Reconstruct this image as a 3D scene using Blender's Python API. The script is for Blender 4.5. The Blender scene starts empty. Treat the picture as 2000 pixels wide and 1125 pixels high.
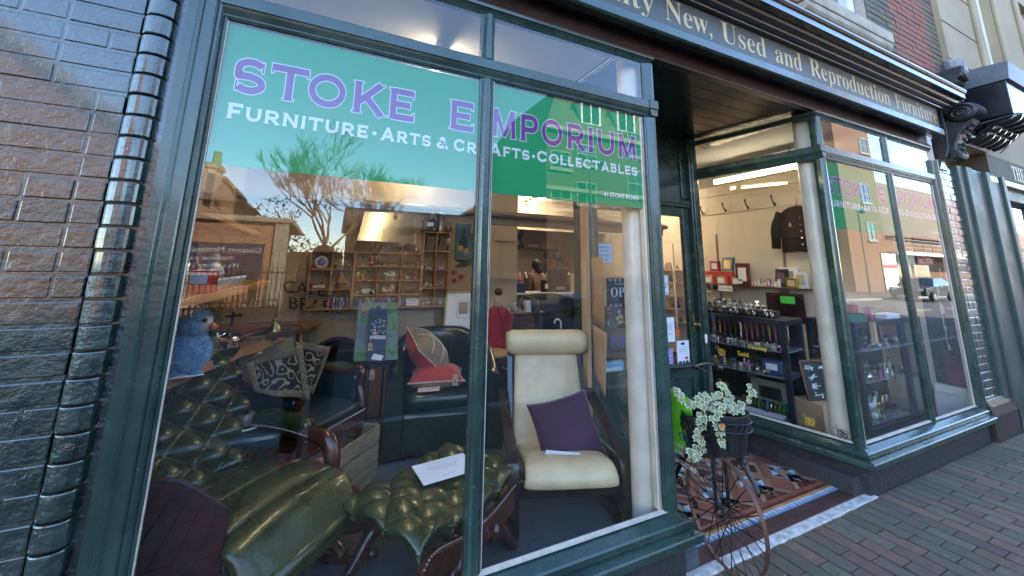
import bpy, bmesh, math, random
from math import sin, cos, pi, radians as R, sqrt, atan2
from mathutils import Vector, Matrix, noise as mnoise

scene = bpy.context.scene
COL = scene.collection
rnd = random.Random(7)

# ------------------------------------------------------------------ camera, world, sun
F_PX, CX, CY = 754.7128, 1000.0, 375.0
YAW, PITCH, ROLL = 0.4413, 0.1914, -0.0166
CAMP = Vector((0.0, -1.7, 1.545))
_f = Vector((sin(YAW)*cos(PITCH), cos(YAW)*cos(PITCH), sin(PITCH)))
_r = Vector((cos(YAW), -sin(YAW), 0.0))
_d = _f.cross(_r)
_r2 = _r*cos(ROLL) + _d*sin(ROLL)
_d2 = -_r*sin(ROLL) + _d*cos(ROLL)

cam_d = bpy.data.cameras.new('camera')
cam = bpy.data.objects.new('camera', cam_d)
COL.objects.link(cam)
cam.matrix_world = Matrix(((_r2.x, -_d2.x, -_f.x, CAMP.x), (_r2.y, -_d2.y, -_f.y, CAMP.y),
                           (_r2.z, -_d2.z, -_f.z, CAMP.z), (0, 0, 0, 1)))
cam_d.sensor_fit = 'HORIZONTAL'
cam_d.sensor_width = 36.0
cam_d.lens = F_PX/2000*36
cam_d.shift_y = -(562.5-CY)/2000
cam_d.clip_start = 0.02
cam_d.clip_end = 2000
scene.camera = cam

SUN_AZ, SUN_EL = R(38), R(36)       # from +Y towards +X, height
world = bpy.data.worlds.new('World')
scene.world = world
world.use_nodes = True
wn = world.node_tree
bg = wn.nodes['Background']
sky = wn.nodes.new('ShaderNodeTexSky')
sky.sky_type = 'NISHITA'
sky.sun_disc = False
sky.sun_elevation = SUN_EL
sky.sun_rotation = SUN_AZ
sky.air_density = 1.0
sky.dust_density = 0.0
sky.ozone_density = 3.0
wn.links.new(sky.outputs[0], bg.inputs[0])
bg.inputs[1].default_value = 0.15

sl = bpy.data.lights.new('sun', 'SUN')
sl.energy = 3.4
sl.angle = R(0.5)
sl.color = (1.0, 0.9, 0.76)
so = bpy.data.objects.new('sun', sl)
COL.objects.link(so)
_sd = Vector((sin(SUN_AZ)*cos(SUN_EL), cos(SUN_AZ)*cos(SUN_EL), sin(SUN_EL)))
so.rotation_euler = _sd.to_track_quat('Z', 'Y').to_euler()
so.location = (20, 30, 40)

scene.view_settings.view_transform = 'Standard'
scene.view_settings.look = 'None'
scene.view_settings.gamma = 1
scene.view_settings.exposure = 3.28
scene.view_settings.use_curve_mapping = False
scene.render.engine = 'CYCLES'
cy = scene.cycles
cy.use_denoising = True
cy.max_bounces = 12
cy.diffuse_bounces = 4
cy.glossy_bounces = 5
cy.transparent_max_bounces = 24
cy.transmission_bounces = 6
cy.sample_clamp_indirect = 4.0
cy.caustics_reflective = False
cy.caustics_refractive = False

# ------------------------------------------------------------------ pixel -> world helpers (2000x1125 photograph)
def ray(px, py):
    return _r2*((px-CX)/F_PX) + _d2*((py-CY)/F_PX) + _f
def at(px, py, Y):
    d = ray(px, py)
    return CAMP + d*((Y-CAMP.y)/d.y)
def atz(px, py, Z):
    d = ray(px, py)
    return CAMP + d*((Z-CAMP.z)/d.z)
def atx(px, py, X):
    d = ray(px, py)
    return CAMP + d*((X-CAMP.x)/d.x)
def mir(px, py, D):
    """point across the street, D metres in front of the shop, that the shop glass shows at this pixel"""
    p = at(px, py, D)
    return Vector((p.x, -D, p.z))

# ------------------------------------------------------------------ materials
MATS = {}
def mat(name, col=(0.5, 0.5, 0.5), rough=0.5, metal=0.0, var=0.0, scale=8.0, bump=0.0, bscale=None,
        coat=0.0, spec=0.5, emit=None, estr=0.0, sheen=0.0, stretch=None, var2=None, detail=5.0, attr=None, rvar=0.0, chips=0):
    if name in MATS: return MATS[name]
    m = bpy.data.materials.new(name); MATS[name] = m
    m.use_nodes = True
    nt = m.node_tree; n = nt.nodes; L = nt.links
    p = n['Principled BSDF']
    p.inputs['Base Color'].default_value = (*col, 1)
    p.inputs['Roughness'].default_value = rough
    p.inputs['Metallic'].default_value = metal
    p.inputs['Coat Weight'].default_value = coat
    p.inputs['Coat Roughness'].default_value = 0.08
    p.inputs['Specular IOR Level'].default_value = spec
    if sheen:
        p.inputs['Sheen Weight'].default_value = sheen
        p.inputs['Sheen Roughness'].default_value = 0.35
    if emit:
        p.inputs['Emission Color'].default_value = (*emit, 1)
        p.inputs['Emission Strength'].default_value = estr
    tc = None
    def coords():
        nonlocal tc
        if tc is None:
            t = n.new('ShaderNodeTexCoord')
            if stretch:
                mp = n.new('ShaderNodeMapping'); mp.inputs['Scale'].default_value = stretch
                L.new(t.outputs['Object'], mp.inputs[0]); tc = mp.outputs[0]
            else: tc = t.outputs['Object']
        return tc
    src = None
    if attr:
        a = n.new('ShaderNodeAttribute'); a.attribute_name = attr
        src = a.outputs['Color']
        L.new(src, p.inputs['Base Color'])
    if var > 0:
        nz = n.new('ShaderNodeTexNoise'); nz.inputs['Scale'].default_value = scale
        nz.inputs['Detail'].default_value = detail; nz.inputs['Roughness'].default_value = 0.62
        L.new(coords(), nz.inputs['Vector'])
        rp = n.new('ShaderNodeMapRange')
        rp.inputs['From Min'].default_value = 0.28; rp.inputs['From Max'].default_value = 0.72
        L.new(nz.outputs['Fac'], rp.inputs['Value'])
        mx = n.new('ShaderNodeMix'); mx.data_type = 'RGBA'
        c2 = var2 if var2 else tuple(min(1, c*(1+var)+0.01*var) for c in col)
        c1 = col if var2 else tuple(c*(1-var) for c in col)
        if src is not None:
            mx.blend_type = 'MULTIPLY'; mx.inputs[0].default_value = 1.0
            g = n.new('ShaderNodeMapRange')
            g.inputs['To Min'].default_value = 1-var; g.inputs['To Max'].default_value = 1+var
            L.new(rp.outputs[0], g.inputs['Value'])
            L.new(src, mx.inputs[6]); L.new(g.outputs[0], mx.inputs[7])
        else:
            mx.inputs[6].default_value = (*c1, 1); mx.inputs[7].default_value = (*c2, 1)
            L.new(rp.outputs[0], mx.inputs[0])
        L.new(mx.outputs[2], p.inputs['Base Color'])
        if rvar:
            g2 = n.new('ShaderNodeMapRange')
            g2.inputs['To Min'].default_value = max(0, rough-rvar); g2.inputs['To Max'].default_value = min(1, rough+rvar)
            L.new(rp.outputs[0], g2.inputs['Value']); L.new(g2.outputs[0], p.inputs['Roughness'])
    if chips:
        cn = n.new('ShaderNodeTexNoise'); cn.inputs['Scale'].default_value = 38; cn.inputs['Detail'].default_value = 6; cn.inputs['Roughness'].default_value = .7
        L.new(coords(), cn.inputs['Vector'])
        cr = n.new('ShaderNodeMapRange'); cr.inputs['From Min'].default_value = .70-chips*.1; cr.inputs['From Max'].default_value = .72-chips*.1; L.new(cn.outputs['Fac'], cr.inputs['Value'])
        cm = n.new('ShaderNodeMix'); cm.data_type = 'RGBA'; cm.inputs[7].default_value = (.17, .14, .11, 1); L.new(cr.outputs[0], cm.inputs[0])
        L.new(p.inputs['Base Color'].links[0].from_socket, cm.inputs[6]); L.new(cm.outputs[2], p.inputs['Base Color'])
    if bump > 0:
        nb = n.new('ShaderNodeTexNoise'); nb.inputs['Scale'].default_value = bscale or scale*4
        nb.inputs['Detail'].default_value = 4; nb.inputs['Roughness'].default_value = 0.6
        L.new(coords(), nb.inputs['Vector'])
        b = n.new('ShaderNodeBump'); b.inputs['Strength'].default_value = bump
        b.inputs['Distance'].default_value = 0.01
        L.new(nb.outputs['Fac'], b.inputs['Height']); L.new(b.outputs[0], p.inputs['Normal'])
    return m

def glass_mat(name, boost=2.0, tint=(0.97, 0.985, 0.98), ripple=0.0):
    """window glass: a fresnel mirror over clear glass, the far face of the pane only lets light through"""
    if name in MATS: return MATS[name]
    m = bpy.data.materials.new(name); MATS[name] = m
    m.use_nodes = True
    nt = m.node_tree; n = nt.nodes; L = nt.links
    for x in list(n):
        if x.type != 'OUTPUT_MATERIAL': n.remove(x)
    out = [x for x in n if x.type == 'OUTPUT_MATERIAL'][0]
    tr = n.new('ShaderNodeBsdfTransparent'); tr.inputs[0].default_value = (*tint, 1)
    gl = n.new('ShaderNodeBsdfGlossy'); gl.inputs['Roughness'].default_value = 0.0
    fr = n.new('ShaderNodeFresnel'); fr.inputs['IOR'].default_value = 1.52
    mu = n.new('ShaderNodeMath'); mu.operation = 'DIVIDE'
    f2 = n.new('ShaderNodeMath'); f2.operation = 'MULTIPLY'; f2.inputs[1].default_value = boost
    f1 = n.new('ShaderNodeMath'); f1.operation = 'ADD'; f1.inputs[1].default_value = 1.0
    mu.use_clamp = True
    ge = n.new('ShaderNodeNewGeometry')
    inv = n.new('ShaderNodeMath'); inv.operation = 'SUBTRACT'; inv.inputs[0].default_value = 1.0
    L.new(ge.outputs['Backfacing'], inv.inputs[1])
    m2 = n.new('ShaderNodeMath'); m2.operation = 'MULTIPLY'
    L.new(fr.outputs[0], f2.inputs[0]); L.new(fr.outputs[0], f1.inputs[0]); L.new(f2.outputs[0], mu.inputs[0]); L.new(f1.outputs[0], mu.inputs[1]); L.new(mu.outputs[0], m2.inputs[0]); L.new(inv.outputs[0], m2.inputs[1])
    mx = n.new('ShaderNodeMixShader')
    L.new(m2.outputs[0], mx.inputs[0]); L.new(tr.outputs[0], mx.inputs[1]); L.new(gl.outputs[0], mx.inputs[2])
    df = n.new('ShaderNodeBsdfDiffuse'); df.inputs[0].default_value = (.5, .48, .44, 1)
    t2 = n.new('ShaderNodeTexCoord'); n2 = n.new('ShaderNodeTexNoise'); n2.inputs['Scale'].default_value = 3.5; n2.inputs['Detail'].default_value = 8; n2.inputs['Roughness'].default_value = .75
    L.new(t2.outputs['Object'], n2.inputs['Vector'])
    d2 = n.new('ShaderNodeMapRange'); d2.inputs['From Min'].default_value = .5; d2.inputs['From Max'].default_value = .85; d2.inputs['To Max'].default_value = .014 if ripple else 0; L.new(n2.outputs[0], d2.inputs[0])
    m3 = n.new('ShaderNodeMath'); m3.operation = 'MULTIPLY'; L.new(d2.outputs[0], m3.inputs[0]); L.new(inv.outputs[0], m3.inputs[1])
    mx2 = n.new('ShaderNodeMixShader'); L.new(m3.outputs[0], mx2.inputs[0]); L.new(mx.outputs[0], mx2.inputs[1]); L.new(df.outputs[0], mx2.inputs[2])
    L.new(mx2.outputs[0], out.inputs['Surface'])
    if ripple:
        nz = n.new('ShaderNodeTexNoise'); nz.inputs['Scale'].default_value = 1.3; nz.inputs['Detail'].default_value = 1
        t = n.new('ShaderNodeTexCoord'); L.new(t.outputs['Object'], nz.inputs['Vector'])
        b = n.new('ShaderNodeBump'); b.inputs['Strength'].default_value = ripple; b.inputs['Distance'].default_value = 0.05
        L.new(nz.outputs['Fac'], b.inputs['Height']); L.new(b.outputs[0], gl.inputs['Normal'])
    return m

# ------------------------------------------------------------------ mesh builder
class MB:
    def __init__(s, T=None):
        s.v = []; s.f = []; s.m = []; s.c = []; s.T = T
        s.cur = 0; s.col = None
    def add(s, vs, fs):
        o = len(s.v)
        if s.T is not None: vs = [s.T @ Vector(p) for p in vs]
        s.v += [tuple(p) for p in vs]
        for f in fs:
            s.f.append(tuple(i+o for i in f)); s.m.append(s.cur); s.c.append(s.col)
        return s
    def box(s, x0, x1, y0, y1, z0, z1):
        if x0 > x1: x0, x1 = x1, x0
        if y0 > y1: y0, y1 = y1, y0
        if z0 > z1: z0, z1 = z1, z0
        return s.add([(x0,y0,z0),(x1,y0,z0),(x1,y1,z0),(x0,y1,z0),(x0,y0,z1),(x1,y0,z1),(x1,y1,z1),(x0,y1,z1)],
              [(0,3,2,1),(4,5,6,7),(0,1,5,4),(1,2,6,5),(2,3,7,6),(3,0,4,7)])
    def obox(s, c, ex, ey, ez):
        """box from centre and three half-edge vectors"""
        c = Vector(c); ex = Vector(ex); ey = Vector(ey); ez = Vector(ez)
        if ex.cross(ey).dot(ez) < 0: ez = -ez
        return s.add([c-ex-ey-ez, c+ex-ey-ez, c+ex+ey-ez, c-ex+ey-ez, c-ex-ey+ez, c+ex-ey+ez, c+ex+ey+ez, c-ex+ey+ez],
              [(0,3,2,1),(4,5,6,7),(0,1,5,4),(1,2,6,5),(2,3,7,6),(3,0,4,7)])
    def bar(s, a, b, w, h=None, up=(0,0,1)):
        a = Vector(a); b = Vector(b); d = (b-a); l = d.length; d.normalize()
        up = Vector(up); x = d.cross(up)
        if x.length < 1e-4: x = d.cross(Vector((1,0,0)))
        x.normalize(); y = x.cross(d).normalized(); h = h or w
        return s.obox((a+b)/2, d*l/2, x*w/2, y*h/2)
    def tube(s, pts, r, n=8, cap=True, closed=False):
        pts = [Vector(p) for p in pts]; k = len(pts)
        rs = r if isinstance(r, (list, tuple)) else [r]*k
        tang = []
        for i in range(k):
            if closed: t = pts[(i+1) % k]-pts[i-1]
            else: t = pts[min(i+1, k-1)]-pts[max(i-1, 0)]
            tang.append(t.normalized() if t.length > 1e-9 else Vector((0,0,1)))
        t0 = tang[0]; nrm = t0.cross(Vector((0,0,1)))
        if nrm.length < 1e-3: nrm = t0.cross(Vector((1,0,0)))
        nrm.normalize(); vs = []
        for i in range(k):
            t = tang[i]; nrm = nrm - t*nrm.dot(t)
            if nrm.length < 1e-6: nrm = t.orthogonal()
            nrm.normalize(); b = t.cross(nrm)
            for j in range(n):
                a = 2*pi*j/n
                vs.append(pts[i]+(nrm*cos(a)+b*sin(a))*rs[i])
        fs = []
        for i in range(k if closed else k-1):
            i2 = (i+1) % k
            for j in range(n):
                j2 = (j+1) % n
                fs.append((i*n+j, i*n+j2, i2*n+j2, i2*n+j))
        if cap and not closed:
            fs.append(tuple(range(n-1, -1, -1))); fs.append(tuple((k-1)*n+j for j in range(n)))
        return s.add(vs, fs)
    def lathe(s, prof, c=(0,0,0), n=20, axis='z'):
        vs = []; fs = []; c = Vector(c)
        for r, z in prof:
            for j in range(n):
                a = 2*pi*j/n
                p = (r*cos(a), r*sin(a), z)
                if axis == 'x': p = (z, r*cos(a), r*sin(a))
                if axis == 'y': p = (r*sin(a), z, r*cos(a))
                vs.append(c+Vector(p))
        k = len(prof)
        for i in range(k-1):
            for j in range(n):
                j2 = (j+1) % n
                fs.append((i*n+j, i*n+j2, (i+1)*n+j2, (i+1)*n+j))
        if prof[0][0] > 1e-5: fs.append(tuple(range(n-1, -1, -1)))
        if prof[-1][0] > 1e-5: fs.append(tuple((k-1)*n+j for j in range(n)))
        return s.add(vs, fs)
    def prism(s, poly, a, b):
        """2-D polygon swept from frame a to frame b: a,b = functions (u,v)->point"""
        n = len(poly)
        vs = [a(u, v) for u, v in poly]+[b(u, v) for u, v in poly]
        fs = [tuple(range(n-1, -1, -1)), tuple(range(n, 2*n))]
        for i in range(n):
            j = (i+1) % n
            fs.append((i, j, n+j, n+i))
        return s.add(vs, fs)
    def profx(s, poly, x0, x1):
        """profile of (y,z) points swept along x"""
        return s.prism(poly, lambda u, v: (x0, u, v), lambda u, v: (x1, u, v))
    def grid(s, fn, nu, nv, cu=False, cv=False):
        vs = [fn(i/(nu if cu else nu-1), j/(nv if cv else nv-1)) for i in range(nu) for j in range(nv)]
        fs = []
        for i in range(nu if cu else nu-1):
            for j in range(nv if cv else nv-1):
                i2 = (i+1) % nu; j2 = (j+1) % nv
                fs.append((i*nv+j, i2*nv+j, i2*nv+j2, i*nv+j2))
        return s.add(vs, fs)
    def ball(s, c, r, n=12, k=8, sq=(1,1,1)):
        c = Vector(c)
        prof = [(sin(pi*i/k), -cos(pi*i/k)) for i in range(k+1)]
        vs = []; fs = []
        for a_, z in prof:
            for j in range(n):
                t = 2*pi*j/n
                vs.append(c+Vector((a_*cos(t)*r*sq[0], a_*sin(t)*r*sq[1], z*r*sq[2])))
        for i in range(k):
            for j in range(n):
                j2 = (j+1) % n
                fs.append((i*n+j, i*n+j2, (i+1)*n+j2, (i+1)*n+j))
        return s.add(vs, fs)
    def build(s, name, mats, parent=None, smooth=False, bevel=0.0, sub=0, seg=2, merge=False, recalc=False, angle=None, solid=0.0):
        me = bpy.data.meshes.new(name)
        off = wloc(parent) if parent else Vector((0,0,0))
        me.from_pydata([tuple(Vector(p)-off) for p in s.v], [], s.f)
        ms = mats if isinstance(mats, (list, tuple)) else [mats]
        for m_ in ms: me.materials.append(m_)
        if len(ms) > 1: me.polygons.foreach_set('material_index', s.m)
        if any(c is not None for c in s.c):
            at_ = me.color_attributes.new('col', 'FLOAT_COLOR', 'CORNER')
            buf = []
            for poly, c in zip(me.polygons, s.c):
                c = c or (0.5, 0.5, 0.5)
                buf += [c[0], c[1], c[2], 1.0]*poly.loop_total
            at_.data.foreach_set('color', buf)
        if merge or recalc:
            b = bmesh.new(); b.from_mesh(me)
            if merge: bmesh.ops.remove_doubles(b, verts=b.verts, dist=merge if isinstance(merge, float) else 1e-5)
            bmesh.ops.recalc_face_normals(b, faces=b.faces)
            b.to_mesh(me); b.free()
        if smooth: me.polygons.foreach_set('use_smooth', [True]*len(me.polygons))
        me.update()
        o = bpy.data.objects.new(name, me); COL.objects.link(o)
        if parent: o.parent = parent
        if solid:
            md = o.modifiers.new('solid', 'SOLIDIFY'); md.thickness = solid
        if bevel:
            md = o.modifiers.new('bevel', 'BEVEL'); md.width = bevel; md.segments = seg
            md.limit_method = 'ANGLE'; md.angle_limit = R(40)
        if sub:
            md = o.modifiers.new('sub', 'SUBSURF'); md.levels = sub; md.render_levels = sub
        if angle and smooth:
            try: me.set_sharp_from_angle(angle=R(angle))
            except Exception: pass
        return o

def wloc(o):
    v = Vector((0,0,0))
    while o is not None:
        v = v + o.location; o = o.parent
    return v
def thing(name, label, cat, loc=(0,0,0), group=None):
    o = bpy.data.objects.new(name, None); COL.objects.link(o)
    o.empty_display_size = 0.1
    o.location = loc
    return tag(o, label, cat, group)
def tag(o, label=None, cat=None, group=None, kind=None):
    if label: o['label'] = label
    if cat: o['category'] = cat
    if group: o['group'] = group
    if kind: o['kind'] = kind
    return o
def struct(o):
    o['kind'] = 'structure'; return o
def copy_tree(o, parent=None):
    c = o.copy(); COL.objects.link(c); c.parent = parent
    for ch in list(o.children): copy_tree(ch, c)
    return c

# a text as a mesh, laid out in the plane (o, ux, uy)
def text_mb(mb, txt, o, ux, uy, size, font_off=0.0, align='LEFT', depth=0.0006, spacing=1.0, xs=1.0, word=1.0, res=3, width=None, shear=0.0):
    cu = bpy.data.curves.new('t', 'FONT')
    cu.body = txt; cu.size = 1.0; cu.align_x = align; cu.space_character = spacing; cu.space_word = word
    cu.resolution_u = res; cu.offset = font_off; cu.shear = shear
    ob = bpy.data.objects.new('t', cu); COL.objects.link(ob)
    me = bpy.data.meshes.new_from_object(ob.evaluated_get(bpy.context.evaluated_depsgraph_get()))
    vs = [v.co.copy() for v in me.vertices]; fs = [tuple(p.vertices) for p in me.polygons]
    bpy.data.objects.remove(ob); bpy.data.curves.remove(cu); bpy.data.meshes.remove(me)
    if not vs: return mb
    o = Vector(o); ux = Vector(ux).normalized(); uy = Vector(uy).normalized(); nz = ux.cross(uy)
    if width:
        w0 = max(v.x for v in vs)-min(v.x for v in vs); xs = width/(w0*size)
    mb.add([o+ux*(v.x*size*xs)+uy*(v.y*size)+nz*depth for v in vs], fs)
    return mb
def text_w(txt, spacing=1.0):
    cu = bpy.data.curves.new('t', 'FONT'); cu.body = txt; cu.size = 1.0; cu.space_character = spacing
    ob = bpy.data.objects.new('t', cu); COL.objects.link(ob)
    bpy.context.view_layer.update()
    w = ob.dimensions.x
    bpy.data.objects.remove(ob); bpy.data.curves.remove(cu)
    return w

def lerp(a, b, t): return a+(b-a)*t
def V(*a): return Vector(a)
def frame(loc, fwd):
    """matrix: local x = right of the sitter, local y = forward, z = up"""
    f = Vector((fwd[0], fwd[1], 0)).normalized()
    r = Vector((f.y, -f.x, 0))
    return Matrix(((r.x, f.x, 0, loc[0]), (r.y, f.y, 0, loc[1]), (0, 0, 1, loc[2]), (0, 0, 0, 1)))
def bez(p, n=12):
    """smooth polyline through points (catmull-rom)"""
    p = [Vector(q) for q in p]; out = []
    P = [p[0]*2-p[1]]+p+[p[-1]*2-p[-2]]
    for i in range(1, len(P)-2):
        for k in range(n):
            t = k/n
            a, b, c, d = P[i-1], P[i], P[i+1], P[i+2]
            out.append(0.5*((2*b)+(c-a)*t+(2*a-5*b+4*c-d)*t*t+(3*b-a-3*c+d)*t**3))
    out.append(p[-1]); return out
# ------------------------------------------------------------------ materials of the shop front
GREEN = mat('green_gloss_paint', (0.018, 0.042, 0.033), 0.26, var=0.35, scale=5, bump=0.16, bscale=45, coat=0.3, rvar=.1, chips=.35)
GREENB = mat('green_gloss_brick_paint', (0.010, 0.028, 0.023), 0.3, var=0.5, scale=11, bump=.9, bscale=30, coat=1.0, rvar=.14, chips=.1)
BLACKP = mat('black_gloss_paint', (0.008, 0.009, 0.011), 0.2, var=0.3, scale=6, bump=0.12, bscale=50, coat=0.3)
CORN = mat('cornice_black_paint', (0.012, 0.011, 0.012), 0.16, var=0.35, scale=9, bump=0.25, bscale=45, coat=0.4)
FASC = mat('fascia_grey_paint', (0.052, 0.050, 0.038), 0.38, var=0.12, scale=4, bump=0.05, bscale=40)
BROWNP = mat('brown_frieze_paint', (0.05, 0.026, 0.022), 0.3, var=0.2, scale=6, bump=0.12)
GOLDL = mat('gold_leaf_lettering', (0.52, 0.39, 0.19), 0.42, metal=0.0, var=0.12, scale=14)
CREAM = mat('cream_gloss_paint', (0.62, 0.52, 0.42), 0.3, var=0.16, scale=6, bump=0.3, bscale=22, chips=.2)
WHITEP = mat('white_paint', (0.76, 0.75, 0.72), 0.4, var=0.06, scale=5, bump=0.05)
PUTTY = mat('pale_putty', (0.42, 0.38, 0.32), 0.6, var=0.2, scale=20)
RENDER = mat('black_render', (0.018, 0.018, 0.020), 0.75, var=0.5, scale=30, bump=0.7, bscale=60)
GLASS = glass_mat('window_glass', ripple=0.006)
BANG = mat('green_vinyl', (0.0, 0.235, 0.075), 0.6, spec=.1)
PURP = mat('purple_vinyl', (0.135, 0.03, 0.18), 0.6, spec=.1)
WHITEV = mat('white_vinyl', (0.58, 0.6, 0.6), 0.6, spec=.1)
PINKV = mat('red_tint_vinyl', (0.4, 0.02, 0.2), 0.5)
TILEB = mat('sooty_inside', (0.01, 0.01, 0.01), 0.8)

def sweep(mb, path, prof, closed_ends=True):
    """profile of (out, z) swept along a plan path of (x, y) with mitres; out is to the right of the heading"""
    n = len(prof); rings = []
    for i, p in enumerate(path):
        p = Vector(p)
        d0 = (p-Vector(path[i-1])).normalized() if i > 0 else None
        d1 = (Vector(path[i+1])-p).normalized() if i < len(path)-1 else None
        if d0 is None: m = Vector((d1.y, -d1.x))
        elif d1 is None: m = Vector((d0.y, -d0.x))
        else:
            n0 = Vector((d0.y, -d0.x)); n1 = Vector((d1.y, -d1.x))
            m = (n0+n1); m = m/(m.dot(n0))
        rings.append([(p.x+m.x*o, p.y+m.y*o, z) for o, z in prof])
    vs = [q for r_ in rings for q in r_]; fs = []
    for i in range(len(path)-1):
        for j in range(n):
            j2 = (j+1) % n
            fs.append((i*n+j, i*n+j2, (i+1)*n+j2, (i+1)*n+j))
    fs.append(tuple(range(n-1, -1, -1))); fs.append(tuple((len(path)-1)*n+j for j in range(n)))
    mb.add(vs, fs); return mb

ZG = 0.0
LB = [(-0.46, 0.0), (1.775, 0.0), (1.985, 1.03)]        # left bay plan
RB = [(3.425, 1.03), (3.635, 0.0), (5.80, 0.0)]         # right bay plan

shop = thing('shopfront', 'dark green Victorian shopfront with two display windows either side of a tiled lobby', 'shopfront', (1.8, 0.0, 0.0))

# sills
prof_sill = [(-0.03, 0.316), (0.052, 0.288), (0.060, 0.282), (0.060, 0.256), (0.052, 0.250), (0.098, 0.243), (0.104, 0.236), (0.104, 0.205), (0.096, 0.198), (-0.03, 0.198)]
for P_ in (LB, RB):
    m = MB(); sweep(m, P_, prof_sill); m.build('window_sill', GREEN, shop, bevel=0.003, recalc=True)
    m = MB(); sweep(m, P_, [(0.026, -0.02), (0.030, 0.1), (0.024, 0.197), (-0.05, 0.197), (-0.05, -0.02)]); m.build('stall_riser', RENDER, shop, recalc=True)
    m = MB(); sweep(m, P_, [(-0.012, 0.318), (0.004, 0.314), (0.002, 0.322), (-0.012, 0.328)]); m.build('glazing_bead', PUTTY, shop, recalc=True)
# transom bars and head rails
prof_tr = [(0.020, 2.528), (0.020, 2.577), (0.012, 2.584), (-0.03, 2.584), (-0.03, 2.474), (0.000, 2.474), (0.006, 2.488), (0.002, 2.492), (0.012, 2.515), (0.016, 2.527)]
prof_hd = [(0.022, 2.885), (-0.035, 2.885), (-0.035, 2.838), (-0.004, 2.838), (0.003, 2.85), (0.0, 2.853), (0.012, 2.868), (0.020, 2.872)]
for P_ in (LB, RB):
    m = MB(); sweep(m, P_, prof_tr); m.build('transom_bar', GREEN, shop, recalc=True, bevel=0.0015)
    m = MB(); sweep(m, P_, prof_hd); m.build('head_rail', GREEN, shop, recalc=True)

# mullions: a moulded upright with a narrow face
def mullion(x, z0, z1, w=0.036, f=0.011, name='mullion', y0=-0.019, c=None):
    pr = [(-w, 0.03), (-w, 0.002), (-w+0.008, -0.003), (-w+0.011, -0.001), (-f-0.004, y0+0.004), (-f, y0), (f, y0), (f+0.004, y0+0.004), (w-0.011, -0.001), (w-0.008, -0.003), (w, 0.002), (w, 0.03)]
    m = MB(); m.prism([(a, b) for a, b in pr], lambda u, v: (x+u, v, z0), lambda u, v: (x+u, v, z1))
    return m.build(name, GREEN, shop, recalc=True)
for x in (0.653, 4.795):
    mullion(x, 0.29, 2.474); mullion(x, 2.584, 2.838)
    m = MB(); m.box(x+0.037, x+0.041, 0.0, 0.012, 0.33, 2.474); m.build('glazing_bead', PUTTY, shop)

# corner posts: round-nosed, with a moulded foot and head block
def corner_post(B, sgn):
    bx, by = B
    for (z0, z1) in ((0.285, 2.474), (2.584, 2.84)):
        m = MB()
        pr = [(-0.068, 0.03), (-0.068, 0.000), (-0.058, -0.004), (-0.054, -0.001), (-0.030, -0.015), (-0.010, -0.021), (0.006, -0.019), (0.016, -0.010), (0.020, 0.004), (0.022, 0.03), (0.015, 0.055)]
        m.prism([(a*sgn, b) for a, b in pr], lambda u, v: (bx+u, by+v, z0), lambda u, v: (bx+u, by+v, z1))
        m.build('corner_post', GREEN, shop, recalc=True, bevel=0.002)
    m = MB(); m.box(bx-0.036, bx+0.036, by-0.027, by+0.05, 2.525, 2.588); m.build('post_cap', GREEN, shop, bevel=0.006)
    m = MB(); m.prism([(-0.03, 2.524), (0.030, 2.524), (0.026, 2.496), (0.016, 2.480), (-0.02, 2.480)], lambda u, v: (bx+u, by-0.024, v), lambda u, v: (bx+u, by+0.03, v)); m.build('post_bracket', GREEN, shop, recalc=True, bevel=0.003)
    m = MB(); m.box(bx-0.026*sgn-0.012, bx-0.026*sgn+0.030, by-0.029, by+0.03, 0.282, 0.30); m.build('post_foot', GREEN, shop, bevel=0.006)
corner_post((1.768, 0.0), 1)
corner_post((3.642, 0.0), -1)
# cream inner lining of the corner posts and the two iron columns
m = MB(); m.box(1.672, 1.694, 0.006, 0.045, 0.326, 2.47); m.build('post_lining', CREAM, shop, bevel=0.003)
m = MB(); m.box(3.716, 3.726, 0.006, 0.045, 0.326, 2.47); m.build('post_lining', CREAM, shop, bevel=0.003)
def column(x, y, r, z0, z1, mm):
    prof = [(r*1.03, z0), (r*1.0, z0+0.06)]+[(r*(1.0-0.07*i/6), lerp(z0+0.06, z1, i/6)) for i in range(1, 7)]
    m = MB(); m.lathe(prof, (x, y, 0), 28); return m.build('iron_column', mm, shop, smooth=True)
column(1.700, 0.130, 0.074, 0.10, 2.93, CREAM)
column(3.738, 0.155, 0.078, 0.10, 2.93, CREAM)

# left jamb, moulded frame between glass and bullnose bricks
m = MB()
jp = [(-0.432, 0.03), (-0.432, 0.000), (-0.440, -0.004), (-0.444, -0.001), (-0.452, -0.014), (-0.459, -0.020), (-0.463, -0.016), (-0.470, -0.024), (-0.500, -0.026), (-0.504, -0.033), (-0.514, -0.036), (-0.520, -0.030), (-0.548, -0.032), (-0.552, -0.02), (-0.552, 0.05)]
m.prism(jp, lambda u, v: (u, v, 0.0), lambda u, v: (u, v, 2.95)); m.build('window_jamb', GREEN, shop, recalc=True)
m = MB(); m.box(-0.4315, -0.4285, 0.0, 0.012, 0.33, 2.47); m.build('glazing_bead', PUTTY, shop)
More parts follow.
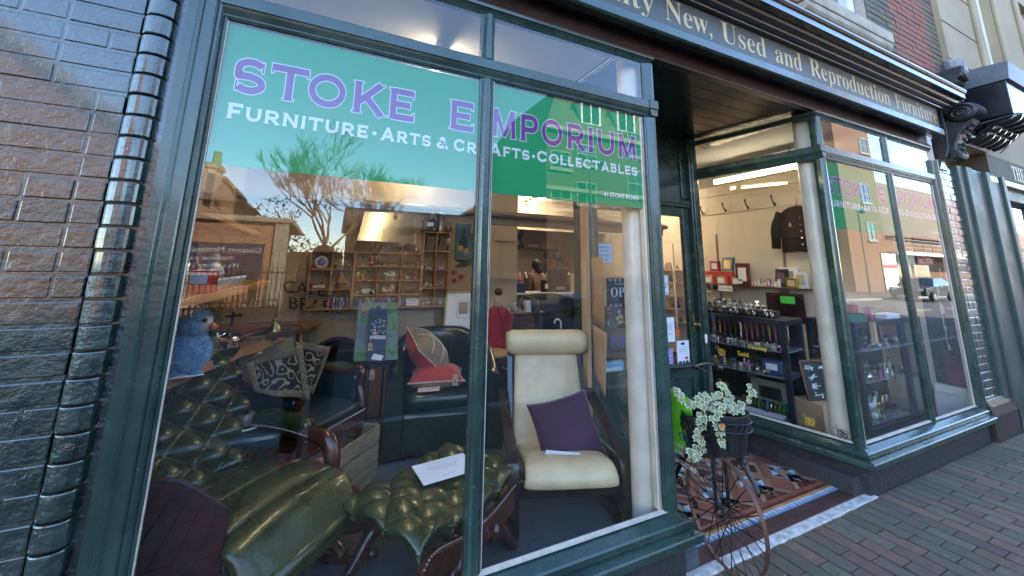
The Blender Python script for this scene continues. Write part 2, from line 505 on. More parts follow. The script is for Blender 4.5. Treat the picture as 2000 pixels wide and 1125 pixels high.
# right jamb of the right bay
m = MB()
jp2 = [(5.722, 0.03), (5.722, 0.000), (5.730, -0.004), (5.734, -0.001), (5.744, -0.016), (5.752, -0.022), (5.790, -0.024), (5.795, -0.034), (5.806, -0.038), (5.815, -0.032), (5.85, -0.034), (5.857, -0.024), (5.866, -0.030), (5.878, -0.026), (5.884, 0.05)]
m.prism(jp2, lambda u, v: (u, v, 0.2), lambda u, v: (u, v, 2.74)); m.build('window_jamb', GREEN, shop, recalc=True)
m = MB(); m.box(5.706, 5.721, 0.004, 0.03, 0.326, 2.47); m.build('post_lining', CREAM, shop)

# glass
def pane(x0, x1, z0, z1, y=0.006):
    m = MB(); m.box(x0, x1, y, y+0.006, z0, z1); return m.build('window_pane', GLASS, shop)
pane(-0.44, 0.63, 0.31, 2.48); pane(0.676, 1.72, 0.31, 2.48)
pane(-0.44, 0.63, 2.575, 2.845); pane(0.676, 1.72, 2.575, 2.845)
pane(3.69, 4.772, 0.31, 2.48); pane(4.818, 5.73, 0.31, 2.48)
pane(3.69, 4.772, 2.575, 2.845); pane(4.818, 5.73, 2.575, 2.845)
def side_pane(A, B, z0, z1, inset=0.004):
    a = Vector((A[0], A[1], 0)); b = Vector((B[0], B[1], 0)); d = (b-a).normalized(); nn = Vector((d.y, -d.x, 0))
    c = (a+b)/2 - nn*0.004
    m = MB(); m.obox(c+V(0, 0, (z0+z1)/2), d*((b-a).length/2), nn*0.003, V(0, 0, (z1-z0)/2)); return m.build('window_pane', GLASS, shop)
sdirL = (Vector(LB[2])-Vector(LB[1])).normalized(); sdirR = (Vector(RB[0])-Vector(RB[1])).normalized()
for z0, z1 in ((0.31, 2.48), (2.575, 2.845)):
    side_pane(Vector(LB[1])+sdirL*0.03, Vector(LB[1])+sdirL*1.03, z0, z1)
    side_pane(Vector(RB[0])-sdirR*0.02, Vector(RB[1])+sdirR*0.03, z0, z1)

# ---- vinyl sign across each bay with hand-built copperplate capitals
TK = 0.20
def cp(ch):
    """skeleton strokes of a wide capital of height 1: list of (points, closed), serif ticks (x, y, half, dir), width"""
    h = TK/2; S = []; K = []
    def arc(cx_, cy_, rx, ry, a0, a1, n=14): return [(cx_+rx*cos(R(lerp(a0, a1, i/n))), cy_+ry*sin(R(lerp(a0, a1, i/n)))) for i in range(n+1)]
    v = lambda x: S.append(([(x, 0), (x, 1)], False))
    def tick(x, y, hl, d): K.append((x, y, hl, d))
    def vs(x, top=True, bot=True):
        v(x)
        if top: tick(x, 1-0.02, h+0.045, 'h')
        if bot: tick(x, 0.02, h+0.045, 'h')
    w = 1.0
    if ch == 'E':
        w = .84; vs(h+.05); S += [([(h+.05, h*.8), (w, h*.8)], 0), ([(h+.05, .5), (w-.14, .5)], 0), ([(h+.05, 1-h*.8), (w-.02, 1-h*.8)], 0)]
        tick(w-.01, h*.8+.05, .13, 'v'); tick(w-.15, .5, .12, 'v'); tick(w-.03, 1-h*.8-.05, .13, 'v')
    elif ch == 'F':
        w = .80; vs(h+.05); S += [([(h+.05, .47), (w-.12, .47)], 0), ([(h+.05, 1-h*.8), (w, 1-h*.8)], 0)]
        tick(w-.13, .47, .12, 'v'); tick(w-.01, 1-h*.8-.05, .13, 'v')
    elif ch == 'T':
        w = 1.0; vs(w/2, top=False); S += [([(0, 1-h*.8), (w, 1-h*.8)], 0)]; tick(.01, 1-h*.8-.05, .13, 'v'); tick(w-.01, 1-h*.8-.05, .13, 'v')
    elif ch == 'I':
        w = TK+.1; vs(w/2)
    elif ch == 'L':
        w = .78; vs(h+.05); S += [([(h+.05, h*.8), (w, h*.8)], 0)]; tick(w-.01, h*.8+.05, .13, 'v')
    elif ch == 'K':
        w = 1.0; vs(h+.05); S += [([(h+.1, .36), (w-.14, 1)], 0), ([(.40, .55), (w-.08, 0)], 0)]; tick(w-.16, .98, h+.06, 'h'); tick(w-.10, .02, h+.06, 'h')
    elif ch == 'N':
        w = 1.08; v(h+.06); v(w-h-.06); S += [([(h+.02, 1), (w-h-.02, 0)], 0)]
        tick(h+.03, .98, h+.06, 'h'); tick(h+.06, .02, h+.045, 'h'); tick(w-h-.06, .98, h+.045, 'h')
    elif ch == 'M':
        w = 1.28; S += [([(h+.07, 0), (h+.12, 1)], 0), ([(w-h-.07, 0), (w-h-.12, 1)], 0), ([(h+.12, 1), (w/2, .04)], 0), ([(w-h-.12, 1), (w/2, .04)], 0)]
        tick(h+.06, .98, h+.05, 'h'); tick(w-h-.06, .98, h+.05, 'h'); tick(h+.07, .02, h+.05, 'h'); tick(w-h-.07, .02, h+.05, 'h')
    elif ch == 'A':
        w = 1.12; S += [([(h+.04, 0), (w/2, 1)], 0), ([(w-h-.04, 0), (w/2, 1)], 0), ([(.26, .30), (w-.26, .30)], 0)]
        tick(h+.03, .02, h+.06, 'h'); tick(w-h-.03, .02, h+.06, 'h')
    elif ch == 'O':
        w = 1.2; S += [(arc(w/2, .5, w/2-h, .5-h*.9, 0, 348, 30), True)]
    elif ch == 'C':
        w = 1.08; S += [(arc(w/2, .5, w/2-h, .5-h*.9, 38, 322, 24), False)]; tick(w-.12, .78, .17, 'v'); tick(w-.12, .24, .15, 'v')
    elif ch == 'U':
        w = 1.04; x0 = h+.05; x1 = w-h-.05
        S += [([(x0, 1), (x0, .42)]+arc(w/2, .40, (x1-x0)/2, .40-h*.9, 180, 360, 14)+[(x1, .42), (x1, 1)], False)]; tick(x0, .98, h+.045, 'h'); tick(x1, .98, h+.045, 'h')
    elif ch in 'PRB':
        w = .92 if ch != 'R' else 1.0; vs(h+.05); ym = .44 if ch != 'B' else .53; ry = (1-h*.8-ym)/2
        S += [([(h+.05, 1-h*.8), (.5, 1-h*.8)]+arc(.52, ym+ry, w-.12-.52-h+.04, ry, 90, -90, 12)+[(.5, ym), (h+.05, ym)], False)]
        if ch == 'R': S += [([(.46, ym), (w-h, 0)], 0)]; tick(w-h, .02, h+.05, 'h')
        if ch == 'B':
            ry2 = (ym-h*.8)/2; S += [([(.5, ym)]+arc(.54, h*.8+ry2, w-.06-.54-h+.02, ry2, 90, -90, 12)+[(h+.05, h*.8)], False)]
    elif ch == 'S':
        w = .92; c0 = w/2
        S += [(arc(c0, .5+.215, .33, .215-h*.3+.01, 28, 180, 12)+arc(c0, .5+.0, .33, .06, 180, 200, 2)+[(c0, .5)]+arc(c0, .285, .345, .215-h*.3+.01, 60, -150, 14), False)]
        tick(w-.13, .80, .15, 'v'); tick(.11, .20, .15, 'v')
    elif ch == '&':
        w = 1.05; S += [([(w-.05, .02), (.36, .72)]+arc(.50, .78, .17, .15, 200, -10, 10)+[(.62, .66), (.2, .42)]+arc(.36, .27, .26, .2, 150, 330, 10)+[(.78, .48)], False)]; tick(.8, .48, .12, 'h')
    return S, K, w
def ribbon(mb, pts, closed, hw, fr, z):
    n = len(pts); L = []; Rr = []
    for i, p in enumerate(pts):
        p = Vector((*p, 0))
        a = Vector((*pts[i-1], 0)) if (i > 0 or closed) else None
        b = Vector((*pts[(i+1) % n], 0)) if (i < n-1 or closed) else None
        d0 = (p-a).normalized() if a is not None else None; d1 = (b-p).normalized() if b is not None else None
        if d0 is None: d0 = d1
        if d1 is None: d1 = d0
        n0 = Vector((-d0.y, d0.x, 0)); n1 = Vector((-d1.y, d1.x, 0)); m_ = n0+n1
        m_ = m_/max(0.35, m_.dot(n0)) if m_.length > 1e-6 else n0
        L.append(p+m_*hw); Rr.append(p-m_*hw)
    o, sx, sy, up = fr
    vs = [o+V(q.x*sx, -z, q.y*sy) for q in L+Rr]
    fs = [(i, i+1, n+i+1, n+i)[::-1] for i in range(n-1)]
    if closed: fs.append((n-1, 0, n, 2*n-1)[::-1])
    mb.add(vs, fs)
ZC = [0]
def cp_word(mb, word, x0, x1, z0, z1, y, grow=0.0, small=None):
    """word fitted between x0 and x1; y = plane, drawn towards -y"""
    sx_h = z1-z0; gap = 0.22
    items = []; tot = 0
    for i, ch in enumerate(word):
        if ch == ' ': tot += 0.45; continue
        S, K, w = cp(ch); sc = small if (small and i > 0) else 1.0
        items.append((S, K, tot, sc)); tot += w*sc+gap*sc
    tot -= gap*(small or 1.0)
    sx = (x1-x0)/tot
    for S, K, ox, sc in items:
        fr = (V(x0+ox*sx, y, z0), sx*sc, sx_h*sc, None)
        for pts, closed in S:
            ZC[0] = (ZC[0]+1) % 40
            P2 = [list(p) for p in pts]
            if grow and not closed:
                a = Vector(P2[0])-Vector(P2[1]); a.normalize(); b = Vector(P2[-1])-Vector(P2[-2]); b.normalize()
                P2[0] = [P2[0][0]+a.x*grow, P2[0][1]+a.y*grow]; P2[-1] = [P2[-1][0]+b.x*grow, P2[-1][1]+b.y*grow]
            ribbon(mb, P2, closed, TK/2+grow, fr, ZC[0]*0.000008)
        for x, yy, hl, d in K:
            ZC[0] = (ZC[0]+1) % 40
            t = 0.022+grow
            hl = hl+grow
            pts = [(x-hl, yy), (x+hl, yy)] if d == 'h' else [(x, yy-hl), (x, yy+hl)]
            ribbon(mb, pts, False, t, fr, ZC[0]*0.000008)
def banner(dx, mx0, mx1, xl, xr):
    yb = 0.0152
    b = MB(); b.box(xl, mx0, yb+0.0008, yb+0.0016, 1.897, 2.466); b.box(mx1, xr, yb+0.0008, yb+0.0016, 1.897, 2.466)
    bo = b.build('window_banner', BANG, shop)
    for grp_ in ((('S', -.39, -.28), ('T', -.265, -.135), ('O', -.13, .01), ('K', .04, .172), ('E', .19, .303)), (('E', .473, .592),),
                 (('M', .687, .832), ('P', .85, .968), ('O', .98, 1.11), ('R', 1.14, 1.262), ('I', 1.28, 1.322), ('U', 1.345, 1.475), ('M', 1.495, 1.642))):
        wo = MB(); pu = MB()
        for w, a, c in grp_:
            cp_word(wo, w, a+dx, c+dx, 2.19, 2.335, yb-0.0004, grow=0.026)
            cp_word(pu, w, a+dx, c+dx, 2.19, 2.335, yb-0.0009)
        wo.build('letter_outline', WHITEV, bo); pu.build('lettering', PURP, bo)
    for w, a, c, z0, z1 in (('FURNITURE', -.39, .113, 2.082, 2.142), ('ARTS', .168, .39, 2.084, 2.142), ('&', .418, .472, 2.085, 2.138), ('CR', .50, .612, 2.084, 2.142), ('AFTS', .684, .908, 2.09, 2.148), ('COLLECTABLES', .953, 1.64, 2.092, 2.15)):
        wh = MB(); cp_word(wh, w, a+dx, c+dx, z0, z1, yb-0.0006, grow=.016, small=.88 if len(w) > 1 else None); wh.build('small_lettering', WHITEV, bo)
    for x, z in ((.141, 2.108), (.931, 2.114)):
        wh = MB(); wh.lathe([(0, -0.0002), (0.009, 0)], (x+dx, yb-0.0008, z), 14, 'y'); wh.build('dot', WHITEV, bo)
    wh = MB(); text_mb(wh, '41 STOKE ROAD', (1.382+dx, yb-0.0006, 1.942), (1, 0, 0), (0, 0, 1), 0.042, width=.258, depth=0.0001, font_off=0.012); wh.build('address_lettering', WHITEV, bo)
banner(0.0, 0.628, 0.679, -0.43, 1.688)
banner(4.075, 4.768, 4.82, 3.68, 5.705)

# ---- frieze, vents, fascia, cornice
XL, XR = -0.70, 5.80
m = MB(); m.profx([(0.03, 2.886), (-0.018, 2.886), (-0.022, 2.895), (-0.012, 2.90), (-0.018, 2.907), (-0.008, 2.912), (-0.014, 2.919), (-0.002, 2.926), (-0.002, 3.03), (0.03, 3.03)], XL, XR-0.02)
m.build('frieze_board', BROWNP, shop, recalc=True)
def vent(x0, x1):
    m = MB(); z0, z1 = 2.945, 3.015
    m.box(x0, x1, -0.0065, -0.004, z0-0.008, z0); m.box(x0, x1, -0.0065, -0.004, z1, z1+0.008)
    n = int((x1-x0)/0.016)
    for i in range(n+1):
        x = lerp(x0, x1, i/n); m.box(x-0.0022, x+0.0022, -0.006, -0.0035, z0, z1)
    for k in range(1, 4):
        z = lerp(z0, z1, k/4); m.box(x0, x1, -0.0062, -0.0037, z-0.0022, z+0.0022)
    o = m.build('vent_grille', BROWNP, shop)
    b = MB(); b.box(x0, x1, -0.0032, -0.0026, z0, z1); b.build('vent_backing', TILEB, o)  # flat black sheet just behind the vent bars
vent(0.62, 1.55); vent(4.45, 5.55)
m = MB(); m.profx([(0.02, 3.031), (-0.055, 3.031), (-0.07, 3.005), (-0.075, 2.985), (-0.125, 2.985), (-0.138, 2.995), (-0.138, 3.055), (-0.125, 3.068), (0.02, 3.07)], XL, XR); m.build('fascia_moulding', GREEN, shop, recalc=True, bevel=0.003)
m = MB(); m.box(XL, XR-0.02, -0.118, 0.02, 3.071, 3.30); fb = m.build('fascia_board', FASC, shop)
def mathbold(s):
    out = ''
    for c in s:
        if 'A' <= c <= 'Z': out += chr(0x1D400+ord(c)-65)
        elif 'a' <= c <= 'z': out += chr(0x1D41A+ord(c)-97)
        else: out += c
    return out
for txt, xa, xb in (('Quality', .93, 1.70), ('New,', 1.80, 2.235), ('Used', 2.335, 2.83), ('and', 2.94, 3.285), ('Reproduction', 3.40, 4.72), ('Furniture', 4.825, 5.73)):
    m = MB(); text_mb(m, mathbold(txt), (xa, -0.1185, 3.108), (1, 0, 0), (0, 0, 1), 0.232, width=xb-xa, depth=0.0012, font_off=-0.006); m.build('fascia_lettering', GOLDL, fb)
m = MB()
cpr = [(0.03, 3.29), (-0.135, 3.285), (-0.15, 3.292), (-0.152, 3.302), (-0.17, 3.308), (-0.186, 3.322), (-0.19, 3.333), (-0.212, 3.337), (-0.228, 3.348), (-0.236, 3.362), (-0.238, 3.372), (-0.285, 3.372), (-0.292, 3.378), (-0.292, 3.425), (-0.302, 3.432), (-0.312, 3.448), (-0.312, 3.462), (-0.30, 3.468), (0.03, 3.53)]
m.profx(cpr, XL, 5.97); m.build('cornice', CORN, shop, recalc=True)

# ---- lobby: soffit, door wall, door
m = MB()
for i in range(9):
    y0 = 0.035+i*0.13; m.box(1.6, 3.8, y0, y0+0.126, 2.905, 2.925)
m.box(1.6, 3.8, 0.031, 1.25, 2.926, 2.95); m.build('lobby_soffit', BLACKP, shop, bevel=0.003)
DY = 1.11
m = MB()      # door posts and head
for x0, x1 in ((1.975, 2.075), (3.335, 3.455)):
    m.box(x0, x1, DY-0.07, DY+0.08, 0.0, 2.904)
    m.box(x0+0.02, x1-0.02, DY-0.085, DY-0.069, 0.0, 2.9)
m.build('door_post', GREEN, shop, bevel=0.008)
m = MB(); m.profx([(DY-0.02, 2.17), (DY-0.05, 2.17), (DY-0.05, 2.195), (DY-0.062, 2.20), (DY-0.062, 2.215), (DY-0.045, 2.222), (DY-0.045, 2.24), (DY-0.03, 2.245), (DY+0.05, 2.245), (DY+0.05, 2.17)], 2.077, 3.333); m.build('door_head', GREEN, shop, recalc=True)
m = MB(); m.box(2.077, 3.333, DY, DY+0.03, 2.246, 2.903)
m.box(2.077, 3.333, DY-0.02, DY-0.001, 2.82, 2.90); m.box(3.26, 3.333, DY-0.02, DY-0.001, 2.26, 2.818); m.box(2.077, 2.15, DY-0.02, DY-0.001, 2.26, 2.818); m.build('door_overpanel', GREEN, shop, bevel=0.004)
door = MB()
zb, zt = 0.03, 2.168; xl, xr = 2.08, 3.33
gx0, gx1, gz0, gz1 = 2.175, 3.245, 0.66, 2.075
door.box(xl, gx0, DY-0.02, DY+0.025, zb, zt); door.box(gx1, xr, DY-0.02, DY+0.025, zb, zt)
door.box(gx0, gx1, DY-0.02, DY+0.025, gz1, zt); door.box(gx0, gx1, DY-0.02, DY+0.025, zb, 0.18); door.box(gx0, gx1, DY-0.02, DY+0.025, 0.55, gz0)
door.box(gx0+0.001, gx1-0.001, DY-0.004, DY+0.014, 0.181, 0.549)
door.box(2.66, 2.74, DY-0.0195, DY+0.0245, 0.181, 0.549)
do = door.build('door', GREEN, shop, bevel=0.005)
m = MB(); m.profx([(DY-0.03, 0.655), (DY-0.05, 0.645), (DY-0.05, 0.672), (DY-0.021, 0.69), (DY-0.021, 0.655)], gx0-0.02, gx1+0.02); m.build('door_ledge', GREEN, do, recalc=True)
m = MB(); m.box(gx0-0.004, gx1+0.004, DY, DY+0.005, gz0-0.004, gz1+0.004); m.build('door_glass', GLASS, do)
BRASS = mat('aged_brass', (0.45, 0.33, 0.14), 0.3, metal=1.0, var=0.2)
m = MB(); m.box(3.285, 3.305, DY-0.028, DY-0.02, 0.95, 1.12); m.lathe([(0.016, 0), (0.012, 0.02), (0.024, 0.04), (0.024, 0.055), (0.005, 0.065)], (3.295, DY-0.09, 1.03), 14, 'y'); m.build('door_handle', BRASS, do, smooth=False)
m = MB(); m.box(3.352, 3.382, DY-0.096, DY-0.086, 0.86, 0.94); m.build('bell_push', WHITEP, shop, bevel=0.004)

# ---- painted brick pilaster at the left, laid brick by brick
def brick_wall(mb, x0, x1, z0, z1, yf, L=0.225, H=0.0752, joint=0.009, depth=0.05, jit=0.003, seed=1, colf=None, half0=False, headers=0.25):
    rr = random.Random(seed); row = int(math.floor((z0)/H))
    while row*H < z1:
        za, zb_ = row*H, row*H+H-joint
        x = x0-(0.0 if (row % 2) ^ half0 else L/2)-0.05*(row % 3)*0
        while x < x1:
            l = L if rr.random() > headers else L/2
            a, b = max(x, x0), min(x+l-joint*0.8, x1)
            if b-a > 0.02:
                dy = rr.uniform(-jit, jit); t = rr.uniform(-0.002, 0.002)
                if colf: mb.col = colf(rr, a, za)
                mb.box(a, b, yf+dy, yf+depth, za+rr.uniform(0, 0.0025), zb_-rr.uniform(0, 0.0025)+t*0)
            x += l
        row += 1
    mb.col = None
m = MB(); brick_wall(m, -2.2, -0.668, 0.0, 3.02, -0.015, seed=3, joint=0.0085, jit=0.0022)
o = m.build('painted_brick_pilaster', GREENB, shop, bevel=0.004, seg=2)
m = MB(); m.box(-2.2, -0.668, -0.0118, 0.3, 0.0, 3.03); m.build('pilaster_mortar', GREENB, shop)
m = MB()
for r_ in range(40):
    za = r_*0.0752; zb_ = za+0.0690
    pr = [(-0.662, 0.06), (-0.662, -0.012)]
    for k in range(7):
        a = R(180+15*k); pr.append((-0.621+0.041*cos(a), -0.012+0.034*sin(a)))
    for k in range(7):
        a = R(270+15*k); pr.append((-0.615+0.038*cos(a), -0.012+0.034*sin(a)))
    pr += [(-0.574, 0.06)]
    j = rnd.uniform(-0.002, 0.002)
    m.prism(pr, lambda u, v: (u+j, v+j, za), lambda u, v: (u+j, v+j, zb_))
m.build('bullnose_brick_edge', GREENB, shop, recalc=True, bevel=0.004, smooth=False)
m = MB(); m.box(-0.668, -0.545, 0.0, 0.25, 0.0, 3.0); m.build('pilaster_mortar', GREENB, shop)

# ---- right pilaster, console and the neighbour's painted front
m = MB(); brick_wall(m, 5.885, 6.30, 0.36, 2.66, -0.012, seed=8, L=0.2, headers=0.4)
m.build('painted_brick_pilaster', GREENB, shop, bevel=0.004)
m = MB(); m.box(5.885, 6.30, -0.006, 0.3, 0.0, 2.7); m.build('pilaster_mortar', GREENB, shop)
m = MB(); m.profx([(0.05, -0.02), (-0.07, -0.02), (-0.07, 0.22), (-0.055, 0.30), (-0.03, 0.36), (0.05, 0.36)], 5.87, 6.50); m.build('pilaster_base', mat('brown_black_plinth', (0.03, 0.022, 0.02), 0.4, var=0.4, scale=8, bump=0.3), shop, recalc=True, bevel=0.01)
# sloped green cap under the console
m = MB(); m.add([(5.885, -0.03, 2.66), (6.12, -0.03, 2.66), (6.0, -0.025, 2.78), (5.885, 0.0, 2.66), (6.12, 0.0, 2.66), (6.0, 0.0, 2.78)], [(0, 1, 2), (3, 5, 4), (0, 3, 4, 1), (1, 4, 5, 2), (2, 5, 3, 0)]); m.build('pilaster_cap', GREEN, shop, recalc=True)
# ---- console bracket (scrolled, gabled) beside the fascia
con = thing('console_bracket', 'black scrolled console bracket ending the shop fascia at its right', 'bracket', (6.05, -0.05, 2.7))
CB = mat('console_black_paint', (0.013, 0.013, 0.015), 0.42, var=0.6, scale=12, bump=0.6, bscale=40, coat=0.1)
def yz(mb, poly, x0, x1): return mb.profx(poly, x0, x1)
m = MB(); yz(m, [(0.04, 2.72), (-0.03, 2.72), (-0.05, 2.80), (-0.06, 3.0), (-0.05, 3.2), (0.04, 3.2)], 5.90, 6.20); m.build('back_plate', CB, con, recalc=True, bevel=0.006)
sc = [(-0.03, 2.70), (-0.09, 2.705), (-0.11, 2.74), (-0.085, 2.80), (-0.09, 2.87), (-0.12, 2.95), (-0.17, 3.02), (-0.20, 3.06), (-0.2, 3.10), (-0.05, 3.12)]
m = MB(); yz(m, sc, 5.955, 6.145); m.build('scroll_leg', CB, con, recalc=True, bevel=0.012)
m = MB()
for i in range(7):
    z = 2.76+i*0.045; y = -0.098-0.015*max(0, i-2)
    m.ball((6.05+0.02*(-1)**i, y-0.01*i*0.3, z), 0.03, 8, 6, (1.3, .5, .8))
m.build('leaf_carving', CB, con, smooth=True)
m = MB(); m.lathe([(0.0, 5.925), (0.075, 5.93), (0.095, 5.945), (0.07, 5.96), (0.098, 5.98), (0.078, 6.0), (0.1, 6.025), (0.078, 6.05), (0.1, 6.075), (0.078, 6.10), (0.098, 6.125), (0.07, 6.14), (0.095, 6.155), (0.075, 6.17), (0, 6.175)], (0, -0.15, 3.15), 20, 'x'); m.build('scroll_roll', CB, con, smooth=True)
for x in (5.922, 6.178):
    m = MB(); pts = []
    for i in range(40):
        a = i*0.38; r_ = 0.085*(1-i/44); pts.append((x, -0.15+r_*cos(a), 3.15+r_*sin(a)))
    m.tube(pts, 0.009, 6); m.build('volute', CB, con, smooth=True)
m = MB(); yz(m, [(0.05, 3.24), (-0.14, 3.22), (-0.14, 3.46), (0.05, 3.46)], 5.975, 6.125)
for k in range(5): m.ball((6.05+0.018*(-1)**k, -0.143, 3.29+0.03*k), 0.022, 8, 6, (1, .5, 1))
m.build('console_block', CB, con, recalc=True, bevel=0.005)
m = MB(); yz(m, [(0.05, 3.461), (-0.15, 3.461), (-0.17, 3.49), (-0.16, 3.50), (-0.19, 3.52), (-0.19, 3.55), (0.05, 3.56)], 5.93, 6.17); m.build('console_cap', CB, con, recalc=True, bevel=0.004)
m = MB(); m.lathe([(0.0, -0.21), (0.07, -0.205), (0.085, -0.19), (0.085, 0.05), (0, 0.05)], (6.05, 0, 3.57), 18, 'y'); m.build('console_top', CB, con, smooth=True, angle=40)

con.location = (6.30, -0.05, 2.80); con.scale = (1.0, 1.4, 1.12)
# ---- the neighbour's shop front
nb = thing('neighbour_shopfront', 'neighbouring dark shopfront with black corbel box and a gold THE on its sign', 'shopfront', (7.6, 0, 0))
NG = mat('neighbour_green_paint', (0.03, 0.05, 0.044), 0.5, var=0.4, scale=4, bump=0.16, coat=0.05, rvar=.12, chips=.2)
m = MB()
for x0, x1, y in ((6.30, 6.45, -0.045), (6.455, 6.62, -0.07), (6.625, 6.98, -0.05), (6.985, 7.10, -0.085), (7.105, 7.50, -0.055), (7.51, 7.62, -0.08)):
    m.box(x0, x1, y, 0.2, 0.0, 2.75)
m.build('pilaster', NG, nb, bevel=0.008)
m = MB(); m.box(7.63, 12.5, -0.02, 0.2, 0.0, 0.7); m.build('stall_riser', NG, nb, bevel=0.01)
m = MB(); m.box(7.63, 12.5, 0.10, 0.106, 0.7, 2.5); m.build('window_pane', GLASS, nb)
m = MB()
for x in (7.63, 9.2, 10.8, 12.4): m.box(x, x+0.07, 0.02, 0.12, 0.7, 2.5)
m.box(7.63, 12.5, 0.0, 0.14, 2.5, 2.7); m.build('window_frame', NG, nb, bevel=0.006)
m = MB(); m.box(7.4, 12.6, -0.02, 0.2, 2.73, 3.05); nf = m.build('fascia_board', mat('bronze_fascia', (0.085, 0.07, 0.05), 0.65, var=0.15, scale=3, spec=.2), nb)
m = MB(); m.box(7.2, 12.6, -0.06, 0.2, 2.66, 2.728); m.build('fascia_moulding', BLACKP, nb, bevel=0.006)
m = MB(); text_mb(m, mathbold('THE'), (at(1966, 292, -.0215).x, -0.0215, 2.80), (1, 0, 0), (0, 0, 1), 0.29, width=0.46, depth=0.002); m.build('fascia_lettering', GOLDL, nf)
# corbel box
TC_ = Matrix.Translation((.53, 0, .37))
m = MB(TC_); m.box(6.27, 6.98, -0.42, 0.15, 2.96, 3.36); m.build('corbel_box', BLACKP, nb, bevel=0.006)
m = MB(TC_); m.add([(6.25, -0.45, 3.362), (7.0, -0.45, 3.362), (7.0, 0.15, 3.362), (6.25, 0.15, 3.362), (6.25, -0.47, 3.57), (7.0, -0.47, 3.57), (7.0, 0.15, 3.62), (6.25, 0.15, 3.62)],
    [(0, 3, 2, 1), (4, 5, 6, 7), (0, 1, 5, 4), (1, 2, 6, 5), (2, 3, 7, 6), (3, 0, 4, 7)]); m.build('corbel_roof', mat('lead_grey', (0.10, 0.11, 0.13), 0.42, var=0.3, scale=7), nb, bevel=0.004)
for k in range(4):
    m = MB(Matrix.Translation((.53, -.06, .37)) @ Matrix.Diagonal((1, 1.25, 1, 1))); x = 6.33+k*0.17
    pts = bez([(x, -0.01, 2.72), (x, -0.06, 2.74), (x, -0.10, 2.78), (x, -0.09, 2.82), (x, -0.14, 2.83), (x, -0.16, 2.88), (x, -0.26, 2.91), (x, -0.28, 2.955)], 5)
    m.tube(pts, 0.052, 10); m.build('corbel_scroll', CORN, nb, smooth=True)
m = MB(TC_); yz(m, [(0.1, 2.7), (-0.02, 2.7), (-0.05, 2.74), (-0.06, 2.83), (-0.12, 2.86), (-0.24, 2.93), (-0.24, 2.958), (0.1, 2.958)], 6.30, 6.96); m.build('corbel_body', BLACKP, nb, recalc=True)
m = MB(); m.tube(bez([(6.36, -0.14, 3.16), (6.79, -0.40, 3.31), (6.9, -0.44, 3.34), (7.4, -0.44, 3.36), (7.8, -0.05, 3.1)], 8), 0.006, 6); cbl = m.build('cable', mat('black_cable', (0.015, 0.015, 0.015), 0.5), nb, smooth=True)

# ---- our upper storey
bld = thing('brick_building', 'red brick upper storey with grey brick quoins above the shop cornice', 'building', (2.5, 0.05, 3.5))
BRK = mat('laid_brick', (0.5, 0.5, 0.5), 0.85, attr='col', var=0.12, scale=40, bump=0.4, bscale=80)
MORT = mat('lime_mortar', (0.36, 0.31, 0.26), 0.95, var=0.2, scale=20)
STON = mat('weathered_stone', (0.36, 0.31, 0.24), 0.9, var=0.3, scale=5, bump=0.5, bscale=18)
RED = lambda r_: tuple(c*r_.uniform(.88, 1.1) for c in (0.24, 0.088, 0.055))
GRY = lambda r_: tuple(c*r_.uniform(.8, 1.15) for c in (0.13, 0.098, 0.064))
def colf(r_, a, z):
    quoin = a > 6.46 + (0.12 if int(z/0.3) % 2 else 0)
    win = (5.05 < a < 5.62) and z > 3.9 or (-0.9 < a < -0.3)
    low = z < 3.85 and a > 5.2
    return GRY(r_) if (quoin or win or low) else RED(r_)
m = MB(); brick_wall(m, 3.2, 4.0, 3.5, 6.2, 0.05, seed=11, colf=colf, headers=0.5, jit=0.002, depth=0.06)
brick_wall(m, 5.06, 6.93, 3.5, 6.2, 0.05, seed=12, colf=colf, headers=0.5, jit=0.002, depth=0.06)
brick_wall(m, 4.0, 5.06, 3.5, 3.93, 0.05, seed=13, colf=colf, headers=0.5, jit=0.002, depth=0.06)
m.build('brick_face', BRK, bld, bevel=0.0)
m = MB()
for x0, x1, z0, z1 in ((-2.2, 4.0, 3.06, 11.5), (5.05, 6.94, 3.06, 11.5), (4.0, 5.05, 3.06, 3.93), (4.0, 5.05, 5.9, 11.5)): m.box(x0, x1, 0.06, 0.45, z0, z1)
m.build('wall', MORT, bld)
m = MB(); m.box(-2.2, 6.94, 0.46, 9.0, 3.2, 11.5); m.build('upper_mass', MORT, bld)  # solid block above the view, height chosen so its shadow covers the road
m = MB(); m.box(3.70, 5.36, -0.03, 0.12, 3.99, 4.12); m.profx([(-0.02, 3.93), (0.0, 3.90), (0.1, 3.90), (0.1, 3.985), (-0.025, 3.985)], 3.72, 5.34); m.build('window_ledge', STON, bld, bevel=0.012, recalc=True)
m = MB()
for x in (4.02, 4.9): m.box(x, x+0.13, 0.14, 0.22, 4.12, 5.9)
m.box(4.02, 5.03, 0.15, 0.21, 4.121, 4.2); m.box(4.15, 4.9, 0.16, 0.2, 5.0, 5.06); m.box(4.5, 4.53, 0.165, 0.195, 4.2, 5.9)
wf = m.build('window', WHITEP, bld)
m = MB(); m.box(4.14, 4.91, 0.205, 0.211, 4.2, 5.9); m.build('pane', GLASS, wf)
m = MB(); m.tube([(6.90, -0.02, 3.3), (6.90, -0.02, 4.0), (6.9, 0.0, 4.2)], 0.05, 12); m.lathe([(0.05, 4.0), (0.09, 4.08), (0.10, 4.16), (0.0, 4.16)], (6.90, -0.03, 0), 12); m.build('downpipe', mat('grey_pipe', (0.2, 0.21, 0.23), .5, var=.2), bld)

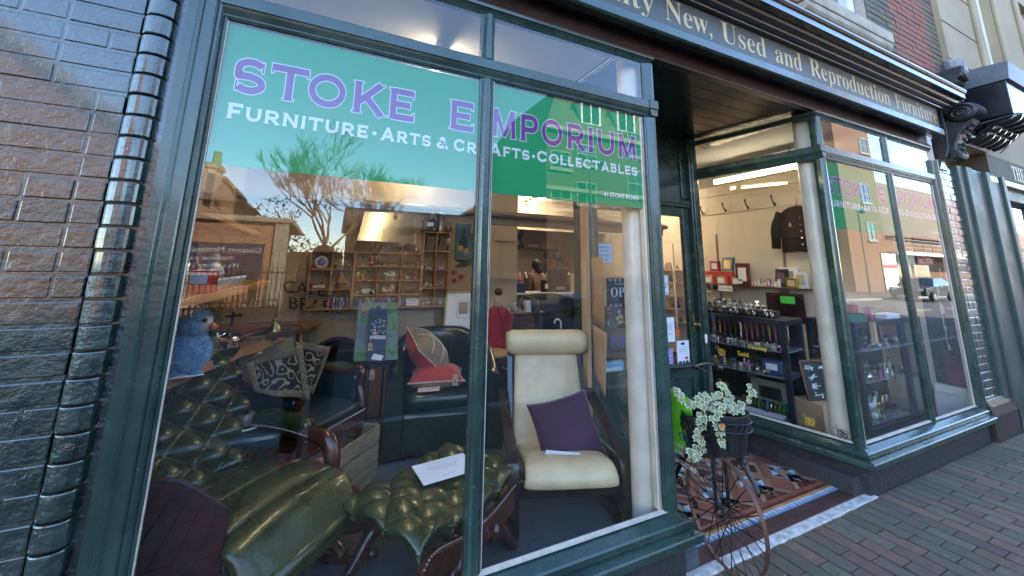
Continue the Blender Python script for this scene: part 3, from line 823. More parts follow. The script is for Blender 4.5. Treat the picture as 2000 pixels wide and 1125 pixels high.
stb = thing('stone_building', 'tall pale stone building with sash windows beyond the brick house', 'building', (15, 0.0, 0))
STN = mat('ashlar_stone', (0.32, 0.25, 0.155), 0.85, var=0.16, scale=1.2, bump=0.25, bscale=25)
m = MB()
wins = [(8.35, 9.15), (10.6, 11.5), (13, 14), (16, 17), (19, 20), (22, 23)]
xs = [6.95]
for a, b in wins: xs += [a, b]
xs.append(26)
for i in range(0, len(xs), 2): m.box(xs[i], xs[i+1], 0.0, 0.4, 3.06, 12.2)
for a, b in wins: m.box(a, b, 0.0, 0.4, 3.06, 4.35); m.box(a, b, 0.0, 0.4, 6.4, 12.2)
m.build('wall', STN, stb)
m = MB(); m.box(7.7, 26, 0.2, 0.4, 0.0, 3.05); m.box(6.96, 26, 0.41, 9.0, 3.06, 12.2); m.build('inner_mass', STN, stb)
m = MB()
for z in (3.7, 4.25, 4.8, 5.4, 6.0): m.box(6.94, 8.34, -0.006, -0.0005, z, z+0.012)
for x in (7.3, 7.9): m.box(x, x+0.012, -0.006, -0.0005, 3.712, 4.25)
m.build('stone_joints', mat('dark_joint', (0.14, 0.12, 0.1), .9), stb)
for a, b in wins[:2]:
    m = MB()
    for x in (a, b-0.09, (a+b)/2-0.03): m.box(x, x+(0.09 if x != (a+b)/2-0.03 else 0.06), 0.10, 0.2, 4.351, 6.399)
    m.box(a+0.09, b-0.09, 0.11, 0.19, 4.352, 4.46); m.box(a+0.09, b-0.09, 0.12, 0.18, 5.35, 5.42)
    wf = m.build('window', WHITEP, stb)
    g = MB(); g.box(a+0.05, b-0.05, 0.205, 0.211, 4.36, 6.39); g.build('pane', GLASS, wf)
    m = MB(); m.box(a-0.22, a-0.02, -0.04, -0.001, 4.2, 6.4); m.box(b+0.02, b+0.22, -0.04, -0.001, 4.2, 6.4); m.box(a-0.3, b+0.3, -0.10, -0.042, 4.2, 4.34); m.build('window_surround', STN, stb, bevel=0.01)
lnb = thing('left_neighbour', 'unseen brick block added left of the painted pilaster to cast shadow', 'building', (-8, 0.05, 0))  # out of view, added so the row casts one unbroken shadow
m = MB(); m.box(-18, -2.21, 0.05, 9.0, 0.0, 11.5); m.build('wall', mat('plain_red_brick', (0.24, 0.10, 0.07), .9, var=.25, scale=3, bump=.3), lnb)
# ------------------------------------------------------------------ ground
PAV = mat('brick_pavers', (0.5, 0.5, 0.5), 0.8, attr='col', var=0.35, scale=26, bump=0.5, bscale=70, rvar=0.12)
r2 = random.Random(5)
m = MB()
def paver_col():
    k = r2.random()
    if k < .38: c = (0.172, 0.122, 0.076)
    elif k < .62: c = (0.20, 0.112, 0.07)
    elif k < .85: c = (0.145, 0.114, 0.076)
    else: c = (0.14, 0.122, 0.07)
    f = r2.uniform(.52, .78); return tuple(q*f for q in c)
for i in range(-14, 92):
    x = 0.055+i*0.1035; y = -0.03 - (0.104 if i % 2 else 0.0) - r2.uniform(0, .01)
    yy = -0.03
    while yy > -2.62:
        y1 = y-0.2
        m.col = paver_col()
        dz = r2.uniform(-0.002, 0.0015)
        m.box(x+0.002, x+0.0965+r2.uniform(-.001, .001), max(y1, -2.62)+0.003, yy-0.004, -0.05, dz)
        yy = y1; y = y1
for k in range(110):
    m.col = r2.choice([(.03, .028, .024), (.16, .15, .13), (.05, .045, .04)]); q = (r2.uniform(1.2, 8), r2.uniform(-2.4, -.1)); s_ = r2.uniform(.004, .011)
    m.lathe([(s_, .0016), (s_*.8, .0026)], (q[0], q[1], 0), 7)
m.col = None
struct(m.build('pavement', PAV, bevel=0.004))
m = MB(); m.box(-1.45, 9.6, -2.62, 0.0, -0.06, -0.009); struct(m.build('paver_joints', mat('sandy_joint_soil', (0.030, 0.028, 0.020), .95, var=.5, scale=14, var2=(0.045, 0.055, 0.022))))
PAVF = mat('plain_paving', (0.07, 0.056, 0.05), 0.85, var=0.3, scale=9, bump=0.3, bscale=30)
m = MB(); m.box(-40, -1.452, -2.62, 0.0, -0.06, -0.003); m.box(9.61, 90, -2.62, 0.0, -0.06, -0.003); struct(m.build('pavement', PAVF))
m = MB(); m.box(-40, 90, -2.76, -2.625, -0.15, 0.002); m.box(-40, 90, -11.15, -11.0, -0.15, 0.0); struct(m.build('kerb', mat('granite_kerb', (0.26, 0.25, 0.24), .8, var=.2, scale=20, bump=.2)))
m = MB(); m.box(-40, 90, -10.999, -2.761, -0.2, -0.12); struct(m.build('road', mat('asphalt', (0.05, 0.05, 0.052), .8, var=.3, scale=30, bump=.5, bscale=120)))
m = MB()
for k in range(-10, 22): m.box(k*4, k*4+2, -6.95, -6.85, -0.1195, -0.116)

struct(m.build('road_marking', mat('yellow_white_road_paint', (0.6, 0.5, 0.2), .7, var=.2)))
m = MB(); m.box(-40, 90, -17.0, -11.16, -0.15, -0.002); struct(m.build('pavement', PAVF))
m = MB(); m.box(-600, 600, -800, -17.01, -1.5, -0.2); m.box(-600, -40.01, -17, 60, -1.5, -.2); m.box(90.01, 600, -17, 60, -1.5, -.2); m.box(-40, 90, 9.2, 400, -1.5, -.2); m.box(-40, 90, -17, 9.19, -1.5, -0.25); struct(m.build('ground', mat('far_ground', (0.10, 0.11, 0.07), .95, var=.3, scale=.5)))

# lobby floor: geometric tiles laid as real pieces
TC = mat('glazed_tiles', (0.5, 0.5, 0.5), 0.38, attr='col', var=0.16, scale=35, bump=0.08, bscale=60)
TERRA, BUFF, PURPLE, MAROON, BLUE, WHT, BLKT, ORNG = (0.21, 0.075, 0.042), (0.30, 0.21, 0.13), (0.070, 0.034, 0.032), (0.11, 0.028, 0.022), (0.11, 0.22, 0.36), (0.48, 0.48, 0.47), (0.052, 0.026, 0.021), (0.42, 0.19, 0.07)
GROUT = mat('tile_grout', (0.10, 0.08, 0.07), .9)
m = MB(); zt_ = 0.012
def tile(poly, c, z=zt_):
    f = r2.uniform(.85, 1.15); m.col = tuple(q*f for q in c)
    cx_ = sum(p[0] for p in poly)/len(poly); cy_ = sum(p[1] for p in poly)/len(poly)
    s_ = 0.985
    P_ = [(cx_+(x-cx_)*s_, cy_+(y-cy_)*s_) for x, y in poly]
    a = sum(P_[i][0]*P_[(i+1) % len(P_)][1]-P_[(i+1) % len(P_)][0]*P_[i][1] for i in range(len(P_)))
    if a < 0: P_ = P_[::-1]
    m.prism(P_, lambda u, v: (u, v, z-0.008), lambda u, v: (u, v, z))
def clip_ok(x, y, r_): return y-r_ > 0.205 and x-r_ > 1.83+0.2*y and x+r_ < 3.60-0.2*y and y+r_ < 1.04
U = 0.19
for i in range(-2, 12):
    for j in range(0, 6):
        if (i+j) % 2: continue
        cx_ = 2.42+i*U; cy_ = 0.42+(j-1)*U
        ok = cy_ > 0.30 and cx_ > 1.95+0.2*cy_ and cx_ < 3.62-0.2*cy_
        if not ok or cy_ > 1.02: continue
        h = 0.118
        sq = [(1, 0), (0, 1), (-1, 0), (0, -1)]
        if j % 2 == 1:   # star
            hh = h/2
            sx = lambda a, b: (cx_+(a-b)*hh, cy_+(a+b)*hh)      # rotated 45 degrees frame, a,b in -1..1
            for k in range(4):
                rot = [(1, 0), (0, 1), (-1, 0), (0, -1)][k]
                ra = lambda a, b: sx(a*rot[0]-b*rot[1], a*rot[1]+b*rot[0])
                tile([ra(.45, -.45), ra(1, 0), ra(.45, .45)], BLUE)
                tile([ra(.45, -.45), ra(1, -1), ra(1, 0)], BLKT)
                tile([ra(.45, .45), ra(1, 0), ra(1, 1)], WHT)
            tile([sx(-.45, -.45), sx(.45, -.45), sx(.45, .45), sx(-.45, .45)], ORNG)
        else:
            hh = h/2
            sx = lambda a, b: (cx_+(a-b)*hh, cy_+(a+b)*hh)
            for a in range(4):
                for b in range(4):
                    c = BLKT if (a+b) % 2 == 0 else MAROON
                    if (a, b) in ((1, 2), (2, 1), (0, 3), (3, 0)): c = BUFF
                    tile([sx(-1+a*.5, -1+b*.5), sx(-.5+a*.5, -1+b*.5), sx(-.5+a*.5, -.5+b*.5), sx(-1+a*.5, -.5+b*.5)], c)
        # strips round the diamond
        for k in range(4):
            a0 = R(90*k); a1 = R(90*(k+1))
            p0 = (cx_+h*cos(a0), cy_+h*sin(a0)); p1 = (cx_+h*cos(a1), cy_+h*sin(a1))
            q0 = (cx_+(h+.034)*cos(a0), cy_+(h+.034)*sin(a0)); q1 = (cx_+(h+.034)*cos(a1), cy_+(h+.034)*sin(a1))
            tile([p0, p1, q1, q0], (0.25, 0.17, 0.12))
            e0 = (cx_+(h+.036)*cos(a0), cy_+(h+.036)*sin(a0)); e1 = (cx_+(h+.036)*cos(a1), cy_+(h+.036)*sin(a1))
            g0 = (cx_+U*cos(a0), cy_+U*sin(a0)); g1 = (cx_+U*cos(a1), cy_+U*sin(a1))
            w0 = (cx_+U*cos(a0)*.98, cy_+U*sin(a0)*.98)
            ins = all(1.83+0.2*q[1] < q[0] < 3.6-0.2*q[1] and q[1] > .2 for q in (g0, g1))
            if ins: tile([e0, e1, g1, g0], TERRA if (i+k) % 3 else (0.30, 0.12, 0.06))
def xl_(y): return 1.80+0.2*y
def xr_(y): return 3.62-0.2*y
for k in range(4):
    c0_ = 2.23+.38*k
    [tile([(c0_-.11+.055*q_+.0275*w_, .236+.0275*w_*2*.5), (c0_-.055+.055*q_+.0275*w_, .236+.0275*w_), (c0_-.0825+.055*q_+.0275*w_, .236+.0275*w_+.027)], BLKT if q_ % 2 else MAROON) for w_ in range(4) for q_ in range(4-w_)]; tile([(c0_-.165, .236), (c0_-.115, .236), (c0_, .349), (c0_, .40)], BUFF); tile([(c0_+.115, .236), (c0_+.165, .236), (c0_, .40), (c0_, .349)], (0.25, 0.17, 0.12))
for y0, y1, c, n_ in ((0.198, 0.232, TERRA, 14), (0.178, 0.197, MAROON, 16), (0.158, 0.177, ORNG, 16), (0.062, 0.110, PURPLE, 11), (0.020, 0.061, PURPLE, 12)):
    for k in range(n_):
        a, b = lerp(xl_(y0), xr_(y0), k/n_), lerp(xl_(y0), xr_(y0), (k+1)/n_)
        tile([(a, y0), (b-.001, y0), (b-.001, y1), (a, y1)], c)
n_ = 44
for k in range(n_):
    a, b = lerp(xl_(.11), xr_(.11), k/n_), lerp(xl_(.11), xr_(.11), (k+1)/n_)
    tile([(a, .112), (b, .112), ((a+b)/2, .156)], BLUE); tile([(a-(b-a)/2, .156), ((a+b)/2, .156), (a, .112)], WHT)
m.col = None
struct(m.build('lobby_floor', TC))
m = MB(); m.box(1.6, 3.85, 0.012, 1.3, -0.05, 0.0045); struct(m.build('lobby_floor', mat('plain_terracotta', (0.22, 0.075, 0.045), .5, var=.25, scale=14)))
m = MB()
pts = [(1.76+i*0.0475, -0.05+r2.uniform(-.004, .003)) for i in range(41)]
m.prism([(1.76, 0.013)]+pts+[(3.66, 0.013)], lambda u, v: (u, v, -0.04), lambda u, v: (u, v, 0.009))
struct(m.build('lobby_step', mat('worn_white_step_paint', (0.44, 0.42, 0.39), .8, var=.5, scale=22, bump=.4, bscale=50), bevel=0.005, recalc=True))
# grass blades and litter along the joint of wall and paving
m = MB()
for k in range(150):
    x = r2.choice([r2.uniform(3.7, 5.9), r2.uniform(1.75, 3.65), r2.uniform(0.4, 1.8)]); y = (-0.034 if (x > 3.68 or x < 1.78) else -0.066)-r2.uniform(0, .02)
    h = r2.uniform(.008, .03); a = r2.uniform(0, 6.3); w = .0025
    m.add([(x-w, y, 0), (x+w, y, 0), (x+cos(a)*h*.6, y+sin(a)*h*.4, h)], [(0, 1, 2)])
tag(m.build('grass_tufts', mat('dull_weed_green', (0.06, 0.075, 0.025), .9)), 'small weeds and grass along the foot of the shopfront', 'weeds', kind='stuff')
# ------------------------------------------------------------------ across the street, seen reflected in the shop glass
rs = random.Random(21)
CHB = mat('church_brick', (0.34, 0.13, 0.07), .9, var=.35, scale=3.5, bump=.3)
def brick_shader(name, c1, c2, mort, sc):
    m_ = mat(name, c1, .88); nt = m_.node_tree; n = nt.nodes; L = nt.links
    bt = n.new('ShaderNodeTexBrick'); bt.inputs['Color1'].default_value = (*c1, 1); bt.inputs['Color2'].default_value = (*c2, 1); bt.inputs['Mortar'].default_value = (*mort, 1)
    bt.inputs['Scale'].default_value = 1.0; bt.inputs['Brick Width'].default_value = .225*sc; bt.inputs['Row Height'].default_value = .075*sc; bt.inputs['Mortar Size'].default_value = .010*sc
    tc = n.new('ShaderNodeTexCoord'); mp = n.new('ShaderNodeMapping'); mp.inputs['Rotation'].default_value = (R(90), 0, 0)
    L.new(tc.outputs['Object'], mp.inputs[0]); L.new(mp.outputs[0], bt.inputs['Vector']); L.new(bt.outputs['Color'], n['Principled BSDF'].inputs['Base Color'])
    return m_
CHBR = brick_shader('church_wall_brick', (0.38, 0.16, 0.08), (0.28, 0.11, 0.06), (0.42, 0.33, 0.24), 1)
TOWB = brick_shader('tower_brick', (0.17, 0.068, 0.03), (0.14, 0.052, 0.024), (0.18, 0.12, 0.08), 1)
DULB = brick_shader('dull_brick', (0.12, 0.065, 0.045), (0.10, 0.05, 0.038), (0.15, 0.115, 0.085), 1)
SLATE = mat('roof_slate', (0.10, 0.085, 0.075), .8, var=.3, scale=3, bump=.3)
RTILE = mat('red_roof_tile', (0.14, 0.062, 0.04), .85, var=.3, scale=3, bump=.4)
PALE = mat('pale_building_render', (0.105, 0.075, 0.058), .9, var=.1, scale=1)
DKGL = mat('dark_window_glass', (0.02, 0.025, 0.03), .05, spec=.8)
# church hall wall with coping and stone pier
D = 13.0
hall = thing('church_hall', 'low brick church hall wall with stone coping and a corner pier, reflected in the glass', 'church hall', (-6, -D, 0))
pR = mir(563, 436, D); x1 = pR.x; zt2 = mir(520, 424, D).z
m = MB(); m.box(-14, x1-0.35, -D-6, -D, -0.1, zt2-0.18); m.build('wall', CHBR, hall)
m = MB(); m.box(-14, x1+0.15, -D-6.1, -D+0.12, zt2-0.179, zt2); m.build('coping', STON, hall, bevel=.03)
m = MB(); m.box(x1-0.349, x1+0.03, -D-0.5, -D+0.06, -0.1, zt2-0.18); m.build('pier', STON, hall, bevel=.02)
m = MB(); m.box(-12, -8.6, -D-0.02, -D+0.03, 1.2, 2.6); m.build('window', DKGL, hall)
# notice board
a = mir(372, 472, D-.3); b = mir(509, 532, D-.3)
nbd = thing('notice_board', 'navy church notice board with white lettering and a white church outline', 'notice board', ((a.x+b.x)/2, -D+.3, 0))
xa, xb = min(a.x, b.x)-1.1, max(a.x, b.x); zlo, zhi = min(a.z, b.z)-0.15, max(a.z, b.z)
m = MB(); m.box(xa, xb, -D+.22, -D+.26, zlo, zhi); m.build('panel', mat('navy_sign', (0.02, 0.022, 0.075), .5), nbd)
m = MB(); yb_ = -D+.262; ux = (-1, 0, 0)
W_ = xb-xa
text_mb(m, 'Gosport Methodist Church', (xb-.05, yb_, zhi-.28), ux, (0, 0, 1), .24, width=W_*.95, depth=.004)
text_mb(m, 'Welcomes you', (xb-.75, yb_, zhi-.52), ux, (0, 0, 1), .2, width=1.1, depth=.004)
text_mb(m, 'Main Service 10.30am', (xb-.6, yb_, zhi-.74), ux, (0, 0, 1), .2, width=1.7, depth=.004)
m.prism([(-2.0, 0), (-2.0, .14), (-1.9, .34), (-1.8, .14), (-1.75, .14), (-1.75, .1), (-1.5, .2), (-1.35, .12), (-1.2, .2), (-1.1, .1), (-1.1, 0)], lambda u, v: (xb+u, yb_, zlo+.06+v), lambda u, v: (xb+u, yb_+.003, zlo+.06+v))
m.build('lettering', WHITEV, nbd)
m = MB()
for x in (xa+.1, xb-.1): m = MB(); m.box(x-.05, x+.05, -D+.12, -D+.21, -.05, zhi); m.build('post', BLACKP, nbd)
# chimney house behind
D2 = 22.0
ch = thing('chimney_house', 'house with tall stone chimney stack and red ridge tiles behind the church hall', 'house', (-8, -D2, 0))
c0 = mir(389, 400, D2); c1 = mir(413, 322, D2)
ev = mir(440, 395, D2); rg = mir(400, 345, D2); ee = mir(478, 392, D2)
m = MB(); m.box(-16, ee.x-.3, -D2-6, -D2, -.2, ee.z-.1); m.build('wall', PALE, ch)
m = MB(); m.add([(-16, -D2+.3, ee.z-.1), (ee.x, -D2+.3, ee.z-.1), (ee.x, -D2-6.3, ee.z-.1), (-16, -D2-6.3, ee.z-.1), (-16, -D2-3, rg.z+.9), (rg.x+.2, -D2-3, rg.z+.5)], [(0, 1, 5, 4), (1, 2, 5), (2, 3, 4, 5), (3, 0, 4), (0, 3, 2, 1)]); rf = m.build('roof', SLATE, ch)
m = MB(); m.tube([(ee.x+.03, -D2+.25, ee.z-.02), (rg.x+.2, -D2-2.95, rg.z+.55)], .12, 6); m.build('ridge_tiles', RTILE, rf)
m = MB(); m.box(c0.x-.3, c1.x+.1, -D2-2.0, -D2-.6, ee.z-.3, c1.z); m.box(c0.x-.4, c1.x+.2, -D2-2.1, -D2-.5, c1.z+.001, c1.z+.25); m.build('chimney', STON, ch)
m = MB()
for k in range(2): m.lathe([(.18, c1.z+.251), (.13, c1.z+.95), (.16, c1.z+1.0), (.1, c1.z+1.0)], (lerp(c0.x, c1.x, .3+.5*k), -D2-1.3, 0), 10)
m.build('chimney_pot', mat('clay_pot', (0.42, 0.22, 0.10), .8), ch)

cg = thing('added_church', 'tall brick church gable added left of the low hall for its warm reflection', 'church', (-12, -16.5, 0))  # added outside the window reflections so the left painted bricks mirror something warm
m = MB(); m.box(-19, -7.2, -26, -16.5, -.1, 6.4); m.build('wall', CHBR, cg)
m = MB(); m.profx([], 0, 0) if False else None
m.prism([(-19, 6.401), (-7.2, 6.401), (-13.1, 11)], lambda u, v: (u, -16.5, v), lambda u, v: (u, -26, v)); m.build('gable', CHBR, cg, recalc=True)
m = MB(); m.bar((-13.1, -16.4, 11.2), (-6.9, -16.4, 6.3), .35, .3, up=(0, 1, 0)); m.bar((-13.1, -16.41, 11.2), (-19.3, -16.41, 6.3), .35, .3, up=(0, 1, 0)); m.build('coping', STON, cg)
m = MB(); m.prism([(-14, 2.2), (-12.2, 2.2), (-12.2, 5.2), (-13.1, 6.6), (-14, 5.2)], lambda u, v: (u, -16.49, v), lambda u, v: (u, -16.4, v)); m.build('window', DKGL, cg, recalc=True)
# railings and hedge
rl = thing('iron_railings', 'black iron railings beside the church hall', 'railings', (-2.5, -12, 0))
m = MB(); 
for k in range(46):
    x = -6.2+k*.13; m.box(x-.011, x+.011, -12.0, -11.978, 0, 1.45)
m.box(-6.3, -.2, -12.005, -11.973, .25, .29); m.box(-6.3, -.2, -12.005, -11.973, 1.25, 1.29); m.build('bars', BLACKP, rl)

LEAFD = mat('dark_evergreen_leaf', (0.05, 0.062, 0.018), .7, var=.5, scale=2)
LEAFY = mat('yellow_green_leaf', (0.12, 0.12, 0.03), .7, var=.5, scale=3)
BARK = mat('brown_bark', (0.20, 0.12, 0.07), .9, var=.4, scale=8)
BARKD = mat('dark_bark', (0.09, 0.055, 0.04), .9, var=.4, scale=8)
def leaf_cloud(mb, c, r_, n, s, rr, sq=(1, 1, 1)):
    for _ in range(n):
        while True:
            p = Vector((rr.uniform(-1, 1), rr.uniform(-1, 1), rr.uniform(-1, 1)))
            if p.length < 1 and (p.length > .45 or rr.random() < .3): break
        if mnoise.noise(p*2.2+Vector((c[0], c[1], c[2]))) < -.12: continue
        q = Vector((c[0]+p.x*r_*sq[0], c[1]+p.y*r_*sq[1], c[2]+p.z*r_*sq[2]))
        u = Vector((rr.uniform(-1, 1), rr.uniform(-1, 1), rr.uniform(-1, 1))).normalized(); v = u.orthogonal().normalized()
        l = s*rr.uniform(.6, 1.3)
        mb.add([q-u*l, q+v*l*.45, q+u*l, q-v*l*.45], [(0, 1, 2, 3)])
def branches(mb, p, d, l, r_, dep, rr, spread=.55, tips=None, up=.12):
    q = p
    k = 3
    pts = [p]; 
    for i in range(k):
        d = (d+Vector((rr.uniform(-1, 1), rr.uniform(-1, 1), rr.uniform(-.6, .9)))*.16).normalized()
        q = q+d*l/k; pts.append(q)
    r_ = max(r_, .011)
    mb.tube(pts, [max(.010, lerp(r_, r_*.62, i/k)) for i in range(k+1)], 5 if r_ > .02 else 3, cap=False)
    if dep <= 0:
        if tips is not None: tips.append(q)
        return
    for i in range(rr.choice([2, 3, 3, 3]) if dep > 1 else 4):
        nd = (d+Vector((rr.uniform(-1, 1), rr.uniform(-1, 1), rr.uniform(-.5, .8)))*spread*1.25+Vector((0, 0, up))).normalized()
        branches(mb, pts[rr.choice([2, 3, 3])], nd, l*rr.uniform(.62, .88), r_*.6, dep-1, rr, spread, tips, up)
def bare_tree(x, y, h, r_, dep, seed, label, z0=0, n0=5):
    rr = random.Random(seed)
    t = thing('bare_tree', label, 'tree', (x, y, z0), 'trees across the street')
    m = MB(); m.tube([(x, y, z0), (x+.1, y, z0+h*.2), (x+.05, y, z0+h*.34)], [r_, r_*.8, r_*.7], 8); m.build('trunk', BARKD, t, smooth=True)
    m = MB()
    for k in range(n0):
        a = k*2*pi/n0+rr.uniform(-.4, .4)
        branches(m, Vector((x+.05, y, z0+h*(.3+.02*k))), Vector((cos(a)*.75, sin(a)*.75, 1)).normalized(), h*.24, r_*.42, dep, rr)
    m.build('crown', BARK, t)
p = mir(660, 330, 17.0); bare_tree(p.x-.2, -17.0, 6.4, .15, 5, 3, 'bare winter tree with a wide twiggy crown beyond the railings')
p = mir(745, 345, 18.5); bare_tree(p.x, -18.5, 6.0, .15, 5, 9, 'slimmer bare tree right of the wide twiggy one')
p = mir(540, 390, 19); 
ev_ = thing('evergreen_tree', 'dark evergreen tree rising behind the church hall corner', 'tree', (p.x, -19, 0), 'trees across the street')
m = MB(); m.tube([(p.x, -19, 0), (p.x, -19, 3)], [.2, .12], 7); m.build('trunk', BARKD, ev_)
m = MB()
for k in range(9): leaf_cloud(m, (p.x+rs.uniform(-1.4, 1.2), -19+rs.uniform(-.8, .8), 2.6+rs.uniform(-1.2, 1.5)), rs.uniform(.6, 1.0), 330, .09, rs)
m.build('crown', LEAFD, ev_)
for k, (px, py, r_, c, lab) in enumerate(((590, 520, 1.2, LEAFY, 'yellow green shrub behind the railings'), (690, 470, 1.5, LEAFD, 'dark bush under the bare trees'), (780, 480, 1.4, LEAFD, 'round dark bush beside the gable house'))):
    q = mir(px, py, 15.0)
    s_ = thing('garden_shrub', lab, 'shrub', (q.x, -15, 0), 'shrubs across the street')
    m = MB(); leaf_cloud(m, (q.x, -15, 1.1), r_, 1100, .07, rs, (1, .8, .9)); leaf_cloud(m, (q.x+.6, -15.1, 1.7), r_*.6, 500, .07, rs); m.build('foliage', c, s_)
    m = MB(); m.tube([(q.x, -15, 0), (q.x+.1, -15, 1.2)], [.05, .03], 6); m.build('stem', BARKD, s_)
# terraced block behind trees, low and dark
q0 = mir(690, 400, 21); q1 = mir(1064, 416, 21)
lw = thing('low_terrace', 'long low dark terrace with slate roof behind the bare trees', 'terrace', (3, -21, 0))
m = MB(); m.box(q0.x, q1.x, -27, -21, -.2, q0.z-1.1); m.build('wall', DULB, lw)
m = MB(); m.profx([(-20.6, q0.z-1.15), (-20.6, q0.z-1.0), (-24, q0.z+.25), (-27.4, q0.z-1.0), (-27.4, q0.z-1.15)], q0.x-.3, q1.x); m.build('roof', SLATE, lw, recalc=True)
gw = thing('garden_wall', 'dull brick garden wall left of the low terrace', 'wall', (-3, -20, 0))
m = MB(); m.box(-5, q0.x-.31, -20.3, -20, -.2, 2.1); m.build('wall', DULB, gw)

def facade(th, x0, x1, y, z0, z1, wins, wm, depth=8, arch=False):
    """wall with window holes: wins = list of (x0, x1, z0, z1)"""
    m = MB(); m.box(x0, x1, y-depth, y, z0, z1); m.build('wall', wm, th)
    for (a, b, c, d) in wins:
        f = MB(); t = .07
        f.box(a, a+t, y+.001, y+.05, c, d); f.box(b-t, b, y+.001, y+.05, c, d); f.box(a+t, b-t, y+.001, y+.05, c, c+t); f.box(a+t, b-t, y+.001, y+.05, d-t, d)
        f.box((a+b)/2-.025, (a+b)/2+.025, y+.001, y+.045, c+t, d-t); f.box(a+t, b-t, y+.001, y+.04, (c+d)/2-.03, (c+d)/2+.03); f.box(a-.08, b+.08, y+.001, y+.12, c-.12, c-.001)
        fo = f.build('window', mat('dull_white_frame', (.3, .28, .25), .6), th)
        g = MB(); g.box(a+t, b-t, y+.001, y+.012, c+t, d-t); g.build('pane', DKGL, fo)
# gable house
D3 = 24.0
a = mir(972, 420, D3); b = mir(1062, 412, D3); pk = mir(992, 376, D3)
gh = thing('gable_house', 'brown roofed house with white barge boards and chimney pots beyond the street', 'house', ((a.x+b.x)/2, -D3, 0))
gx = pk.x; hw = 2.1
facade(gh, gx-hw+.2, b.x+6, -D3, -.2, mir(992, 412, D3).z, [(gx-.45, gx+.45, 2.4, 3.8)], DULB)
ze = mir(992, 412, D3).z
m = MB(); m.add([(gx-hw, -D3+.25, ze-.1), (gx+hw, -D3+.25, ze-.1), (gx, -D3+.25, pk.z), (gx-hw, -D3-7, ze-.1), (gx+hw, -D3-7, ze-.1), (gx, -D3-7, pk.z)], [(0, 1, 2), (3, 5, 4), (0, 2, 5, 3), (1, 4, 5, 2)]); m.build('gable', DULB, gh)
m = MB(); m.add([(gx, -D3-1.0, pk.z-.01), (b.x+6, -D3-1.0, pk.z-.01), (b.x+6, -D3+.2, ze), (gx+hw*.9, -D3+.2, ze), (b.x+6, -D3-6, ze), (gx, -D3-6, ze)], [(0, 3, 2, 1), (0, 1, 4, 5)]); m.build('roof', RTILE, gh)
m = MB(); m.bar((gx-hw-.1, -D3+.32, ze-.2), (gx+.03, -D3+.32, pk.z+.05), .22, .08, up=(0, 1, 0)); m.bar((gx+hw+.1, -D3+.325, ze-.2), (gx-.03, -D3+.325, pk.z+.05), .22, .08, up=(0, 1, 0)); m.build('barge_board', WHITEP, gh)
w0 = mir(981, 405, D3-.3); m = MB(); m.box(gx-.3, gx+.3, -D3+.26, -D3+.33, ze+.05, ze+.75); m.build('window', WHITEP, gh)
q = mir(1043, 372, D3)
m = MB(); m.box(q.x-.5, q.x+.5, -D3-2.2, -D3-1.2, ze, q.z-.2); m.build('chimney', DULB, gh)
m = MB()
for k in range(3): m.lathe([(.13, q.z-.199), (.1, q.z+.35), (.13, q.z+.4), (0, q.z+.4)], (q.x-.3+.3*k, -D3-1.7, 0), 9)
m.build('chimney_pot', mat('clay_pot', (0.42, 0.22, 0.10), .8), gh)
m = MB(); m.tube([(q.x+.9, -D3-1.6, ze), (q.x+.9, -D3-1.6, q.z+2.0)], .03, 5); m.tube([(q.x+.4, -D3-1.6, q.z+1.9), (q.x+1.4, -D3-1.6, q.z+1.7)], .02, 4); m.build('aerial', BLACKP, gh)

# apartment block with a mansard roof
D4 = 15.0
bl = mir(1067, 300, D4)
ap = thing('apartment_block', 'long pale brick apartment block with mansard roof and dormers, reflected in the glass', 'building', (bl.x+10, -D4, 0))
zev = mir(1100, 247, D4).z
wn_ = []
for px, dz in ((1095, 0), (1145, 0), (1240, 0)):
    for py0, py1 in ((295, 330), (368, 408)):
        q0 = mir(px, py0-(px-1095)*.24, D4); q1 = mir(px, py1-(px-1095)*.16, D4)
        wn_.append((q0.x-.65, q0.x+.65, q1.z, q0.z))
X_ = wn_[0][0]; 
for k in range(4):
    for z0, z1 in ((2.9, 4.4), (5.6, 7.1)): wn_.append((21+k*3.2, 22.3+k*3.2, z0, z1))
facade(ap, bl.x, 36.0, -D4, -.1, zev, wn_, PALE, depth=9)
m = MB(); m.box(bl.x-.15, 36.1, -D4+.005, -D4+.2, zev-.3, zev-.05); m.box(bl.x-.05, 36.1, -D4+.005, -D4+.1, zev*.62-.1, zev*.62+.1); m.build('string_course', STON, ap)
rp = mir(1165, 205, D4-1)
m = MB(); x0, x1_ = bl.x, 36.0
m.add([(x0, -D4, zev), (x1_, -D4, zev), (x1_, -D4-9, zev), (x0, -D4-9, zev), (x0+1.5, -D4-1.3, zev+2.9), (x1_-1.5, -D4-1.3, zev+2.9), (x1_-1.5, -D4-7.5, zev+2.9), (x0+1.5, -D4-7.5, zev+2.9)], [(0, 1, 5, 4), (1, 2, 6, 5), (2, 3, 7, 6), (3, 0, 4, 7), (4, 5, 6, 7)]); m.build('mansard_roof', SLATE, ap)
for k, px in enumerate((1160, 1228, 1290, 1340)):
    q = mir(px, 215, D4)
    m = MB(); m.box(q.x-.7, q.x+.7, -D4-1.5, -D4-.25, zev+.5, zev+1.9); m.box(q.x-.8, q.x+.8, -D4-1.5, -D4-.15, zev+1.901, zev+2.0)
    d_ = m.build('dormer', WHITEP, ap); g = MB(); g.box(q.x-.55, q.x-.05, -D4-.249, -D4-.24, zev+.62, zev+1.78); g.box(q.x+.05, q.x+.55, -D4-.249, -D4-.24, zev+.62, zev+1.78); g.build('pane', DKGL, d_)
m = MB(); hx = mir(1200, 150, D4+5).x
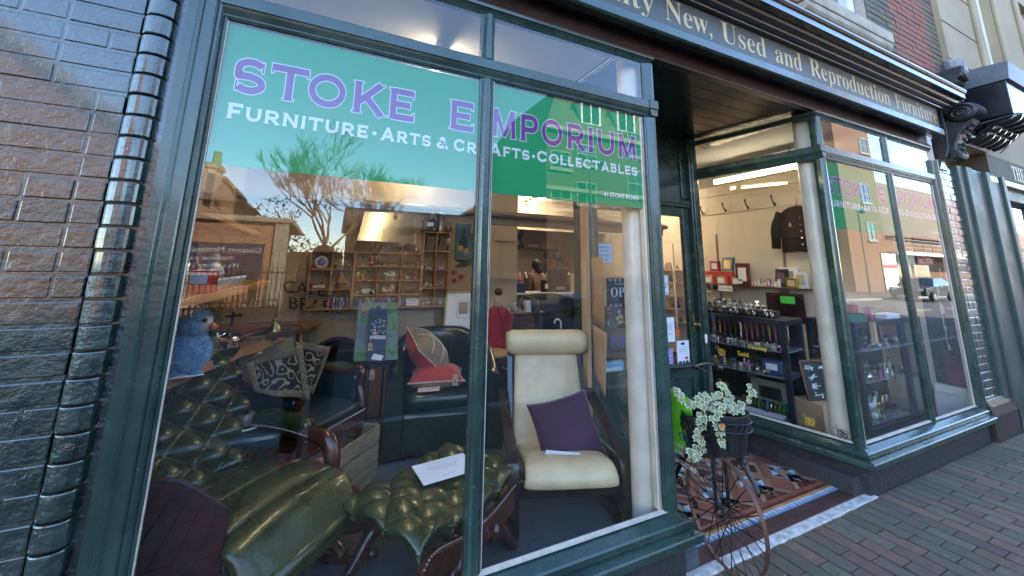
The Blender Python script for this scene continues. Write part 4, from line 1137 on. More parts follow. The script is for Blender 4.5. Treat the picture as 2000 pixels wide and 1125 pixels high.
m.add([(hx, -D4-6, zev+2.9), (36, -D4-6, zev+2.9), (36, -D4-8.5, zev+2.9), (hx, -D4-8.5, zev+2.9), (hx+6, -D4-7, zev+7), (36, -D4-7, zev+7)], [(0, 1, 5, 4), (1, 2, 5), (2, 3, 4, 5), (3, 0, 4)]); m.build('upper_roof', SLATE, ap)

# brick tower block further along, then low shops
D5 = 15.5
e0 = mir(1652, 430, D5); e1 = mir(1722, 430, D5)
tw = thing('brick_tower', 'tall sunlit orange brick block with white windows, reflected in the right bay', 'building', ((e0.x+e1.x)/2, -D5, 0))
wn_ = []
for px, py, h_ in ((1686, 285, 1.5), (1689, 378, 1.7), (1702, 452, 1.6)):
    q = mir(px, py, D5); wn_.append((q.x-.75, q.x+.75, q.z-h_/2, q.z+h_/2))
    if px == 1689: wn_.append((q.x-9.5, q.x-8.1, q.z-h_/2, q.z+h_/2))
facade(tw, e0.x, e1.x, -D5, -.1, 19.0, wn_, TOWB, depth=12)
m = MB(); m.box(e0.x-.1, e1.x+.1, -D5-12, -D5+.06, 19.001, 19.5); m.build('parapet', STON, tw)
rb_ = thing('dark_filler_block', 'dull brick block added between the apartments and the tower to darken the reflection there', 'building', (37, -22, 0)); m = MB(); m.box(30, e0.x+3, -29, -22, -.1, 15); m.build('wall', DULB, rb_); m = MB(); m.box(33, 35, -21.99, -21.95, 2, 4); m.box(33, 35, -21.99, -21.95, 6, 8); m.build('window', DKGL, rb_)  # added as a shaded recess, in place of the tower's shaded side
D6 = 16.5
f0 = mir(1735, 520, D6); f1 = mir(1850, 520, D6)
sh = thing('low_shops', 'low brick shops with sloping roof, railing and a white canopy, reflected in the right bay', 'shops', (f1.x, -D6, 0))
facade(sh, e1.x+.3, f1.x+35, -D6, -.1, 5.0, [], TOWB, depth=9)
zr = mir(1790, 372, D6+6).z
m = MB(); m.add([(e1.x+.3, -D6+.4, 5.0), (f1.x+35, -D6+.4, 5.0), (f1.x+35, -D6-6, zr), (e1.x+.3, -D6-6, zr), (e1.x+.3, -D6-9, 5), (f1.x+35, -D6-9, 5)], [(0, 1, 2, 3), (3, 2, 5, 4), (0, 3, 4), (1, 5, 2)]); m.build('roof', RTILE, sh)
m = MB(); m.box(e1.x+.4, f1.x+34, -D6+.01, -D6+1.6, 3.2, 3.5); m.build('canopy', WHITEP, sh)
m = MB()
for z in (3.9, 4.25, 4.6): m.box(e1.x+.4, f1.x+34, -D6+1.3, -D6+1.34, z, z+.05)
for k in range(30): m.box(e1.x+.4+k*2, e1.x+.45+k*2, -D6+1.3, -D6+1.34, 3.501, 4.66)
m.build('railing', BLACKP, sh)
def shop_sign(px, c, txt):
    q = mir(px, 505, D6-.4); w = 3.4
    m = MB(); m.box(q.x-w/2, q.x+w/2, -D6+.35, -D6+.42, 2.45, 3.15); o = m.build('sign', mat('sign_'+txt.lower(), c, .5), sh)
    m = MB(); text_mb(m, txt, (q.x+w*.42, -D6+.425, 2.58), (-1, 0, 0), (0, 0, 1), .6, width=w*.82, depth=.004); m.build('lettering', WHITEV, o)
    m = MB(); m.box(q.x-w/2, q.x+w/2, -D6+.02, -D6+.05, .1, 2.4); m.build('window', DKGL, sh)
shop_sign(1769, (0.05, 0.30, 0.30), 'SHOP'); shop_sign(1806, (0.55, 0.04, 0.05), 'FORCES')
q0 = mir(1735, 500, 13); 
sg = thing('bus_stop_sign', 'white information panel with a red band on a pole', 'sign', (q0.x, -13, 0))
m = MB(); m.box(q0.x-1.1, q0.x+1.1, -13.02, -12.98, .4, 3.0); m.build('panel', WHITEP, sg)
m = MB(); m.box(q0.x-1.1, q0.x+1.1, -12.979, -12.97, 1.9, 2.2); m.build('red_band', mat('sign_red', (.6, .03, .04), .5), sg)
m = MB(); m.box(q0.x-1.2, q0.x-1.11, -13.04, -12.96, 0, 3.1); m.build('pole', BLACKP, sg)
def lamp(px, D_, h, lab):
    q = mir(px, 440, D_)
    t = thing('street_lamp', lab, 'street lamp', (q.x, -D_, 0), 'street lamps across the road')
    m = MB(); m.tube([(q.x, -D_, 0), (q.x, -D_, 1.2), (q.x, -D_, 1.21), (q.x, -D_, h)], [.09, .09, .055, .05], 10); m.build('post', mat('lamp_grey', (.12, .15, .16), .5), t)
    m = MB(); m.tube([(q.x, -D_, h-.02), (q.x+.2, -D_, h+.25), (q.x+.6, -D_, h+.2)], .035, 6); m.build('arm', mat('lamp_grey', (.12, .15, .16), .5), t)
    m = MB(); m.lathe([(.0, h+.25), (.12, h+.2), (.3, h+.05), (.32, h), (.12, h-.04), (.1, h-.12), (0, h-.14)], (q.x+.6, -D_, 0), 14); m.build('lantern', mat('lamp_grey', (.12, .15, .16), .5), t)
lamp(1155, 11.8, mir(1155, 318, 11.8).z, 'grey street lamp before the mansard apartment block')
lamp(1680, 12.4, mir(1672, 412, 12.4).z, 'grey street lamp before the sunlit brick tower')

def car(x, y, col, lab, d=1):
    t = thing('parked_car', lab, 'car', (x, y, -.12), 'cars parked across the street')
    CM = mat('car_paint_%s' % lab.split()[0], col, .25, coat=1.0, metal=.2)
    z = -.12
    prof = [(-2.1, .35), (-2.12, .62), (-2.0, .80), (-1.0, .92), (-.45, 1.38), (.85, 1.42), (1.55, 1.0), (2.05, .9), (2.12, .55), (2.08, .32)]
    m = MB()
    n_ = 5; vs = []
    for (yy, k) in ((-.86, .0), (-.82, 1), (.82, 1), (.86, 0)):
        for (u, v) in prof:
            tap = (.16 if v > 1.1 else 0)*(1 if yy < 0 else -1)
            vs.append((x+u*d, y+yy+tap, z+v))
    k = len(prof); fs = []
    for r_ in range(3):
        for j in range(k-1): fs.append((r_*k+j, r_*k+j+1, (r_+1)*k+j+1, (r_+1)*k+j))
        fs.append((r_*k+k-1, r_*k, (r_+1)*k, (r_+1)*k+k-1))
    fs.append(tuple(range(k))); fs.append(tuple(range(4*k-1, 3*k-1, -1)))
    m.add(vs, fs); m.build('body', CM, t, recalc=True, bevel=.03)
    m = MB()
    for sy in (-.80, .80):
        m.add([(x-.85*d, y+sy*1.01, z+.95), (x-.4*d, y+sy*.87, z+1.32), (x+.8*d, y+sy*.87, z+1.36), (x+1.35*d, y+sy*1.01, z+1.0)], [(0, 1, 2, 3)])
    m.build('side_windows', DKGL, t)
    for sx in (-1.3, 1.3):
        for sy in (-.84, .84):
            w_ = MB(); w_.lathe([(0, -.1), (.3, -.1), (.32, -.06), (.32, .06), (.3, .1), (0, .1)], (x+sx*d, y+sy, z+.32), 18, 'y'); wo_ = w_.build('wheel', mat('tyre_black', (.015, .015, .015), .8), t)
            w_ = MB(); w_.lathe([(0, -.112), (.19, -.112), (.19, .112), (0, .112)], (x+sx*d, y+sy, z+.32), 14, 'y'); w_.build('rim', mat('alloy', (.4, .4, .42), .3, metal=.9), wo_)
    for sy in (-.6, .6):
        m = MB(); m.ball((x-2.07*d, y+sy, z+.68), .12, 8, 6, (.4, 1.3, .7)); m.build('headlight', mat('lamp_glass', (.7, .7, .7), .1), t)
q = mir(1815, 565, 9.6); car(q.x, -9.9, (.02, .022, .025), 'dark saloon car parked before the low shops')
q = mir(1215, 520, 9.8); car(q.x, -10.0, (.10, .11, .13), 'grey hatchback parked before the apartment block')
q = mir(880, 520, 9.8)
# ------------------------------------------------------------------ shop interior: shell
FZ = 0.08
WALLP = mat('warm_wall_paint', (0.60, 0.52, 0.42), .85, var=.06, scale=2.5, bump=.06, bscale=40)
CEILP = mat('white_ceiling_paint', (0.74, 0.73, 0.71), .9, var=.04, scale=2)
CARP = mat('blue_grey_carpet', (0.046, 0.056, 0.070), .95, var=.45, scale=120, bump=.6, bscale=200, sheen=.3)
CARPD = mat('dark_grey_carpet', (0.040, 0.038, 0.040), .95, var=.4, scale=90, bump=.5, bscale=150)
WOODL = mat('pale_pine', (0.55, 0.36, 0.19), .5, var=.3, scale=6, stretch=(1, 1, .12), bump=.08)
WOODO = mat('orange_pine', (0.42, 0.20, 0.075), .5, var=.3, scale=9, bump=.06)
WOODS = mat('shelf_pine_plank', (0.40, 0.21, 0.09), .5, var=.35, scale=6, stretch=(4, .4, 4), bump=.08)
WOODM = mat('mahogany', (0.075, 0.018, 0.010), .22, var=.45, scale=7, coat=.5, stretch=(1, 1, .3), bump=.04)
WOODD = mat('dark_oak', (0.085, 0.045, 0.025), .4, var=.4, scale=7, stretch=(.3, 1, 1), bump=.08)
WOODB = mat('black_stained_wood', (0.012, 0.011, 0.011), .35, var=.3, scale=9)
CARD = mat('brown_cardboard', (0.42, 0.27, 0.16), .8, var=.12, scale=4)
KRAFT = mat('brown_kraft_paper', (0.22, 0.11, 0.05), .6, var=.4, scale=5, bump=.5, bscale=9)
PAPER = mat('white_paper', (0.74, 0.76, 0.80), .7, var=.03)
INK = mat('black_ink', (0.015, 0.015, 0.02), .6)
GREYL = mat('grey_text', (0.20, 0.20, 0.22), .7)
SILV = mat('polished_silver', (0.75, 0.72, 0.66), .12, metal=1, var=.1, scale=6)
PEWT = mat('pewter', (0.32, 0.29, 0.26), .3, metal=1, var=.3, scale=8)
DKMET = mat('black_metal', (0.012, 0.012, 0.014), .4, metal=.3)
CHINA = mat('white_china', (0.72, 0.70, 0.66), .18, coat=.5)
TAGM = mat('buff_tag', (0.45, 0.30, 0.18), .8, var=.1)
STRING = mat('white_string', (.6, .57, .5), .8)
BURL = mat('burlap_sacking', (0.42, 0.29, 0.17), .95, var=.22, scale=70, bump=.8, bscale=160)
BURLD = mat('darker_burlap', (0.36, 0.25, 0.145), .95, var=.25, scale=60, bump=.8, bscale=160)
BURLP = mat('pale_burlap', (0.44, 0.37, 0.28), .95, var=.2, scale=70, bump=.8, bscale=160)
TUBE = mat('fluorescent_tube', (1, 1, 1), .5, emit=(1.0, 0.80, 0.52), estr=4.6)
TUBE2 = mat('dim_fluorescent_tube', (1, 1, 1), .5, emit=(1.0, 0.80, 0.50), estr=6.0)
TUBE3 = mat('back_fluorescent_tube', (1, 1, 1), .5, emit=(1.0, 0.80, 0.55), estr=16.0)
m = MB(); m.box(-1.2, 1.95, 0.02, 1.62, -.02, FZ); struct(m.build('carpet_floor', CARP))
m = MB(); m.box(-1.2, 5.98, 1.62, 8.0, -.02, FZ-.004); m.box(3.4, 5.98, 1.2, 1.62, -.02, FZ-.004); struct(m.build('back_floor', CARPD))
m = MB(); m.box(3.50, 5.98, 0.02, 1.2, -.02, 0.12); struct(m.build('display_floor', CARPD))
m = MB(); m.box(-1.25, 6.0, 0.03, 8.0, 2.953, 3.05); struct(m.build('ceiling', CEILP))
WOODBK = mat('wine_box_wood', (0.30, 0.19, 0.10), .7, var=.3, scale=5, stretch=(1, .5, 3), bump=.1)
m = MB(); m.box(-1.3, -1.0, 0.03, 8.0, -.02, 3.05); struct(m.build('left_wall', WALLP))
m = MB(); m.box(5.9, 6.1, 0.06, 8.0, -.02, 3.05); struct(m.build('party_wall', WALLP))
m = MB(); m.box(-1.3, 6.1, 7.4, 7.6, -.02, 3.05); struct(m.build('back_wall', WALLP))
m = MB(); m.box(-1.0, 2.83, 4.05, 4.15, -.02, 2.95); m.box(2.25, 2.83, 4.0, 4.049, 1.35, 1.43); struct(m.build('chimney_breast_wall', WALLP))
# display partition with its cap and the header beam over the way through
m = MB(); m.box(-1.0, 1.74, 2.62, 2.70, FZ, 2.14); struct(m.build('display_partition', BURLD))
m = MB(); m.profx([(2.55, 2.141), (2.53, 2.16), (2.53, 2.185), (2.60, 2.215), (2.75, 2.215), (2.75, 2.141)], -1.0, 4.6); m.box(1.741, 4.6, 2.63, 2.70, 2.05, 2.14); struct(m.build('header_beam', mat('beam_paint', (.38, .30, .22), .5, var=.1), recalc=True))
m = MB(); m.box(2.9, 5.9, 5.6, 5.7, 2.33, 2.95); struct(m.build('rear_beam', WALLP))

def tube_light(name, a, b, tm, label, zc=2.952, r=.019):
    a = Vector(a); b = Vector(b); t = thing(name, label, 'ceiling light', (a.x, a.y, a.z), 'fluorescent ceiling lights')
    d = (b-a).normalized(); s_ = d.cross(V(0, 0, 1)).normalized()
    m = MB(); m.obox((a+b)/2+V(0, 0, .055), d*((b-a).length/2+.03), s_*.03, V(0, 0, .02)); m.obox(a-d*.02+V(0, 0, .015), d*.012, s_*.018, V(0, 0, .03)); m.obox(b+d*.02+V(0, 0, .015), d*.012, s_*.018, V(0, 0, .03)); m.build('housing', WHITEP, t)
    m = MB(); m.tube([a, b], r, 10); m.build('tube', tm, t, smooth=True)
    if zc-a.z > .1:
        m = MB()
        for k in (.15, .85): 
            p = a.lerp(b, k); m.tube([p+V(0, 0, .07), V(p.x, p.y, zc)], .004, 5)
        m.build('hanger', DKMET, t)
tube_light('strip_light', (4.68, 0.62, 2.70), (4.64, 1.72, 2.70), TUBE, 'bright strip light hanging in the right bay above the coat hooks')
tube_light('strip_light', (0.56, 0.55, 2.87), (0.60, 1.75, 2.87), TUBE2, 'strip light on the ceiling just behind the left transom glass')
tube_light('strip_light', (1.02, 3.1, 2.87), (1.06, 3.95, 2.87), TUBE2, 'strip light showing below the green banner over the wall shelf')
tube_light('strip_light', (3.7, 4.6, 2.86), (3.8, 5.5, 2.86), TUBE3, 'strip light in the back room above the counter')
tube_light('strip_light', (5.0, 3.2, 2.86), (5.0, 4.3, 2.86), TUBE3, 'strip light deep in the shop seen through the door')

# ------------------------------------------------------------------ little builders shared by many things
def cushion_grid(mb, c, ux, uy, uz, w, h, t, nu=18, nv=18, pw=.55, pinch=.10):
    c = Vector(c); ux = Vector(ux).normalized(); uy = Vector(uy).normalized(); uz = Vector(uz).normalized()
    for s_ in (1, -1):
        def fn(u, v):
            a = 2*u-1; b = 2*v-1
            e = max(0, (1-abs(a)**2.4))*max(0, (1-abs(b)**2.4)); th_ = t/2*(e**pw)
            pin = 1-pinch*(1-abs(b)**2)*abs(a)**3, 1-pinch*(1-abs(a)**2)*abs(b)**3
            wr = .004*mnoise.noise(Vector((a*3, b*3, c.x*7+s_)))
            return c+ux*(a*w/2*pin[0])+uy*(b*h/2*pin[1])+uz*(s_*(th_+wr*e))
        mb.grid(fn, nu, nv)
def price_tag(p, d, size=.05, label=None, grp='buff price tags', rot=0.0, up=(0, 0, 1)):
    """buff luggage tag hanging at p, facing d"""
    p = Vector(p); d = Vector(d).normalized(); up = Vector(up).normalized(); x = up.cross(d).normalized(); up = d.cross(x).normalized()
    if rot: q = Matrix.Rotation(rot, 3, d); x = q @ x; up = q @ up
    t = thing('price_tag', label, 'price tag', p, grp)
    m = MB(); w = size*.55
    pl = [(-w/2, -size), (w/2, -size), (w/2, -.18*size), (w*.28, 0), (-w*.28, 0), (-w/2, -.18*size)]
    m.prism(pl, lambda u, v: p+x*u+up*v, lambda u, v: p+x*u+up*v+d*.0012); m.build('card', TAGM, t, recalc=True)
    m = MB(); m.tube([p+up*(-.1*size)+d*.002, p+up*.25*size+x*.05*size+d*.003, p+up*.6*size], .0008, 4); m.build('string', STRING, t)
    m = MB(); m.obox(p+up*(-.6*size)+d*.0018, x*w*.3, up*.003, d*.0003); m.obox(p+up*(-.75*size)+d*.0018, x*w*.2, up*.003, d*.0003); m.build('writing', INK, t)
def sheet(name, label, cat, p, ux, uy, w, h, mm, lines=(), t=.0012, grp=None, ink=GREYL):
    """flat card at p (centre) with lines of writing: (text, x, y, size, material)"""
    p = Vector(p); ux = Vector(ux).normalized(); uy = Vector(uy); uy = (uy-ux*uy.dot(ux)).normalized(); n_ = ux.cross(uy)
    th_ = thing(name, label, cat, p, grp)
    m = MB(); m.obox(p, ux*w/2, uy*h/2, n_*t/2); m.build('card', mm, th_)
    bym = {}
    for ln in lines:
        txt, x, y, s_ = ln[:4]; im = ln[4] if len(ln) > 4 else ink
        mb = bym.setdefault(im.name, (MB(), im))[0]
        if isinstance(txt, tuple): mb.obox(p+ux*x+uy*y+n_*(t/2+.0004), ux*txt[0]/2, uy*txt[1]/2, n_*.0003)
        else: text_mb(mb, txt, p+ux*x+uy*y+n_*(t/2), ux, uy, s_, align='CENTER', depth=.0006)
    for k, (mb, im) in bym.items(): mb.build('writing' if im is not WHITEV else 'lettering', im, th_)
    return th_
def tuft(fn, nu, nv, dep, nx, ny, mb, pw=.5):
    """deep buttoned surface: fn(u, v) -> point, normal"""
    btn = []
    def g(u, v):
        p, n_ = fn(u, v)
        a = u*nx+v*ny; b = u*nx-v*ny
        h = (abs(sin(pi*a))*abs(sin(pi*b)))**pw
        return p+n_*(dep*h)
    mb.grid(g, nu, nv)
def buttons(fn, nx, ny, r_, mb):
    for i in range(-60, 60):
        for j in range(-60, 60):
            u = (i+j)/2/nx; v = (i-j)/2/ny
            if .03 < u < .97 and .03 < v < .97:
                p, n_ = fn(u, v); mb.ball(p+n_*r_*.2, r_, 8, 5)
LEAFG = mat('green_antique_leather', (0.025, 0.036, 0.008), .3, var=.5, scale=5, bump=.3, bscale=55, coat=.4, rvar=.1)
TUBG = mat('dark_green_leather', (0.011, 0.027, 0.017), .28, var=.35, scale=5, bump=.12, bscale=110, coat=.35)
TEAL = mat('blue_green_leather', (0.010, 0.030, 0.038), .3, var=.4, scale=5, bump=.15, bscale=80, coat=.3)
IVORY = mat('ivory_leather', (0.60, 0.46, 0.27), .42, var=.14, scale=7, bump=.3, bscale=26, coat=.1)
NAIL = mat('dull_silver_nail', (0.55, 0.53, 0.48), .3, metal=.9)
# ------------------------------------------------------------------ cream recliner with bentwood frame
def make_recliner():
    O = (1.465, .665, FZ); T = frame(O, (-.33, -.94)); t = thing('lounge_chair', 'cream leather lounge chair with black bentwood arms and roll headrest', 'armchair', O)
    BW = mat('black_brown_bentwood', (0.016, 0.011, 0.009), .25, var=.3, scale=6, coat=.3)
    for sx in (-1, 1):
        x = sx*.322
        pts = bez([(x, -.36, .02), (x, .24, .02), (x, .365, .05), (x, .375, .16), (x, .365, .34), (x, .32, .405), (x, .15, .44), (x, -.10, .50), (x, -.33, .575)], 6)
        m = MB(T)
        n_ = len(pts)
        for i in range(n_-1):
            pass
        vs = []; 
        for i, p in enumerate(pts):
            d = (pts[min(i+1, n_-1)]-pts[max(i-1, 0)]).normalized(); nn = Vector((0, -d.z, d.y))
            for a, b in ((-.034, -.013), (.034, -.013), (.034, .013), (-.034, .013)): vs.append(p+V(a, 0, 0)+nn*b)
        fs = [(i*4+j, i*4+(j+1) % 4, (i+1)*4+(j+1) % 4, (i+1)*4+j) for i in range(n_-1) for j in range(4)]+[(3, 2, 1, 0), tuple((n_-1)*4+j for j in range(4))]
        m.add(vs, fs); m.build('arm_frame', BW, t, recalc=True, bevel=.004)
        m = MB(T); x2 = sx*.27
        pts = bez([(x2, .34, .30), (x2, .0, .22), (x2, -.16, .23), (x2, -.28, .40), (x2, -.40, .72), (x2, -.46, .95)], 6)
        for i in range(len(pts)-1): m.bar(pts[i], pts[i+1]+(pts[i+1]-pts[i])*.15, .022, .035, up=(1, 0, 0))
        m.build('seat_rail', BW, t)
    m = MB(T); m.box(-.29, .29, .335, .36, .225, .315); m.build('front_rail', BW, t, bevel=.004)
    m = MB(T); m.box(-.30, .30, -.37, -.345, .28, .36); m.build('rear_rail', BW, t, bevel=.004)
    # seat and back pad
    path = bez([(.0, .385, .30), (.0, .395, .335), (.0, .34, .365), (.0, .20, .345), (.0, .0, .285), (.0, -.12, .275), (.0, -.205, .335), (.0, -.265, .50), (.0, -.33, .70), (.0, -.375, .835)], 7)
    n_ = len(path); hw = .266
    def pad(i0, i1, name, x_s=1.0):
        m = MB(T)
        P = path[i0:i1]; k = len(P); vs = []; nc = 22
        for i, p in enumerate(P):
            d = (P[min(i+1, k-1)]-P[max(i-1, 0)]).normalized(); nn = Vector((0, -d.z, d.y)); s_ = i/(k-1)
            e = min(1, min(s_, 1-s_)/.07)**.5
            for j in range(nc):
                a = 2*pi*j/nc; ca, sa = cos(a), sin(a)
                px = math.copysign(abs(ca)**.35, ca)*(hw-.03*s_); th_ = math.copysign(abs(sa)**.55, sa)*.036*(.45+.55*e)
                w_ = .0035*mnoise.noise(Vector((px*9, s_*11, 3.1)))
                vs.append(p+V(px, 0, 0)+nn*(th_+w_+(.010*sin(px*5+1.5)*0)))
        fs = [(i*nc+j, i*nc+(j+1) % nc, (i+1)*nc+(j+1) % nc, (i+1)*nc+j) for i in range(k-1) for j in range(nc)]+[tuple(range(nc-1, -1, -1)), tuple((k-1)*nc+j for j in range(nc))]
        m.add(vs, fs); return m.build(name, IVORY, t, smooth=True, recalc=True)
    pad(0, 38, 'seat_cushion'); pad(36, n_, 'back_cushion')
    m = MB(T); q = path[-1]
    c = q+V(0, .035, .075)
    vs = []; nc = 24; L_ = 15
    for i in range(L_):
        s_ = i/(L_-1); x = lerp(-.305, .305, s_); e = min(1, min(s_, 1-s_)/.06+.001)**.4
        for j in range(nc):
            a = 2*pi*j/nc; rr_ = (.088+.004*mnoise.noise(Vector((x*8, a*2, 0))))*(.75+.25*e)
            vs.append(c+V(x, cos(a)*rr_*.8, sin(a)*rr_))
    fs = [(i*nc+j, i*nc+(j+1) % nc, (i+1)*nc+(j+1) % nc, (i+1)*nc+j) for i in range(L_-1) for j in range(nc)]+[tuple(range(nc-1, -1, -1)), tuple((L_-1)*nc+j for j in range(nc))]
    m.add(vs, fs); m.build('headrest', IVORY, t, smooth=True, recalc=True)
    # purple velvet cushion leaning in it, and the paper under it
    VEL = mat('purple_velvet', (0.034, 0.004, 0.028), .75, var=.5, scale=4, sheen=.25, bump=.3, bscale=14)
    p = T @ V(-.05, .06, .43)
    cu = thing('velvet_cushion', 'dark purple velvet cushion leaning on the cream lounge chair', 'cushion', p)
    up_ = (T.to_3x3() @ V(.22, -.45, .86)); r_ = T.to_3x3() @ V(.97, .05, -.22); n_2 = r_.cross(up_)
    m = MB(); cushion_grid(m, p+V(0, 0, .02), r_, up_, n_2, .42, .40, .15); m.build('cover', VEL, cu, smooth=True, merge=.0005)
    pp = T @ V(.02, .26, .392)
    sheet('price_note', 'small white note lying on the cream lounge chair seat below the cushion', 'paper', pp, T.to_3x3() @ V(-1, .25, 0), T.to_3x3() @ V(-.25, -1, .12), .20, .075, PAPER, [('CHAIR  £55', 0, -.015, .03)])
make_recliner()

# ------------------------------------------------------------------ buttoned green rocking chair
def make_rocker():
    O = (-.27, .60, FZ); T = frame(O, (.75, -.66)); T3 = T.to_3x3()
    t = thing('rocking_chair', 'big deep buttoned green leather rocking chair with scrolled mahogany arms', 'rocking chair', O)
    def back(u, v):
        x = lerp(-.33, .33, u); s_ = v
        y = -.27-.24*s_+.04*sin(s_*pi)+.03*sin(s_*2*pi); z = lerp(.30, .97, s_)
        bul = .04*(1-(2*u-1)**2)
        return V(x, y+bul-.03, z), V(0, .97, .2)
    def seat(u, v):
        x = lerp(-.29, .29, u); y = lerp(-.27, .44, v); z = .345+.055*sin(v*pi*1.05)+(.04*v)-(max(0, v-.86)*.9)
        return V(x, y, z+.02*(1-(2*u-1)**2)), V(0, 0, 1)
    m = MB(T); tuft(back, 121, 141, .075, 3.0, 4.5, m, .7); m.build('backrest', LEAFG, t, smooth=True, solid=-.012)
    m = MB(T); buttons(back, 3.0, 4.5, .010, m); m.build('back_buttons', LEAFG, t, smooth=True)
    def seat2(u, v):
        p, n_ = seat(u, v); return p, n_
    m = MB(T); m.grid(lambda u, v: seat(u, v)[0]+V(0, 0, .022*abs(sin(v*pi*4))**.5*(1-.6*abs(2*u-1)**3)+.006*mnoise.noise(V(u*4, v*5, 0))), 41, 61); m.build('seat', LEAFG, t, smooth=True, solid=-.05)
    for sx in (-1, 1):
        x = sx*.355
        # back stile and sweeping side rail
        m = MB(T); pts = bez([(x, -.60, 1.0), (x, -.53, .80), (x, -.43, .60), (x, -.33, .42), (x, -.25, .30), (x, -.05, .27), (x, .2, .30), (x, .40, .335), (x, .50, .285), (x, .485, .25)], 8)
        m.tube(pts, [.026]*len(pts), 8); m.build('side_rail', WOODM, t, smooth=True)
        # arm: padded top, scroll
        m = MB(T); pts = bez([(x, -.36, .56), (x, -.20, .585), (x, -.02, .575), (x, .10, .57), (x, .19, .545), (x, .225, .46), (x, .20, .37), (x, .12, .335), (x, .05, .365), (x, .055, .40)], 8)
        rs_ = [.030+.012*sin(pi*i/(len(pts)-1)) for i in range(len(pts))]
        m.tube(pts, rs_, 10); m.build('arm_scroll', WOODM, t, smooth=True)
        m = MB(T); pts = bez([(x, -.33, .60), (x, -.18, .622), (x, -.03, .612), (x, .07, .602)], 7)
        m.tube(pts, [.030, .038]+[.042]*(len(pts)-4)+[.038, .03], 10); m.build('arm_pad', LEAFG, t, smooth=True)
        m = MB(T)
        for i in range(27):
            s_ = i/26; y = lerp(-.31, .085, s_); 
            for side in (-1, 1): m.ball((x+side*.041, y, lerp(.582, .572, s_)+.012*sin(pi*s_)), .0052, 6, 4)
        m.build('nail_heads', NAIL, t, smooth=True)
        # rocker leg
        m = MB(T); pts = bez([(x, -.62, .10), (x, -.35, .035), (x, 0, .02), (x, .3, .035), (x, .52, .10)], 8); m.tube(pts, .022, 8); m.build('rocker', WOODM, t, smooth=True)
        m = MB(T); pts = bez([(x, .26, .30), (x, .22, .22), (x, .26, .12), (x, .34, .05)], 6); m.tube(pts, [.034, .032, .03]+[.026]*(len(pts)-3), 8); m.build('leg', WOODM, t, smooth=True)
        m = MB(T); pts = bez([(x, -.28, .30), (x, -.25, .2), (x, -.30, .1), (x, -.38, .045)], 6); m.tube(pts, .028, 8); m.build('leg', WOODM, t, smooth=True)
    m = MB(T); pts = bez([(-.36, -.60, .99), (-.2, -.585, 1.02), (0, -.58, 1.03), (.2, -.585, 1.02), (.36, -.60, .99)], 6); m.tube(pts, .026, 8); m.build('crest_rail', WOODM, t, smooth=True)
    m = MB(T); pts = [(-.33, .45, .325), (.33, .45, .325)]; m.tube(pts, .03, 10); m.build('front_roll', LEAFG, t, smooth=True)
    m = MB(T); m.grid(lambda u, v: V(lerp(-.33, .33, u), lerp(-.33, -.60, v)-.045, lerp(.3, .98, v)), 6, 8); m.build('back_panel', LEAFG, t, smooth=True, solid=.02)
make_rocker()

